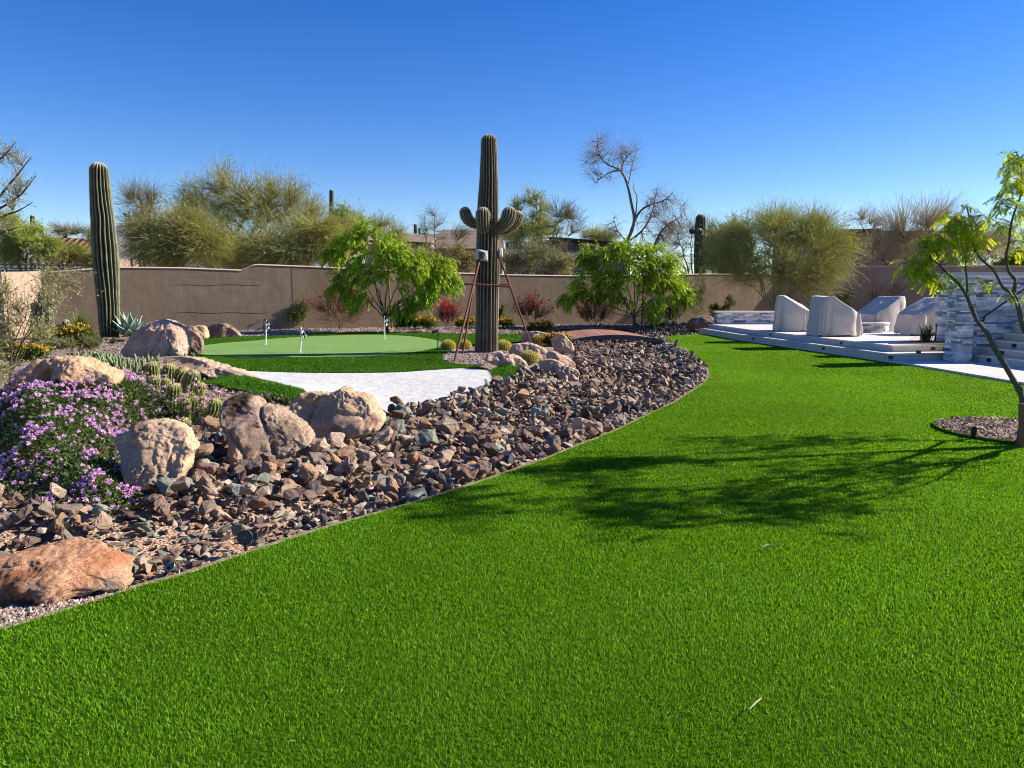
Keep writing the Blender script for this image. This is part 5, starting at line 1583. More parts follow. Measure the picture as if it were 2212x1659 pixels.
for lab, ids in raw.items():
    kx = [LM[j][0] for j in range(len(LM)) if lab.endswith(LM[j][1])][0]
    ids = sorted(ids, key=lambda i: np.hypot(*(RX[i, 3:5] - kx)))
    for n_, i in enumerate(ids):
        L_ = lab if len(ids) == 1 else lab + (", nearest" if n_ == 0 else ", %snearest" % ORD[min(n_, 9)])
        Q, T = rock_xf(i, True)
        colr = A(TONES[tidx[i]][1]) * rk.uniform(.72, 1.28)
        z = zt[i] - .012 - RX[i, 2] * .05 + lift[i]
        loc = A([RX[i, 0], RX[i, 1], z])
        o = MB().add(Q + loc, T, colr).build("river_rock", m_rock, origin=loc)
        tag(o, L_, "rock", "loose rocks of the dry river bed")
mb = MB()
# a lower layer of smaller stones fills the gaps
sm = rk.uniform(lo, hi, (60000, 2)); sm = sm[inside(sm, RIVER_W) & (np.abs(sm[:, 0]) < sm[:, 1] * .70 + .4)]
sm = sm[edge_dist(sm, EDGE_W, False) > .04]
spv = project(np.c_[sm, h(sm)])
keep = (rk.random(len(sm)) < np.where(spv[:, 1] > 1075, .25, .75)) & ~((spv[:, 1] > 1280) & (spv[:, 0] < 280))
for (lab, O) in BOULDERS: keep &= ~(inside(spv, O) & (edge_dist(spv, O) > 4))
sm = sm[keep][:9000]
for (x, y), z in zip(sm, h(sm)):
    V_, T_ = TEMPL[KINDS[rk.integers(0, 4)]][rk.integers(0, 9)]
    a_ = rk.uniform(0, 6.28); s_ = rk.uniform(.045, .10)
    Q_ = V_ * s_ @ A([[math.cos(a_), math.sin(a_), 0], [-math.sin(a_), math.cos(a_), 0], [0, 0, 1]])
    Q_[:, 2] += rk.normal(0, .3) * Q_[:, 0]
    mb.add(Q_ + [x, y, z - .008], T_, A(TONES[rk.integers(0, 7)][1]) * rk.uniform(.6, 1.15))
for i in order[300:]:
    Q, T = rock_xf(i)
    z = zt[i] - .012 - RX[i, 2] * .05 + lift[i]
    mb.add(Q + [RX[i, 0], RX[i, 1], z], T, A(TONES[tidx[i]][1]) * rk.uniform(.65, 1.3))
tag(mb.build("river_rocks", m_rock), "many smaller mauve, grey and brown angular rocks filling the dry river bed", "rocks", kind='stuff')
# chips between the rocks
P = rk.uniform(lo, hi, (70000, 2)); P = P[inside(P, RIVER_W) & (np.abs(P[:, 0]) < P[:, 1] * .7 + .5)]
pvv = project(np.c_[P, h(P)])
keep = rk.random(len(P)) < np.where(pvv[:, 1] > 1060, 1.0, .35)
P = P[keep]
P = np.c_[P, h(P) - .005]
RC = A([t_[1] for t_ in TONES])
chips(P, .018 + .03 * rk.random(len(P)) ** 2.5, RC, .5, "gravel", "small angular chips between the river rocks", 9)
# drips of gravel at the bottom left corner
P = scatter([(-60, 1330), (60, 1316), (150, 1302), (230, 1286), (285, 1268), (290, 1271), (200, 1300), (100, 1331), (0, 1361), (-120, 1400)], 9000, 12)
chips(P, .02, GCOL, .6, "gravel", "pale brown gravel between the rust boulder and the lawn", 10)
# ============================================================ SMALL THINGS
m_black = mottled("black_plastic", [(.018, .018, .02), (.03, .03, .033)], 8, 3, .45, 80, .1, .002, spec=.4)
m_grille, nt, b = mat("speaker_grille")
vor = N(nt, "TexVoronoi", Scale=260.0); nt.links.new(coord(nt), vor.inputs["Vector"])
nt.links.new(ramp(nt, vor.outputs["Distance"], [(.2, (.012, .012, .013)), (.5, (.07, .07, .073))]), b.inputs["Base Color"])
b.inputs["Roughness"].default_value = .5
def frame_of(d):
    d = unit(d); x = unit(np.cross(d, A([0, 0, 1.]))); return d, x, np.cross(x, d)
def lathe(mb, c_, d, prof, k=24, col=(1, 1, 1)):
    """surface of revolution: prof = [(along, radius)]"""
    d, x, y = frame_of(d)
    a = np.arange(k) / k * 2 * np.pi
    V = A([c_ + d * t + r_ * (np.cos(a)[:, None] * x + np.sin(a)[:, None] * y) for t, r_ in prof])
    n = len(prof); idx = np.arange(n * k).reshape(n, k); nx_ = np.roll(idx, -1, 1)
    return mb.add(V.reshape(-1, 3), np.stack([idx[:-1], idx[1:], nx_[1:], nx_[:-1]], -1).reshape(-1, 4), col)
def speaker(v, foot, r_v, aim, label):
    """bullet shaped garden speaker on a stake"""
    g = G1(*foot)
    Yd = g[1]; r_ = r_v * Yd / F
    c_ = W(v[0], v[1], Yd)
    t_ = thing("garden_speaker", label, "speaker", g, "round black garden speakers in the river rock")
    d = unit(A(aim, float))
    lathe(MB(), c_, d, [(-r_ * 1.75, .002), (-r_ * 1.72, r_ * .35), (-r_ * 1.5, r_ * .62), (-r_ * .9, r_ * .86), (0, r_), (r_ * .12, r_), (r_ * .13, r_ * .9), (r_ * .06, r_ * .88)], 28).build("body", m_black, t_, smooth=True)
    lathe(MB(), c_, d, [(r_ * .06, r_ * .88), (r_ * .1, r_ * .6), (r_ * .11, .001)], 28).build("grille", m_grille, t_, smooth=True)
    lathe(MB(), c_ + d * r_ * .112, d, [(0, r_ * .05), (.002, r_ * .04), (.002, .0005)], 8).build("badge", m_steel, t_)
    pb = c_ - d * r_ * .35
    MB().tubes(A([pb, pb - [0, 0, r_ * .8]]), [r_ * .3, r_ * .3], 12).build("collar", m_black, t_, smooth=True)
    MB().tubes(A([pb - [0, 0, r_ * .7], A([pb[0], pb[1], g[2] - .05])]), [r_ * .24, r_ * .24], 12).build("stake", m_black, t_, smooth=True)
speaker((529, 1161), (517, 1200), 17, (.16, -1, .10), "round black garden speaker on a stake, nearest, its grille facing the lawn")
speaker((1103, 994), (1092, 1018), 12, (.93, -.6, .05), "second nearest round black garden speaker, pointing right along the lawn edge")
speaker((1359, 884), (1345, 908), 10, (.97, -.5, .05), "third black garden speaker, half way up the lawn's curved edge")
speaker((1466, 815), (1470, 832), 9, (.9, -.35, -.1), "fourth black garden speaker, just below the lawn bulge")
speaker((1473, 790), (1478, 802), 7.5, (1, -.2, 0), "farthest black garden speaker, among the dark rocks near the bridge end")
def bullet(v0, v1, foot, r_v, label, m_=None):
    g = G1(*foot); Yd = g[1]; r_ = r_v * Yd / F
    a_, b_ = W(v0[0], v0[1], Yd), W(v1[0], v1[1], Yd - .05)
    t_ = thing("spotlight", label, "spotlight", g)
    d = unit(b_ - a_); L = np.linalg.norm(b_ - a_)
    lathe(MB(), a_, d, [(0, .002), (.004, r_ * .55), (L * .5, r_ * .8), (L, r_), (L + .002, r_ * .9), (L - .03, r_ * .85), (L - .031, .001)], 20).build("barrel", m_ or m_gun, t_, smooth=True)
    MB().tubes(A([a_ - d * .015, A([g[0], g[1], g[2] + .03]), A([g[0], g[1], g[2] - .06])]), [r_ * .35, r_ * .35, r_ * .3], 10).build("stem", m_ or m_gun, t_, smooth=True)
m_gun = mottled("gunmetal", [(.20, .20, .205), (.28, .28, .285)], 6, 3, .35, bstr=0, spec=.5, metal=.85)
bullet((153, 1158), (142, 1122), (154, 1163), 7.5, "slender silver spotlight leaning against a green grey rock by the purple flowers")
bullet((380, 1232), (367, 1222), (386, 1243), 11, "stubby dark grey spotlight tilted over at the lawn edge")
bullet((2101, 948), (2104, 926), (2101, 950), 7, "black spotlight standing in the wood chip ring under the mesquite", m_black)
bullet((1107, 772), (1114, 768), (1104, 776), 4, "little black spotlight half hidden in the shade of the pink rocks", m_black)
def path_light(vx, vt, vb, side, label):
    g = G1(vx, vb); Yd = g[1]; u = Yd / F
    t_ = thing("path_light", label, "path light", g, "slim black path lights")
    top = W(vx, vt, Yd)
    MB().tubes(A([g - [0, 0, .05], top]), [.012, .012], 8).build("post", m_black, t_, smooth=True)
    lathe(MB(), top + [side * .05, 0, .01], A([side * 1.0, -.2, -.25]), [(-.07, .004), (-.06, .022), (0, .028), (.075, .034), (.076, .03), (.06, .001)], 14).build("lamp_head", m_black, t_, smooth=True)
path_light(946, 717, 767, -1, "slim black path light with tilted head beside the leftmost golden barrel cactus")
path_light(1065, 716, 742, 1, "slim black path light just right of the saguaro trunk")
path_light(570, 692, 716, 1, "slim black path light behind the leftmost golf flag")
path_light(1434, 723, 741, 1, "slim black path light at the right end of the wooden bridge")
path_light(1153, 704, 723, 1, "slim black path light beside the yellow flowers near the bridge")
g = A([*GZ([(2017, 737)], zP)[0][:2], zP])
t_ = thing("path_light", "dark path light with small round cap beside the spiky planter grass", "path light", g, "slim black path lights")
top = W(2023, 699, g[1]); 
MB().tubes(A([A([top[0], g[1], zP]), top]), [.014, .014], 8).build("post", m_black, t_)
lathe(MB(), top + [0, 0, -.01], A([0, 0, 1.]), [(0, .05), (.015, .05), (.04, .02), (.05, .001)], 14).build("lamp_head", m_black, t_)

# golf flags
m_pole = mottled("white_pole", [(.80, .81, .80), (.86, .87, .86)], 4, 2, .4, bstr=0)
m_flag, nt, b = mat("checker_flag")
uvn = N(nt, "UVMap"); ck = N(nt, "TexChecker", Scale=3.0); nt.links.new(uvn.outputs[0], ck.inputs["Vector"])
ck.inputs["Color1"].default_value = (.80, .81, .82, 1); ck.inputs["Color2"].default_value = (.02, .022, .025, 1)
nt.links.new(ck.outputs[0], b.inputs["Base Color"])
tl = N(nt, "BsdfTranslucent"); nt.links.new(ck.outputs[0], tl.inputs[0]); mxs = N(nt, "MixShader"); mxs.inputs[0].default_value = .6
nt.links.new(b.outputs[0], mxs.inputs[1]); nt.links.new(tl.outputs[0], mxs.inputs[2]); nt.links.new(mxs.outputs[0], nt.nodes["Material Output"].inputs[0])
def flag(vx, vb, vt, fh, lean, seed, label):
    g = G1(vx, vb); Yd = g[1]; u = Yd / F
    t_ = thing("golf_flag", label, "golf flag", g, "checkered flags on the putting green")
    top = W(vx + lean, vt, Yd)
    MB().tubes(A([g + [0, 0, .01], top]), [.015, .013], 8, cap=True).build("flagstick", m_pole, t_, smooth=True)
    k = np.arange(24) / 24 * 6.2832
    cup = MB().add(np.vstack([np.c_[g[0] + .055 * np.cos(k), g[1] + .055 * np.sin(k), np.full(24, g[2] + .024)], [[*g[:2], g[2] + .024]]]), np.stack([np.arange(24), (np.arange(24) + 1) % 24, np.full(24, 24)], 1))
    cup.build("cup", m_white, t_)
    n, m_ = 10, 9
    r = np.random.default_rng(seed)
    X, Z = np.meshgrid(np.linspace(0, 1, n), np.linspace(0, 1, m_))
    hgt = fh * u
    # limp flag: hangs down beside the pole in folds
    px = X * .13 * (1 - .45 * Z) + .02 * np.sin(Z * 9 + seed) * X
    py = -.035 * np.sin(X * 7 + Z * 2 + seed) * (.3 + X)
    pz = -Z * hgt * .72 - X * hgt * .55 * (1 - .3 * Z) 
    V = np.stack([px, py, pz], -1).reshape(-1, 3) + top - [0, 0, .01]
    idx = np.arange(n * m_).reshape(m_, n)
    o = MB().add(V, np.stack([idx[:-1, :-1], idx[1:, :-1], idx[1:, 1:], idx[:-1, 1:]], -1).reshape(-1, 4)).build("flag", m_flag, t_, smooth=True)
    uv = o.data.uv_layers.new(name="UVMap")
    for p in o.data.polygons:
        for li in p.loop_indices:
            vi = o.data.loops[li].vertex_index
            uv.data[li].uv = (X.ravel()[vi], Z.ravel()[vi])
flag(574, 746, 691, 21, 1.0, 1, "checkered golf flag farthest left on the putting green, flag hanging limp")
flag(649, 763, 706, 24, 1.6, 4, "checkered golf flag nearest the white sand, pole tallest in view")
flag(831, 734, 683, 22, -.5, 7, "checkered golf flag at the back of the green in front of the weeping tree")

# wooden bridge
m_deck, nt, b = mat("red_brown_planks")
c = coord(nt)
wv = N(nt, "TexWave", Scale=1.0); wv.bands_direction = 'X'; wv.wave_profile = 'SAW'; wv.inputs["Scale"].default_value = .314 / .14 * 2
nt.links.new(c, wv.inputs["Vector"])
f = noise(nt, coord(nt, "Object", (14, 1.2, 3)), 2, 6, .7)
f3 = noise(nt, coord(nt, "Object", (6.9, .01, .01)), 1, 0, .5)
col = mixc(nt, 1, ramp(nt, f, [(.3, (.26, .115, .075)), (.7, (.40, .20, .135))]), ramp(nt, f3, [(.35, (.75, .75, .75)), (.65, (1.2, 1.2, 1.2))]), 'MULTIPLY')
col = mixc(nt, ramp(nt, wv.outputs["Fac"], [(.0, (1, 1, 1)), (.07, (0, 0, 0))]), col, (.05, .022, .015))
nt.links.new(col, b.inputs["Base Color"]); b.inputs["Roughness"].default_value = .6
a0, a1 = W(1222, 739, 21.9), W(1438, 739, 22.0)
z_ = .06
bx0, bx1 = a0[0], a1[0]
bt = thing("footbridge", "low arched red brown plank footbridge over the end of the dry river bed", "bridge", ((bx0 + bx1) / 2, 22.8, 0))
X = np.linspace(0, 1, 31)
arch = lambda t: z_ + .17 * (1 - (2 * t - 1) ** 2)
y0_, y1_ = lambda t: 21.9 + 0 * t, lambda t: 25.2 + 0 * t
V = []
for t in X:
    x = bx0 + (bx1 - bx0) * t
    for yy in (y0_(t), y1_(t)):
        for dz_ in (0, -.04): V.append((x - (.25 if yy > 23 else 0), yy, arch(t) + dz_))
k_ = np.arange(30)[:, None] * 4
MB().add(V, np.vstack([k_ + A([[0, 4, 6, 2]]), k_ + A([[1, 3, 7, 5]]), k_ + A([[0, 1, 5, 4]]), k_ + A([[2, 6, 7, 3]])])).build("deck", m_deck, bt)
for yy, dx in ((21.83, 0), (25.21, -.25)):
    V = []
    for t in X:
        x = bx0 + (bx1 - bx0) * t + dx
        for (py, pz) in ((yy, .012), (yy + .06, .012), (yy + .06, -.13), (yy, -.13)): V.append((x, py, arch(t) + pz))
    MB().add(V, np.vstack([k_ + A([[a_, a_ + 4, b_ + 4, b_]]) for a_, b_ in ((0, 1), (1, 2), (2, 3), (3, 0))])).build("edge_beam", m_iron, bt)

# tree ring
rc = A([5.42, 7.95]); rr_ = .80
ang = np.linspace(0, 2 * np.pi, 65)[:-1]
ringp = np.c_[rc[0] + rr_ * np.cos(ang), rc[1] + rr_ * np.sin(ang)]
sheet("mulch_bed", ringp, mottled("mulch_soil", [(.07, .045, .035), (.14, .09, .07)], 30, 5, bs=60, bstr=.8), .012, .12, "soil under the wood chips of the tree ring", zf=lambda P: np.zeros(len(P)))
P = np.c_[rc + rr_ * .985 * np.sqrt(rng.random(7000))[:, None] * unit(rng.normal(size=(7000, 2))), np.zeros(7000) + .012]
MCOL = A([(.36, .25, .19), (.26, .165, .12), (.44, .33, .26), (.15, .10, .08), (.30, .2, .16), (.5, .40, .33)])
n = len(P); dd = rdir(n); dd[:, 2] *= .25; up_ = rdir(n) * .35 + A([0, 0, 1.])
mbm = MB().leaves(P + [0, 0, .012] + np.c_[np.zeros((n, 2)), rng.random(n) * .02], dd, unit(up_), rng.uniform(.03, .10, n), rng.uniform(.010, .030, n), MCOL[rng.integers(0, 6, n)] * rng.uniform(.75, 1.2, (n, 1)), .5)
tag(mbm.build("mulch", m_stone), "brown and pale wood chips in the round tree ring", "mulch", kind='stuff')
ro, ri = rr_ + .035, rr_ - .005
V = np.vstack([np.c_[rc[0] + r_ * np.cos(ang), rc[1] + r_ * np.sin(ang), np.full(64, z)] for r_, z in ((ro, 0), (ro, .035), (ri, .035), (ri, 0))])
kk = np.arange(64); kn = (kk + 1) % 64
tag(MB().add(V, np.vstack([np.stack([kk + 64 * j, kn + 64 * j, kn + 64 * j + 64, kk + 64 * j + 64], 1) for j in range(3)])).build("ring_edging", m_thatch), "dark edging round the wood chip tree ring", "edging")
# cut out of the turf: ring sits where blades were trimmed (see below)
# light poles beyond the wall
for vx, vt, vb, arm, lab in ((305, 426, 500, -1, "taller rust brown court light pole rising behind the palo verde trees"), (279, 462, 560, -1, "shorter court light pole beside the big dark saguaro")):
    Yd = 48 if vx > 300 else 55
    t_ = thing("light_pole", lab, "light pole", W(vx, 628, Yd) * A([1, 1, 0]), "court light poles beyond the wall")
    top = W(vx, vt + 5, Yd); u = Yd / F
    MB().box(A([top[0] - 2.2 * u, Yd - .07, 0]), top + [2.2 * u, .07, 0]).build("post", m_rust, t_)
    MB().add(A([top + A([x_, y_, z_]) * u * 1.0 for x_, z_ in ((1, 1), (-11, 7), (-10, 2), (1, -4)) for y_ in (-4, 4)]), A([(0, 2, 4, 6), (1, 7, 5, 3), (0, 1, 3, 2), (2, 3, 5, 4), (4, 5, 7, 6), (6, 7, 1, 0)])).build("lamp_head", m_rust, t_)
# dry pods on the turf
m_pod = mottled("dry_pod", [(.32, .28, .17), (.40, .35, .23)], 30, 3, bstr=0)
for pts, r_, lab in (([(1619, 1532), (1630, 1520), (1638, 1513), (1645, 1508)], .0022, "curled pale dry pod lying on the near turf"), ([(737, 1488), (738, 1493)], .0015, "tiny pale dry leaf on the turf left of centre"), ([(1646, 1181), (1660, 1176), (1672, 1178)], .0018, "thin pale dry leaf on the turf below the tree's shadow")):
    P = GZ(pts, .045); P = smooth(P, 4)
    tag(MB().tubes(P, r_ * np.sin(np.linspace(.25, 2.9, len(P))) + .001, 6).build("dry_pod", m_pod), lab, "dry leaf")
# ============================================================ PLANTS AND TREES
m_bark = vcol("bark", .9, .15, 22, .6, .02, .3, 9)
m_leaf = leafy("leaf", .38, .5, .3)
m_petal = leafy("petal", .3, .6, .2)
m_twig = vcol("twig_bark", .85, .15, None, 0, 0, .0)

def bez(a, b, c, n):
    t = np.linspace(0, 1, n)[None, :, None]
    return (1 - t) ** 2 * a[:, None] + 2 * t * (1 - t) * b[:, None] + t ** 2 * c[:, None]

def crown_tree(name, label, cat, base, lobes, st, group=None, seed=1, limbs=None, parts=("trunk", "crown")):
    """tree or shrub: limbs to each lobe of the crown, branches inside it, twigs and leaves on those.
    lobes: (x, y, z, rx, ry, rz, weight)"""
    r = np.random.default_rng(seed)
    t_ = thing(name, label, cat, base, group)
    wood = MB(); leaf = MB()
    B = A(base, float)
    lobes = [A(l, float) for l in lobes]
    tot = sum(l[6] for l in lobes)
    fork = B + A([0, 0, st.get('fork', .25)]) + r.normal(0, .04, 3) * A([1, 1, 0])
    r0 = st.get('r0', .05)
    barkc = A(st.get('bark', (.14, .11, .075)))
    limbpts, limbrad = [], []
    if limbs is None:
        wood.tubes(A([B - [0, 0, .1], (B + fork) / 2 + r.normal(0, .02, 3), fork]), [r0 * 1.15, r0, r0 * .9], 7, barkc)
        for l in lobes:
            c = l[:3]; d = c - fork
            mid = fork + d * .5 + A([d[0] * -.12, d[1] * -.12, abs(d[2]) * .12]) + r.normal(0, .12, 3) * np.linalg.norm(d) * .35
            P = bez(fork[None], mid[None], (c + r.normal(0, .2, 3) * l[3:6])[None], 12)[0]
            P[1:-1] += np.cumsum(r.normal(0, .012, (10, 3)), 0) * np.linalg.norm(d)
            rad = np.linspace(r0 * .75 * math.sqrt(max(l[6] / tot * 2.2, .12)), r0 * .12, 12)
            wood.tubes(P, rad, 6, barkc * r.uniform(.85, 1.15))
            limbpts.append(P); limbrad.append(rad)
    else:
        limbpts = [A(smooth(p, 3)) for p, _, _ in limbs]
        for (p, ra, rb), P in zip(limbs, limbpts):
            wood.tubes(P, np.linspace(ra, rb, len(P)) * (1 + .12 * r.normal(size=len(P)).clip(-1, 1)), 8, barkc * r.uniform(.9, 1.1), cap=True)
    # secondary branches
    AP = np.vstack([p[max(1, int(len(p) * st.get('s0', .35))):] for p in limbpts])
    n2t = st.get('n2', 40)
    sec = []
    for li, l in enumerate(lobes):
        n2 = max(2, int(n2t * l[6] / tot))
        d = rdir(n2, r) * A([1, 1, 1])
        tgt = l[:3] + d * l[3:6] * (r.random((n2, 1)) ** .45) * st.get('reach', .85)
        near = ((AP[None] - tgt[:, None]) ** 2).sum(2)
        # choose among close skeleton points, biased to lower ones
        near = near * (1 + .6 * r.random(near.shape)) + .15 * (AP[None, :, 2] > tgt[:, None, 2]) * near
        src = AP[near.argmin(1)]
        mid = (src + tgt) / 2 + r.normal(0, .16, (n2, 3)) * np.linalg.norm(tgt - src, axis=1, keepdims=True) + A([0, 0, st.get('archup', .1)]) * np.linalg.norm(tgt - src, axis=1, keepdims=True)
        S = bez(src, mid, tgt, 6)
        sec.append(S)
        wood.tubes(S, np.linspace(st.get('r2', .012), st.get('r2', .012) * .35, 6)[None] * np.ones((n2, 1)), 4, jit(barkc * 1.05, n2, .15, r))
    sec = np.vstack(sec)
    # twigs
    n3 = st.get('n3', 12)
    ns = len(sec)
    tt = r.uniform(st.get('t0', .25), 1, (ns, n3)) * 4.999
    i0 = tt.astype(int); fr = (tt - i0)[..., None]
    rows = np.arange(ns)[:, None]
    src = (sec[rows, i0] * (1 - fr) + sec[rows, i0 + 1] * fr).reshape(-1, 3)
    tg = unit(sec[rows, i0 + 1] - sec[rows, i0]).reshape(-1, 3)
    cen = np.mean([l[:3] for l in lobes], 0)
    outw = unit(src - (cen + A([0, 0, st.get('cdrop', -.5)])))
    nt_ = len(src)
    L = st.get('L3', .4) * r.uniform(.5, 1.3, nt_)
    D = unit(tg * .5 + outw * st.get('out', .5) + A([0, 0, st.get('up', .4)]) + A(st.get('wind', (0, 0, 0))) + rdir(nt_, r) * st.get('rnd', .6))
    dr = st.get('droop', 0.0)
    steps = st.get('steps', 4)
    P = [src]
    d = D
    for k in range(steps - 1):
        d = unit(d + A([0, 0, -dr]) + r.normal(0, st.get('kink', .12), (nt_, 3)))
        P.append(P[-1] + d * (L / (steps - 1))[:, None])
    P = np.stack(P, 1)
    tw = st.get('r3', .003)
    tcol = jit(st.get('twig', (.17, .17, .08)), nt_, .22, r)
    if tw > 0:
        leafy_twigs = leaf if st.get('green_twigs', False) else wood
        leafy_twigs.tubes(P, np.linspace(tw, tw * .45, steps)[None] * np.ones((nt_, 1)), 3, tcol)
    # leaves
    n4 = st.get('n4', 4)
    if n4:
        a = r.uniform(.12, 1, (nt_, n4)) * (steps - 1.001)
        j0 = a.astype(int); fr = (a - j0)[..., None]
        rows = np.arange(nt_)[:, None]
        lb = (P[rows, j0] * (1 - fr) + P[rows, j0 + 1] * fr).reshape(-1, 3)
        ld = unit(P[rows, j0 + 1] - P[rows, j0]).reshape(-1, 3)
        n = len(lb)
        ldir_ = unit(ld * st.get('lal', .5) + rdir(n, r) * st.get('lrnd', .8) + A([0, 0, st.get('lz', 0)]))
        cols = A(st['cols'])
        ci = r.integers(0, len(cols), n)
        # neighbouring leaves share a tone, so the crown has light and dark sprays
        cl = .5 + .5 * fbm(lb * st.get('cfreq', 1.3), 2, seed)
        col = cols[ci] * (st.get('tone', .75) + st.get('toner', .5) * np.clip(cl, 0, 1))[:, None] * r.uniform(.85, 1.15, (n, 1))
        leaf.leaves(lb, ldir_, rdir(n, r) * .6 + A([0, 0, .6]), st.get('ll', .04) * r.uniform(.7, 1.3, n), st.get('lw', .015) * r.uniform(.7, 1.3, n), col, st.get('lshape', .4))
    fl = st.get('flowers')
    wood.build(parts[0], m_bark, t_, smooth=True)
    if leaf.V: leaf.build(parts[1], m_leaf, t_)
    if fl:
        nf, fs, fcols = fl[:3]
        fm = MB()
        ii_ = r.choice(nt_, min(nf, nt_), replace=False)
        hp = P[ii_, -1]
        if len(fl) > 3: hp = hp[hp[:, 2] > np.quantile(hp[:, 2], fl[3])]
        m_ = len(hp)
        k = 10
        Bp = np.repeat(hp, k, 0); n = len(Bp)
        fcols = A(fcols)
        fm.leaves(Bp, unit(rdir(n, r) + A([0, -.1, .5])), rdir(n, r), fs * r.uniform(.7, 1.2, n), fs * .4, fcols[r.integers(0, len(fcols), n)] * r.uniform(.85, 1.15, (n, 1)), .6)
        fm.build("blossoms", m_petal, t_)
    return t_

def lob(vx, vy, Y, rx, rz, w=1.0, ry=None):
    p = W(vx, vy, Y); u = Y / F
    return (*p, rx * u, (ry if ry else min(rx, rz * 1.3)) * u, rz * u, w)
def lobs(Y, *ls):
    return [lob(vx, vy, Y + dy, rx, rz, (rx * rz) / 1000) for (vx, vy, rx, rz, dy) in ls]

PV = dict(r0=.14, fork=1.0, bark=(.17, .175, .07), n2=150, n3=26, L3=1.05, r2=.02, r3=.0065, reach=1.0, twig=(.40, .39, .14), up=.42, out=.45, rnd=.75, droop=.10, kink=.16, steps=4, n4=3, ll=.085, lw=.03, cols=[(.31, .32, .075), (.40, .39, .10), (.23, .24, .06), (.46, .44, .14)], tone=.7, toner=.8, cfreq=.7, green_twigs=True, lal=.8)
BARE = dict(PV, n4=1, n3=22, twig=(.27, .245, .14), r3=.006, bark=(.13, .105, .08), L3=1.0, up=.35, ll=.06, lw=.02)
TREES = "desert trees beyond the wall"
# big palo verde group on the left
b0 = lambda vx, Y: W(vx, 628, Y) * A([1, 1, 0])
crown_tree("palo_verde_tree", "broad yellow green palo verde with airy top, tallest tree left of the weeping tree", "tree", b0(500, 36), lobs(36, (440, 455, 66, 66, 0), (500, 425, 60, 66, .5), (550, 430, 58, 62, 0), (620, 445, 62, 66, .5), (420, 430, 44, 44, .4), (590, 430, 48, 46, .2), (500, 450, 80, 50, 0), (575, 465, 80, 46, 0), (650, 490, 60, 50, 0), (500, 520, 90, 50, -1), (600, 520, 80, 50, -1), (670, 470, 40, 50, 1)), dict(PV, n2=560, n3=11, n4=3, L3=.95, up=.45, rnd=.8, r2=.024, kink=.22), TREES, 11)
crown_tree("palo_verde_tree", "low dense olive green palo verde right of the thick dark saguaro", "tree", b0(380, 33), lobs(33, (330, 515, 52, 52, 0), (400, 500, 50, 48, 0), (370, 545, 70, 36, -.5), (440, 535, 60, 42, -.5)), dict(PV, n2=230, n3=34, cols=[(0.179, 0.210, 0.062), (0.252, 0.274, 0.084), (0.336, 0.325, 0.115)], up=.25, droop=.2), TREES, 12)
crown_tree("palo_verde_tree", "drooping olive green palo verde overhanging the stepped wall beside the weeping tree", "tree", b0(640, 34), lobs(34, (510, 540, 56, 44, .4), (560, 545, 60, 36, 0), (640, 530, 56, 48, 0), (700, 530, 48, 52, 0), (730, 505, 45, 40, 1), (600, 560, 70, 24, -.6)), dict(PV, n2=230, n3=34, up=.15, droop=.25), TREES, 13)
crown_tree("palo_verde_tree", "thin wispy palo verde with feathery top at the far left of the tree group", "tree", b0(310, 40), lobs(40, (290, 430, 26, 32, 0), (320, 445, 34, 36, 0), (300, 480, 36, 34, 0), (290, 530, 30, 40, 0)), dict(BARE, n2=70, n3=26, n4=2), TREES, 14)
crown_tree("palo_verde_tree", "hazy low palo verde behind the top of the left weeping tree", "tree", b0(800, 48), lobs(48, (770, 495, 40, 30, 0), (820, 490, 32, 24, 0), (850, 520, 40, 26, 0), (760, 540, 60, 30, 0)), dict(PV, n2=110, n3=26, L3=.9), TREES, 15)
crown_tree("weeping_tree", "bluish green drooping tree top poking up behind the left weeping tree", "tree", b0(745, 44), lobs(44, (742, 455, 22, 26, 0), (735, 480, 26, 20, 0), (757, 480, 14, 26, 0)), dict(PV, n2=60, n3=14, droop=.9, up=.2, L3=1.0, n4=10, ll=.16, lw=.045, cols=[(0.126, 0.252, 0.084), (0.190, 0.316, 0.126)], r3=.005, lz=-.8), TREES, 16)
# behind the saguaro
crown_tree("palo_verde_tree", "thin grey green leafless tree in front of the tan tiled roof", "tree", b0(945, 46), lobs(46, (940, 470, 28, 18, 0), (930, 500, 34, 24, 0), (985, 510, 34, 28, 0), (960, 550, 60, 30, 0)), dict(BARE, n2=70, n3=18, L3=.8, n4=1), TREES, 17)
crown_tree("mesquite_tree", "light yellow green tree with an open top just right of the saguaro arms", "tree", b0(1150, 46), lobs(46, (1140, 440, 34, 28, 0), (1175, 455, 28, 26, 0), (1120, 470, 26, 24, 0), (1160, 490, 50, 28, 0), (1130, 505, 50, 22, 0)), dict(PV, n2=120, n3=20, n4=4, twig=(0.284, 0.261, 0.142), cols=[(0.370, 0.454, 0.099), (0.483, 0.567, 0.143), (0.284, 0.370, 0.084)], L3=.6), TREES, 18)
crown_tree("palo_verde_tree", "dense rounded yellow green tree standing above the grey shed", "tree", b0(1140, 58), lobs(58, (1110, 505, 40, 24, 0), (1165, 500, 46, 26, 0), (1280, 512, 40, 16, 0), (1310, 517, 34, 14, 0)), dict(PV, n2=150, n3=26, n4=5, L3=.8, cols=[(0.340, 0.397, 0.084), (0.454, 0.495, 0.113), (0.242, 0.284, 0.072)]), TREES, 19)
crown_tree("palo_verde_tree", "sparse leaning twiggy tree in front of the grey shed, left of the right weeping tree", "tree", b0(1215, 44), lobs(44, (1200, 470, 30, 34, 0), (1225, 460, 22, 28, 0), (1240, 490, 34, 26, 0), (1190, 530, 40, 34, 0)), dict(BARE, n2=80, n3=18, L3=.8), TREES, 20)
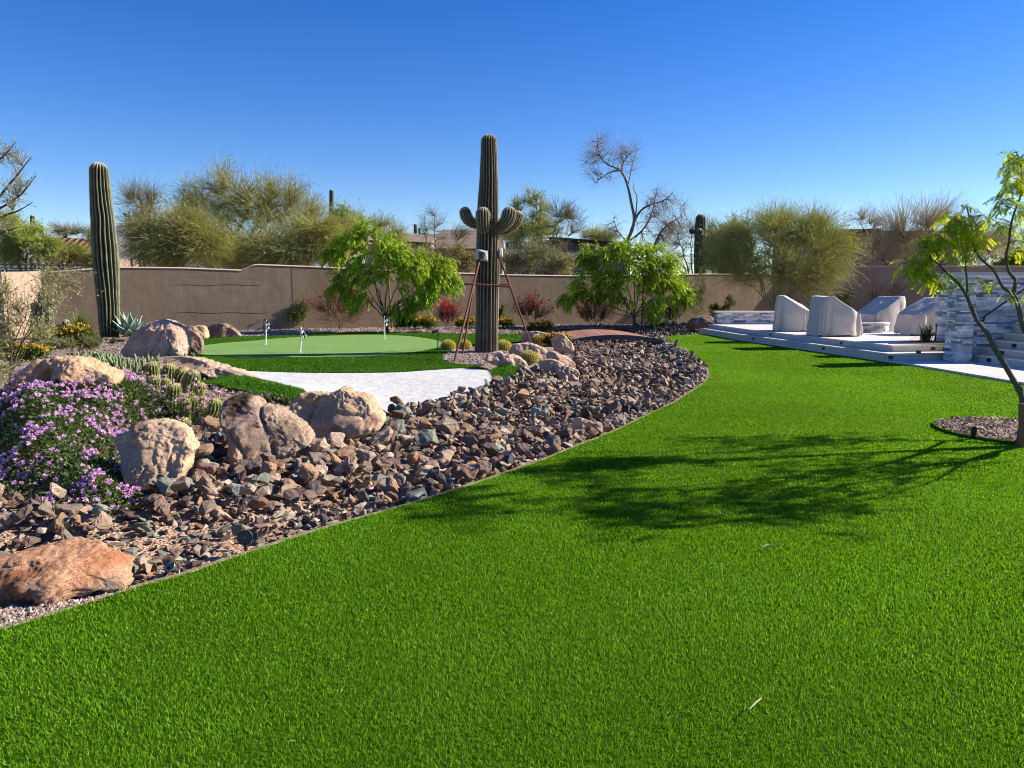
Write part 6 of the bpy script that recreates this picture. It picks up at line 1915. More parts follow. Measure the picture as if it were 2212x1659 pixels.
crown_tree("desert_shrub", "grey green brush in front of the shed, right above the wall top", "shrub", b0(1130, 36), lobs(36, (1110, 565, 36, 26, 0), (1160, 560, 46, 32, 0), (1210, 575, 36, 22, 0)), dict(PV, r0=.04, fork=.2, n2=130, n3=22, L3=.5, cols=[(0.284, 0.298, 0.155), (0.397, 0.397, 0.212), (0.227, 0.242, 0.128)], twig=(0.331, 0.308, 0.189)), TREES, 21)
crown_tree("desert_shrub", "olive brown brush between the left weeping tree and the saguaro, above the wall", "shrub", b0(980, 38), lobs(38, (930, 565, 40, 26, 0), (985, 560, 36, 32, 0), (1015, 570, 22, 24, 0), (880, 570, 40, 20, 0)), dict(PV, r0=.04, fork=.2, n2=140, n3=22, L3=.5, cols=[(0.313, 0.284, 0.128), (0.397, 0.370, 0.170), (0.227, 0.227, 0.099)], twig=(0.308, 0.261, 0.142)), TREES, 22)
# tall bare tree
Yb = 44
q = lambda vx, vy, dY=0: W(vx, vy, Yb + dY)
bl = [([b0(1352, Yb), q(1352, 560), q(1353, 525), q(1362, 505), q(1370, 475), q(1364, 440), q(1358, 410), q(1350, 385), q(1340, 368), q(1328, 362), q(1312, 355), q(1298, 340), q(1292, 322), q(1290, 300), q(1292, 285)], .12, .011),
      ([q(1343, 374), q(1345, 355), q(1355, 340), q(1370, 325)], .05, .012), ([q(1340, 368), q(1318, 372), q(1300, 384), q(1285, 395)], .045, .01), ([q(1356, 405), q(1362, 375), q(1368, 350), q(1376, 318)], .04, .01),
      ([q(1365, 500), q(1374, 470), q(1390, 450), q(1412, 440), q(1440, 430), q(1455, 412)], .08, .015), ([q(1368, 490), q(1374, 455), q(1376, 425), q(1369, 410), q(1368, 395)], .05, .012),
      ([q(1360, 520), q(1385, 500), q(1405, 470), q(1415, 430), q(1420, 405)], .06, .012), ([q(1410, 540), q(1425, 505), q(1450, 480), q(1480, 465)], .07, .012), ([q(1358, 525), q(1335, 500), q(1325, 470)], .05, .012)]
crown_tree("bare_tree", "tall leafless tree with crooked dark trunk reaching high over the right weeping tree", "tree", b0(1352, Yb), lobs(Yb, (1290, 310, 20, 26, 0), (1278, 350, 30, 24, 0), (1320, 335, 34, 22, 0), (1362, 332, 22, 26, 0), (1345, 360, 28, 24, 0), (1300, 382, 28, 18, 0), (1415, 430, 30, 34, 0), (1445, 455, 38, 34, 0), (1400, 475, 34, 34, 0), (1460, 490, 34, 30, 0), (1330, 490, 22, 28, 0), (1420, 520, 50, 34, 0)), dict(BARE, n2=210, n3=13, L3=.9, n4=0, twig=(.36, .33, .28), bark=(.20, .16, .125), r3=.0048, up=.1, s0=.3), TREES, 23, limbs=bl)
crown_tree("palo_verde_tree", "grey leafless thicket behind the dark saguaro with small buds", "tree", b0(1490, 50), lobs(50, (1460, 505, 36, 30, 0), (1500, 500, 40, 34, 0), (1540, 510, 40, 36, 0), (1480, 550, 60, 34, 0), (1560, 520, 30, 30, 0)), dict(BARE, n2=140, n3=18, L3=.9, n4=1), TREES, 24)
crown_tree("evergreen_tree", "dark green tree right of the budded saguaro, behind the bushy tree", "tree", b0(1560, 40), lobs(40, (1550, 535, 34, 46, 0), (1590, 520, 34, 44, 0), (1560, 570, 50, 28, 0), (1600, 560, 40, 34, 0)), dict(PV, n2=180, n3=28, n4=6, L3=.5, cols=[(0.099, 0.155, 0.057), (0.143, 0.200, 0.073), (0.200, 0.257, 0.090)], twig=(0.119, 0.142, 0.059), ll=.10, lw=.04), TREES, 25)
# bushy tree inside the wall at the patio
crown_tree("palo_verde_tree", "large bushy olive green palo verde standing by the shaded wall beyond the patio", "tree", W(1672, 692, 31.5) * A([1, 1, 0]), lobs(31.5, (1595, 530, 50, 46, 0), (1655, 515, 66, 46, 0), (1735, 520, 66, 50, 0), (1795, 550, 52, 52, 0), (1690, 585, 75, 44, -.6), (1770, 600, 62, 40, -.6), (1620, 590, 44, 34, 0), (1690, 490, 60, 26, .4), (1760, 492, 50, 26, .4), (1565, 560, 34, 34, 0)), dict(PV, r0=.09, fork=.5, n2=420, n3=24, L3=.95, n4=5, ll=.06, lw=.024, r3=.0045, cols=[(0.210, 0.274, 0.067), (0.283, 0.325, 0.084), (0.157, 0.210, 0.054), (0.358, 0.367, 0.126)], wind=(-.05, 0, .1)), None, 26)
crown_tree("palo_verde_tree", "wind combed brown twiggy palo verde above the wall behind the young mesquite", "tree", b0(1990, 42), lobs(42, (1895, 535, 40, 44, 0), (1930, 515, 50, 50, 0), (1990, 510, 46, 50, 0), (2040, 510, 46, 50, 0), (1970, 560, 70, 30, 0), (2080, 530, 50, 50, 0), (2120, 550, 40, 40, 0), (2000, 475, 50, 32, 0)), dict(BARE, n2=260, n3=13, L3=1.5, n4=1, twig=(.50, .43, .27), up=.5, wind=(.45, 0, .25), rnd=.45, r3=.007), TREES, 27)
crown_tree("palo_verde_tree", "grey wispy tree top above the flat roofed house", "tree", b0(1880, 62), lobs(62, (1865, 472, 34, 18, 0), (1890, 480, 30, 16, 0)), dict(BARE, n2=60, n3=12, L3=1.0, n4=1, wind=(.3, 0, .1), twig=(.46, .42, .32)), TREES, 28)
crown_tree("palo_verde_tree", "twiggy tree at the right border behind the mesquite", "tree", b0(2150, 44), lobs(44, (2120, 530, 40, 50, 0), (2170, 540, 50, 50, 0), (2215, 530, 50, 50, 0), (2150, 580, 70, 26, 0)), dict(BARE, n2=170, n3=14, L3=1.3, twig=(.45, .41, .26), n4=2), TREES, 29)
crown_tree("evergreen_shrub", "dark glossy shrub at the right border above the stone wall", "shrub", b0(2195, 38), lobs(38, (2180, 575, 30, 24, 0), (2220, 560, 40, 34, 0)), dict(PV, r0=.04, n2=90, n3=20, n4=8, L3=.35, cols=[(0.106, 0.157, 0.042), (0.210, 0.252, 0.062)], ll=.09, lw=.045), TREES, 30)
# left edge beyond the wall
crown_tree("palo_verde_tree", "bright yellow green palo verde at the left border above the railing", "tree", b0(60, 34), lobs(34, (20, 500, 40, 34, 0), (70, 520, 48, 34, 0), (40, 550, 60, 26, 0), (105, 535, 26, 20, 0)), dict(PV, n2=170, n3=28, n4=6, L3=.5, cols=[(0.313, 0.454, 0.084), (0.427, 0.510, 0.113), (0.227, 0.313, 0.072)]), TREES, 31)
crown_tree("palo_verde_tree", "yellow green bush in front of the red tiled roof", "tree", b0(170, 42), lobs(42, (165, 555, 34, 22, 0), (200, 560, 26, 20, 0), (130, 565, 26, 16, 0), (205, 525, 16, 22, 2)), dict(PV, n2=110, n3=26, n4=5, L3=.6, cols=[(0.294, 0.316, 0.073), (0.358, 0.358, 0.095), (0.210, 0.232, 0.062)]), TREES, 32)
crown_tree("desert_shrub", "pale distant brush on the skyline over the red tiled house", "shrub", b0(170, 75), lobs(75, (165, 505, 26, 12, 0), (195, 508, 22, 12, 0), (130, 500, 20, 14, 0)), dict(BARE, n2=60, n3=20, L3=1.0, n4=1, r3=.012, twig=(.298, .280, .158)), TREES, 33)
# weeping trees inside the wall
WP = dict(r0=.07, fork=.45, bark=(.12, .085, .06), n2=75, n3=9, r2=.009, r3=.0035, L3=.46, up=.25, out=.7, rnd=.6, droop=.40, steps=5, n4=22, ll=.115, lw=.026, lz=-.75, lal=.6, lrnd=.6, cols=[(.28, .43, .02), (.36, .50, .026), (.17, .29, .018), (.45, .57, .035)], twig=(.16, .26, .04), tone=.6, toner=.75, cfreq=1.1, archup=.22, green_twigs=True, s0=.25, reach=.95)
crown_tree("weeping_tree", "bright green weeping tree with drooping leaves left of the braced saguaro", "tree", G1(836, 718), lobs(G1(836, 718)[1], (755, 520, 44, 28, 0), (722, 550, 32, 30, 0), (800, 500, 34, 24, 0), (850, 540, 60, 36, -.2), (880, 575, 60, 32, -.4), (930, 590, 52, 34, 0), (965, 610, 30, 34, 0), (790, 585, 50, 36, -.2), (750, 610, 40, 30, 0), (900, 630, 60, 30, -.3), (940, 570, 34, 26, .3), (870, 660, 34, 22, -.3), (775, 640, 40, 26, 0)), dict(WP, n2=270), "weeping trees along the wall", 41)
crown_tree("weeping_tree", "rounded bright green weeping tree right of the braced saguaro, above the footbridge", "tree", G1(1368, 711), lobs(G1(1368, 711)[1], (1280, 560, 40, 30, 0), (1340, 550, 50, 30, 0), (1400, 555, 50, 32, 0), (1440, 580, 44, 36, 0), (1300, 600, 60, 34, -.2), (1380, 600, 60, 36, -.3), (1250, 635, 38, 24, 0), (1225, 648, 20, 16, 0), (1450, 630, 40, 36, 0), (1410, 660, 30, 30, -.3), (1330, 640, 50, 24, -.3), (1475, 640, 20, 34, 0)), dict(WP, n2=280), "weeping trees along the wall", 42)
m_stake = mottled("wood_stake", [(.19, .085, .04), (.27, .13, .07)], 6, 5, .85, bs=40, bstr=.3)
for v0, v1, lab in (((847, 712), (836, 552), "brown wooden stake holding the left weeping tree"), ((1386, 706), (1390, 612), "brown wooden stake holding the right weeping tree"), ((2209, 968), (2208, 872), "rust brown wooden stake beside the young mesquite trunk")):
    g = G1(*v0); 
    tag(MB().tubes(A([g - [0, 0, .1], W(v1[0], v1[1], g[1])]), [.032, .03], 8, cap=True).build("tree_stake", m_stake, origin=g), lab, "stake", "wooden tree stakes")

# red flowering shrubs, yellow lantanas, other shrubs along the wall
RED = dict(r0=.02, fork=.05, bark=(.09, .05, .04), n2=46, n3=12, L3=.42, r2=.006, r3=.0035, twig=(.12, .045, .035), up=.55, out=.75, rnd=.45, n4=2, ll=.03, lw=.012, cols=[(.05, .06, .02), (.10, .05, .03)], flowers=(120, .055, [(.46, .02, .02), (.42, .015, .02), (.62, .05, .04)]))
for vx, vb, rx, rz, Yo, sd, lab in ((735, 714, 52, 40, 0, 51, "wide red flowering shrub with arching twigs under the left weeping tree"), (965, 712, 30, 26, 0, 52, "small red flowering shrub just left of the rusty brace poles"), (1148, 712, 36, 34, 0, 53, "red flowering shrub just right of the rusty brace poles, against the wall"), (1285, 714, 44, 30, -.5, 54, "dark red flowering shrub behind the footbridge"), (1452, 704, 26, 24, 0, 55, "thin reddish shrub under the right side of the second weeping tree")):
    g = G1(vx, vb); Yd = g[1]
    crown_tree("fairy_duster", lab, "shrub", g, [lob(vx - rx * .4, vb - rz * 1.0, Yd, rx * .62, rz * .8, 1), lob(vx + rx * .4, vb - rz * .9, Yd, rx * .62, rz * .7, 1), lob(vx, vb - rz * 1.1, Yd - .2, rx * .6, rz * .8, 1)], dict(RED, L3=.55 * rx / 50 + .15), "red flowering shrubs along the wall", sd, parts=("stems", "leaves"))
YEL = dict(r0=.012, fork=.03, bark=(.08, .09, .03), n2=40, n3=9, L3=.14, r2=.004, r3=.002, twig=(.08, .11, .03), up=.6, out=.5, rnd=.7, n4=9, ll=.045, lw=.024, cols=[(.07, .12, .018), (.11, .165, .022), (.05, .085, .014)], flowers=(150, .05, [(.78, .46, .015), (.80, .36, .01), (.75, .55, .05)], .3))
for v, sd, lab in (((852, 688, 946, 722), 61, "wide yellow flowering lantana under the left weeping tree"), ((985, 690, 1024, 716), 62, "yellow flowering lantana seen between the brace poles and the saguaro"), ((1068, 694, 1108, 716), 63, "yellow flowering lantana just right of the saguaro trunk"), ((1142, 700, 1192, 722), 64, "yellow flowering lantana by the wall left of the footbridge"), ((1172, 728, 1232, 757), 65, "yellow flowering lantana growing among the pink rocks by the footbridge"), ((100, 718, 200, 748), 66, "yellow orange flowering lantana at the foot of the left wall corner"), ((-10, 752, 96, 792), 67, "pale yellow flowering bush under the grey green creosote at the left border")):
    g = G1((v[0] + v[2]) / 2, v[3] - 3); Yd = g[1] + .1
    w_, hh = (v[2] - v[0]) / 2, (v[3] - v[1])
    ls = [lob(v[0] + w_ * (.35 + .43 * k), v[3] - hh * .55 - (2 if k % 2 else 0), Yd, w_ * .42, hh * .42, 1, w_ * .4) for k in range(4)]
    crown_tree("lantana", lab, "shrub", g, ls, dict(YEL, n2=int(30 + w_ * 1.4), L3=.10 + .0005 * w_ * Yd / 4), "yellow flowering lantanas", sd, parts=("stems", "leaves"))
GRN = dict(YEL, flowers=None, cols=[(.10, .13, .03), (.15, .17, .045), (.07, .10, .024)], n4=8)
for v, st_, sd, name, lab in (((605, 655, 672, 712), dict(L3=.3, r2=.006), 71, "green_shrub", "yellow green shrub with one tall shoot against the wall behind the golf flags"), ((482, 684, 520, 706), dict(cols=[(.05, .06, .025), (.09, .09, .045)], n4=5, L3=.2), 72, "small_shrub", "small sparse dark shrub behind the low dark rock"),
                              ((1522, 640, 1592, 703), dict(cols=[(.17, .17, .025), (.22, .21, .03), (.12, .13, .025)], L3=.2, ll=.06, lw=.03), 73, "green_shrub", "round bright yellow green shrub between the right weeping tree and the seat wall"), ((1482, 575, 1526, 700), dict(cols=[(.08, .11, .035), (.12, .145, .055)], L3=.4, up=.9, n4=7), 74, "tall_shrub", "tall thin grey green shrub at the right edge of the second weeping tree"),
                              ((985, 655, 1012, 705), dict(L3=.2, cols=[(.05, .09, .02), (.08, .12, .03)]), 75, "green_shrub", "upright dark green shrub with a red bloom behind the brace poles"), ((1074, 655, 1090, 705), dict(L3=.15, n4=4), 76, "small_shrub", "slim sparse green shrub just right of the saguaro trunk"), ((1395, 700, 1440, 718), dict(L3=.12), 77, "small_shrub", "low dark green shrub under the right weeping tree's hanging branch"),
                              ((1860, 600, 1960, 700), dict(cols=[(.05, .03, .02)], n4=1, L3=.5, up=.9, r3=.004, twig=(.06, .04, .03), flowers=(14, .05, [(.4, .02, .06)])), 78, "bougainvillea", "nearly bare bougainvillea with dark twigs against the shaded wall"), ((1780, 620, 1850, 690), dict(cols=[(.035, .045, .018), (.05, .06, .02)], n4=7, L3=.4, up=.5), 79, "green_shrub", "dark shrub in the shade behind the covered chairs")):
    g = G1((v[0] + v[2]) / 2, v[3]) if v[0] < 1700 else W((v[0] + v[2]) / 2, v[3], 33.5)
    if v[0] >= 1700: g[2] = .1
    Yd = g[1]
    w_, hh = (v[2] - v[0]) / 2, v[3] - v[1]
    ls = [lob(v[0] + w_, v[3] - hh * .35, Yd, w_ * .8, hh * .3, 2), lob(v[0] + w_ * .6, v[3] - hh * .5, Yd, w_ * .5, hh * .3, 1), lob(v[0] + w_ * 1.5, v[3] - hh * .7, Yd, w_ * .4, hh * .28, 1)]
    crown_tree(name, lab, "shrub", g, ls, dict(GRN, n2=60, **st_), None, sd, parts=("stems", "leaves"))
# grasses
m_grs = leafy("grass_blade", .25, .5, .3)
def tuft(name, label, vx, vb, hv, n, spread, cols, wd_=.006, droop=.5, seed=1, ground=None):
    r = np.random.default_rng(seed)
    g = G1(vx, vb) if ground is None else A(ground)
    L = hv * g[1] / F * r.uniform(.55, 1.1, n)
    a = r.uniform(0, 6.283, n); ln = np.abs(r.normal(0, spread, n))
    D = unit(np.c_[np.cos(a) * ln, np.sin(a) * ln, np.ones(n)])
    P = [g + np.c_[r.normal(0, .04, (n, 2)), np.zeros(n)]]
    d = D
    for k in range(5):
        d = unit(d + np.c_[np.cos(a) * .06, np.sin(a) * .06, -droop * .12 * np.ones(n) * (1 + k * .4) * ln.clip(.1, 1)])
        P.append(P[-1] + d * (L / 5)[:, None])
    P = np.stack(P, 1)
    rad = (wd_ * A([.8, 1, .9, .7, .45, .12]))[None] * np.ones((n, 1))
    S = np.c_[-np.sin(a), np.cos(a), np.zeros(n)][:, None, :] * rad[:, :, None]
    V = np.stack([P - S, P + S], 2)
    idx = np.arange(n * 12).reshape(n, 6, 2)
    q_ = np.stack([idx[:, :-1, 0], idx[:, :-1, 1], idx[:, 1:, 1], idx[:, 1:, 0]], -1).reshape(-1, 4)
    cols = A(cols)
    col = np.repeat(cols[r.integers(0, len(cols), n)] * r.uniform(.8, 1.2, (n, 1)), 12, 0)
    return tag(MB().add(V.reshape(-1, 3), q_, col).build(name, m_grs, origin=g), label, "grass tuft", "grassy tufts against the wall")
gc = [(.15, .19, .05), (.24, .25, .09), (.08, .13, .035)]
tuft("grass_tuft", "spiky green grass tuft with pale seed stalks, left of the thick dark saguaro", 176, 733, 62, 300, .42, gc, seed=1, wd_=.014)
tuft("grass_tuft", "spiky grass tuft against the wall above the small flat topped rock", 378, 714, 62, 300, .38, gc, seed=2, wd_=.015)
tuft("grass_tuft", "spiky grass tuft against the wall, right one of the pair behind the tan rocks", 437, 714, 62, 300, .36, gc, seed=3, wd_=.015)
pg = A([*GZ([(2000, 738)], zP)[0][:2], zP + .02])
o = tuft("grass_tuft", "arching green grass plant with pale seed heads in the planter by the stone wall", 2000, 738, 42, 170, .62, [(.14, .17, .06), (.22, .24, .10), (.09, .12, .04)], .009, 1.6, 4, pg)
del o['group']

# creosote and other shrubs at the left
CRE = dict(r0=.03, fork=.25, bark=(.12, .085, .06), n2=70, n3=12, L3=.30, r2=.0065, r3=.0024, twig=(.22, .18, .12), up=.25, out=.5, rnd=.8, n4=10, ll=.034, lw=.013, cols=[(.33, .35, .15), (.42, .43, .21), (.22, .25, .10), (.50, .49, .27)], tone=.75, toner=.45, s0=.3)
g = G1(20, 850); Yd = g[1]
crown_tree("creosote_bush", "tall loose grey green creosote bush in front of the sunlit left wall", "shrub", g, lobs(Yd, (5, 640, 45, 44, 0), (60, 690, 46, 44, 0), (100, 655, 38, 38, 0), (130, 620, 40, 30, .3), (110, 600, 34, 18, .2), (30, 740, 56, 40, 0), (85, 735, 40, 30, .3), (10, 800, 46, 40, -.2)), dict(CRE, n2=80, n3=11, n4=9, L3=.36), None, 81, parts=("stems", "leaves"))
g = G1(170, 768)
crown_tree("creosote_bush", "low spreading olive shrub between the long boulder and the yellow flowers", "shrub", g, lobs(g[1], (140, 748, 44, 12, 0), (190, 745, 34, 12, .2), (95, 755, 30, 14, 0)), dict(CRE, n2=70, L3=.18, cols=[(.19, .23, .08), (.27, .30, .12)]), None, 82, parts=("stems", "leaves"))
# foreground branches reaching in from the left border
g = A([-9.2, 9.0, .1]); Yd = 9.0
q = lambda vx, vy, dY=0: W(vx, vy, Yd + dY)
fl = [([g, A([-9.0, 9, 1.2]), q(-260, 560), q(-120, 490), q(-20, 430)], .07, .02), ([q(-120, 490), q(-20, 440), q(20, 398), q(42, 372), q(68, 338)], .018, .004), ([q(-110, 500), q(-10, 455), q(40, 425), q(62, 400), q(78, 379)], .018, .004), ([q(-150, 490), q(-40, 380), q(10, 335), q(34, 306)], .018, .004), ([q(-100, 520), q(0, 470), q(40, 455), q(70, 437)], .016, .004), ([q(-110, 540), q(0, 505), q(40, 490)], .016, .004)]
crown_tree("acacia_tree", "grey green acacia branches with tiny leaves reaching in at the left border against the sky", "tree", g, [lob(30, 350, Yd, 26, 22, 1, 20), lob(45, 400, Yd, 28, 24, 1, 20), lob(20, 440, Yd, 34, 22, 1.4, 24), lob(-30, 460, Yd, 50, 50, 2), lob(15, 490, Yd, 36, 24, 1.4), lob(10, 340, Yd, 18, 22, .7, 14)], dict(CRE, n2=46, n3=8, L3=.2, n4=9, ll=.024, lw=.010, r2=.005, cols=[(.27, .30, .16), (.35, .37, .21), (.19, .22, .11)], s0=.5, reach=.9), None, 83, limbs=fl)

# purple trailing lantana: mound of leaves and flower heads
lp = G(smooth(LANT_V, 3, True))[:, :2]
def mound_z(P):
    return h(P) + .34 * sstep(0, .55, edge_dist(P, lp)) + .07 * fbm(np.c_[P * 3.5, np.zeros(len(P))], 3, 31)
r = np.random.default_rng(77)
P = r.uniform(lp.min(0), lp.max(0), (130000, 2)); P = P[inside(P, lp) & (P[:, 0] > -P[:, 1] * .75 - .3)]
P = P[:58000]
n = len(P)
zt_m = mound_z(P); zz = h(P) + (zt_m - h(P)) * r.random(n) ** .35
lc = G1(150, 1000)
t_ = thing("purple_lantana", "big sprawling mound of dark green leaves covered in pinkish purple flower heads", "flowering shrub", lc)
LB = np.c_[P, zz]
lcols = A([(.05, .09, .022), (.075, .13, .028), (.034, .06, .016), (.12, .18, .045)])
lv = MB().leaves(LB, unit(rdir(n, r) + A([0, -.15, .45])), rdir(n, r) * .5 + A([0, 0, .8]), r.uniform(.026, .048, n), r.uniform(.017, .030, n), lcols[r.integers(0, 4, n)] * r.uniform(.8, 1.2, (n, 1)), .45)
# stems under the leaves
ns = 900
sp_ = P[r.choice(n, ns)]
s0 = np.c_[sp_ + r.normal(0, .12, (ns, 2)), h(sp_)]; s1 = np.c_[sp_, mound_z(sp_)]
MB().tubes(bez(s0, (s0 + s1) / 2 + r.normal(0, .05, (ns, 3)), s1, 4), np.full((ns, 4), .002), 3, jit((.10, .08, .05), ns)).build("stems", m_twig, t_)
lv.build("leaves", m_leaf, t_)
def head_mesh(mb, c_, up_, s, r):
    k = 22
    d = unit(rdir(k, r) + up_ * 1.1)
    Bp = c_ + d * s * .35
    cols = A([(.62, .34, .72), (.70, .44, .78), (.54, .25, .64), (.76, .54, .80)])
    mb.leaves(Bp, unit(d * .5 + rdir(k, r)), d, s * .75, s * .6, cols[r.integers(0, 4, k)] * r.uniform(.85, 1.2, (k, 1)), .5)
hp = r.uniform(lp.min(0), lp.max(0), (16000, 2)); hp = hp[inside(hp, lp) & (hp[:, 0] > -hp[:, 1] * .72 - .1)]
# flowers gather in drifts
hp = hp[r.random(len(hp)) < sstep(-.35, .55, fbm(np.c_[hp * 1.6, np.zeros(len(hp))], 3, 55)) * .75 + .25][:1900]
extra_v = r.uniform((310, 838), (470, 930), (70, 2))
ex = G(extra_v); 
H3 = np.c_[hp, mound_z(hp) + r.uniform(0, .03, len(hp))]
H3 = np.vstack([H3, ex + np.c_[np.zeros((len(ex), 2)), r.uniform(.1, .3, len(ex))]])
sw_ = np.argsort(np.hypot(H3[:, 0], H3[:, 1]))
rest = MB()
for j, i in enumerate(sw_):
    s = r.uniform(.019, .029)
    up_ = unit(A([r.normal(0, .3), -.35 + r.normal(0, .3), 1.0]))
    if j < 100:
        mb = MB(); head_mesh(mb, H3[i], up_, s, r); mb.build("flower_head", m_petal, t_)
    else: head_mesh(rest, H3[i], up_, s, r)
o = rest.build("flower_heads", m_petal, t_); o['kind'] = 'stuff'
# thin lantana stems carrying the outlying flowers among the torch cacti
n = len(ex)
s1 = H3[-n:]; s0 = ex
MB().tubes(bez(s0, (s0 + s1) / 2 + r.normal(0, .05, (n, 3)), s1, 4), np.full((n, 4), .002), 3, jit((.06, .08, .03), n)).build("stems", m_twig, t_)
nn_ = 2600
kx = r.integers(0, n, nn_); LB = s0[kx] + (s1[kx] - s0[kx]) * r.random((nn_, 1)) + r.normal(0, .05, (nn_, 3)) * A([1, 1, .4])
MB().leaves(LB, unit(rdir(nn_, r) + A([0, -.1, .5])), rdir(nn_, r) * .5 + A([0, 0, .8]), r.uniform(.02, .036, nn_), r.uniform(.012, .02, nn_), lcols[r.integers(0, 4, nn_)]).build("leaves", m_leaf, t_)
# small lantana by the grooved boulder
g = G1(570, 868)
PUR = dict(YEL, n2=30, L3=.08, n4=7, ll=.03, lw=.016, cols=[(.05, .09, .02), (.09, .14, .035)], flowers=(26, .022, [(.48, .19, .56), (.6, .3, .66)], .4))
crown_tree("purple_lantana", "little purple flowering plant between the grooved boulder and the turf strip", "shrub", g, lobs(g[1], (545, 864, 20, 8, 0), (580, 868, 22, 9, 0), (610, 874, 18, 8, 0)), PUR, None, 91, parts=("stems", "leaves"))
g = G1(400, 742)
crown_tree("purple_lantana", "low purple flowering plant on the gravel behind the finger cactus", "shrub", G1(245, 742), lobs(G1(245, 742)[1], (215, 738, 30, 6, 0), (255, 738, 26, 6, 0)), PUR, None, 92, parts=("stems", "leaves"))

# young mesquite at the right border
tb = A([*GZ([(2198, 966)], 0)[0][:2], 0])
Ym = tb[1]
q = lambda vx, vy, dY=0: W(vx, vy, Ym + dY)
ML = [([tb - [0, 0, .1], q(2207, 930), q(2212, 890), q(2204, 848), q(2189, 821), q(2166, 781), q(2148, 752), q(2135, 724), q(2129, 715), q(2111, 693), q(2100, 668), q(2090, 644)], .033, .017),
      ([q(2090, 644), q(2071, 613), q(2046, 590), q(2028, 572), q(2009, 556), q(1990, 535)], .014, .004), ([q(2090, 644), q(2089, 613), q(2086, 564), q(2088, 535), q(2092, 510)], .012, .004),
      ([tb - [0, 0, .1], q(2212, 940, .05), q(2245, 820, .1), q(2240, 750, .1), q(2212, 712, .05), q(2199, 659, .03), q(2189, 635, .02)], .035, .019), ([q(2189, 635), q(2166, 620), q(2146, 584), q(2122, 562), q(2107, 542), q(2100, 518), q(2098, 490), q(2090, 455), q(2085, 445)], .014, .004),
      ([q(2189, 635, .02), q(2193, 606), q(2180, 588), q(2173, 555), q(2180, 524), q(2182, 500), q(2190, 461), q(2204, 424), q(2206, 385), q(2204, 347), q(2196, 330)], .016, .004), ([q(2204, 424), q(2225, 405), q(2260, 380)], .010, .004), ([q(2098, 490), q(2070, 480), q(2055, 478)], .006, .003),
      ([tb - [0, 0, .1], q(2240, 900, .2), q(2320, 760, .6), q(2380, 620, .9), q(2420, 500, 1.1), q(2440, 380, 1.2)], .033, .006), ([q(2380, 620, .9), q(2330, 520, .6), q(2300, 440, .5), q(2290, 320, .3), q(2270, 210, .2), q(2262, 150, .1)], .016, .004), ([q(2420, 500, 1.1), q(2400, 330, .8), q(2380, 200, .6), q(2370, 120, .5)], .014, .004), ([q(2320, 760, .6), q(2420, 680, .2), q(2500, 600, -.1), q(2560, 520, -.2)], .018, .005),
      ([q(2245, 820, .1), q(2330, 700, -.5), q(2390, 600, -.9), q(2430, 520, -1.2)], .018, .005)]
for top_ in ((4.95, 6.3, 3.3), (5.1, 5.85, 2.5), (5.5, 6.3, 3.2), (5.7, 5.8, 2.3), (5.6, 7.1, 3.2), (5.35, 6.7, 3.6)):
    t_ = A(top_)
    ML.append(([tb - [0, 0, .1], tb + A([.25, -.1, .35]), tb + A([.45, -.35, .8]), tb * .35 + t_ * .65 + A([.25, 0, .0]), t_], .026, .004))
r = np.random.default_rng(5)
mt = thing("mesquite_tree", "young multi stemmed mesquite with feathery drooping leaves in the wood chip ring", "tree", tb)
wood = MB()
for p, ra, rb in ML:
    P = smooth(p, 4)
    wood.tubes(P, np.linspace(ra, rb, len(P)) * (1 + .10 * r.normal(size=len(P)).clip(-1.5, 1.5)), 9, A([.105, .10, .085]), cap=True)
clus = [(2000, 545, 40, 34, 34), (1985, 575, 28, 26, 18), (2040, 520, 34, 26, 18), (2025, 590, 34, 22, 22), (2085, 470, 30, 26, 22), (2080, 500, 34, 28, 28), (2110, 520, 22, 30, 18), (2190, 370, 26, 40, 26), (2180, 420, 26, 34, 20), (2205, 460, 22, 30, 14), (2210, 350, 30, 26, 16), (2215, 530, 24, 26, 12), (2095, 618, 12, 20, 5), (2150, 612, 10, 14, 3), (2170, 470, 18, 20, 8)]
clus3 = [(*q(a_, b_), c_ * Ym / F, d_ * Ym / F, e_) for a_, b_, c_, d_, e_ in clus]
for (a_, b_, dY, n_) in ((2440, 400, 1.2, 80), (2420, 520, 1.0, 60), (2560, 520, -.2, 80), (2430, 530, -1.2, 80), (2340, 520, .6, 40), (2480, 620, -.1, 50), (2380, 620, -.8, 50), (2390, 300, .6, 40), (2330, 600, -.9, 60)):
    clus3.append((*q(a_, b_, dY), .42, .30, int(n_ * .8)))
for wx, wy, wz, wn in ((4.95, 6.3, 3.2, 44), (5.1, 6.05, 2.6, 40), (5.35, 6.7, 3.5, 40), (5.6, 6.2, 2.9, 40), (5.2, 5.9, 2.1, 44), (5.7, 5.8, 2.2, 40), (4.95, 5.75, 2.5, 40), (5.6, 7.1, 3.0, 40), (6.2, 6.6, 3.3, 40)):
    clus3.append((wx, wy, wz, .36, .16, wn))
LPts = np.vstack([smooth(p, 4)[len(smooth(p, 4)) // 3:] for p, _, _ in ML])
fro = MB()
mc = A([(.34, .47, .02), (.42, .53, .025), (.23, .37, .025), (.50, .57, .04)])
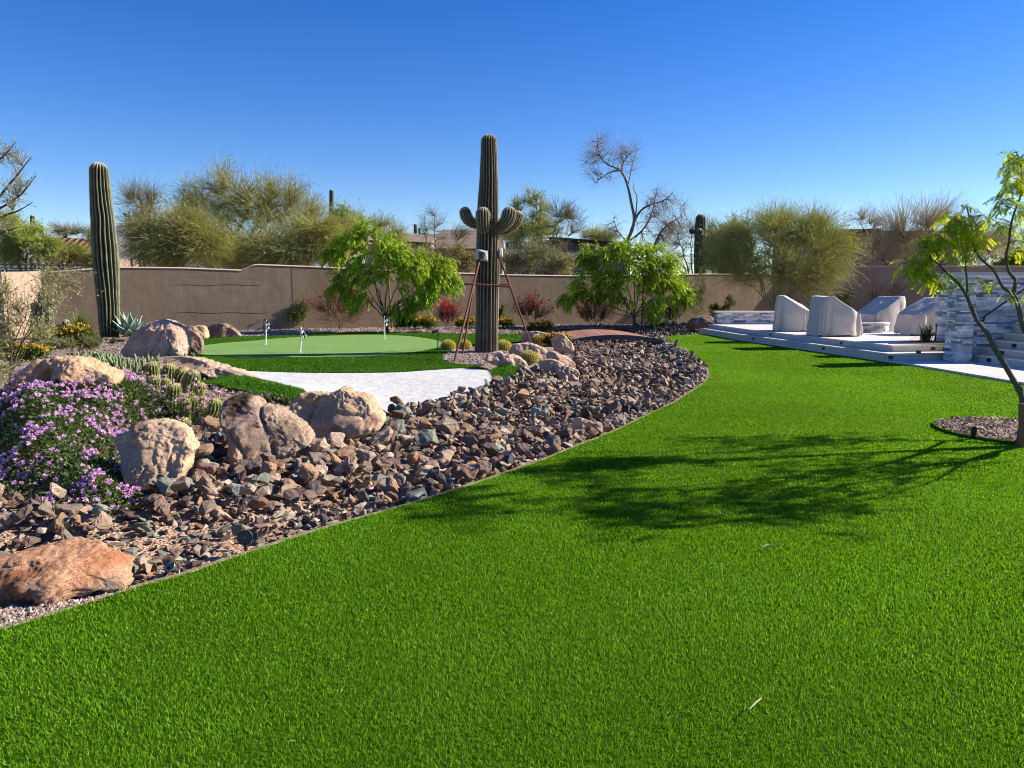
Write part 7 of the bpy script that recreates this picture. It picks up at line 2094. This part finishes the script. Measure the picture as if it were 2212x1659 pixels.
for (cx_, cy_, cz_, rw, rh, nf) in clus3:
    nfr = int(nf * .55)
    tips = A([cx_, cy_, cz_]) + rdir(nfr, r) * A([rw, rw, rh]) * 1.3 * r.random((nfr, 1)) ** .45
    near = ((LPts[None] - tips[:, None]) ** 2).sum(2).argmin(1)
    src = LPts[near]
    mid = (src + tips) / 2 + r.normal(0, .04, (nfr, 3)) + A([0, 0, .03])
    wood.tubes(bez(src, mid, tips, 5), np.linspace(.0035, .0015, 5)[None] * np.ones((nfr, 1)), 4, jit((.13, .12, .07), nfr))
    # compound leaves: drooping rachis with paired leaflets
    for k in range(3):
        b_ = tips + r.normal(0, .02, (nfr, 3))
        a_ = r.uniform(0, 6.283, nfr)
        d = unit(np.c_[np.cos(a_) * .75, np.sin(a_) * .75, r.normal(-.1, .3, nfr)])
        L = r.uniform(.10, .17, nfr)
        P = [b_]
        for s in range(5):
            d = unit(d + A([0, 0, -.22])); P.append(P[-1] + d * (L / 5)[:, None])
        P = np.stack(P, 1)
        fro.tubes(P, np.full((nfr, 6), .0011), 3, jit((.2, .24, .05), nfr))
        tone = r.uniform(.75, 1.2, nfr)
        cb = mc[r.integers(0, 4, nfr)] * tone[:, None]
        m_ = 11
        s_ = np.linspace(.12, 1, m_) * 4.999
        i0 = s_.astype(int); fr_ = (s_ - i0)[None, :, None]
        pts = P[:, i0] * (1 - fr_) + P[:, i0 + 1] * fr_
        tg = unit(P[:, i0 + 1] - P[:, i0])
        sd = unit(np.cross(tg, A([0, 0, 1.]) + r.normal(0, .35, (nfr, 1, 3))))
        for sg_ in (-1, 1):
            dd = unit(sd * sg_ * .8 + tg * .45 + A([0, 0, -.25]))
            fro.leaves(pts.reshape(-1, 3), dd.reshape(-1, 3), np.cross(tg, sd).reshape(-1, 3) + r.normal(0, .3, (nfr * m_, 3)), r.uniform(.032, .048, nfr * m_), .010, np.repeat(cb, m_, 0), .5)
wood.build("trunk", m_bark, mt, smooth=True)
fro.build("crown", leafy("mesquite_leaf", .62, .5, .2), mt)

# small bird on the top twig of the yellow green tree
bp = W(1132, 436, 46)
o = MB().tubes(bp + A([[-.10, 0, -.10], [-.03, 0, -.03], [0, 0, .03], [.02, 0, .10], [.04, 0, .13]]), [.012, .045, .06, .045, .01], 8, cap=True)
o.tubes(bp + A([[0, 0, .16], [.04, 0, .17], [.10, 0, .165]]), [.035, .035, .005], 8, cap=True)
tag(o.build("bird", m_black, smooth=True), "tiny dark bird perched on a twig above the yellow green tree", "bird")

# a few bits of dry litter on the turf
r = np.random.default_rng(12)
lv_ = np.c_[r.uniform(300, 2200, 70), 850 + 800 * r.random(70) ** 1.4]
Pq = GZ(lv_); Pq = Pq[inside(Pq, LAWN_W) & (edge_dist(Pq, EDGE_W, False) > .1)]
n = len(Pq)
tag(MB().leaves(Pq + A([0, 0, .016]), unit(rdir(n, r) * A([1, 1, .2])), np.tile(A([0, 0, 1.]), (n, 1)) + rdir(n, r) * .4, r.uniform(.012, .03, n), r.uniform(.003, .006, n), jit((.42, .38, .25), n, .2, r)).build("litter", m_leaf), "tiny dry leaflets scattered on the turf", "litter", kind='stuff')
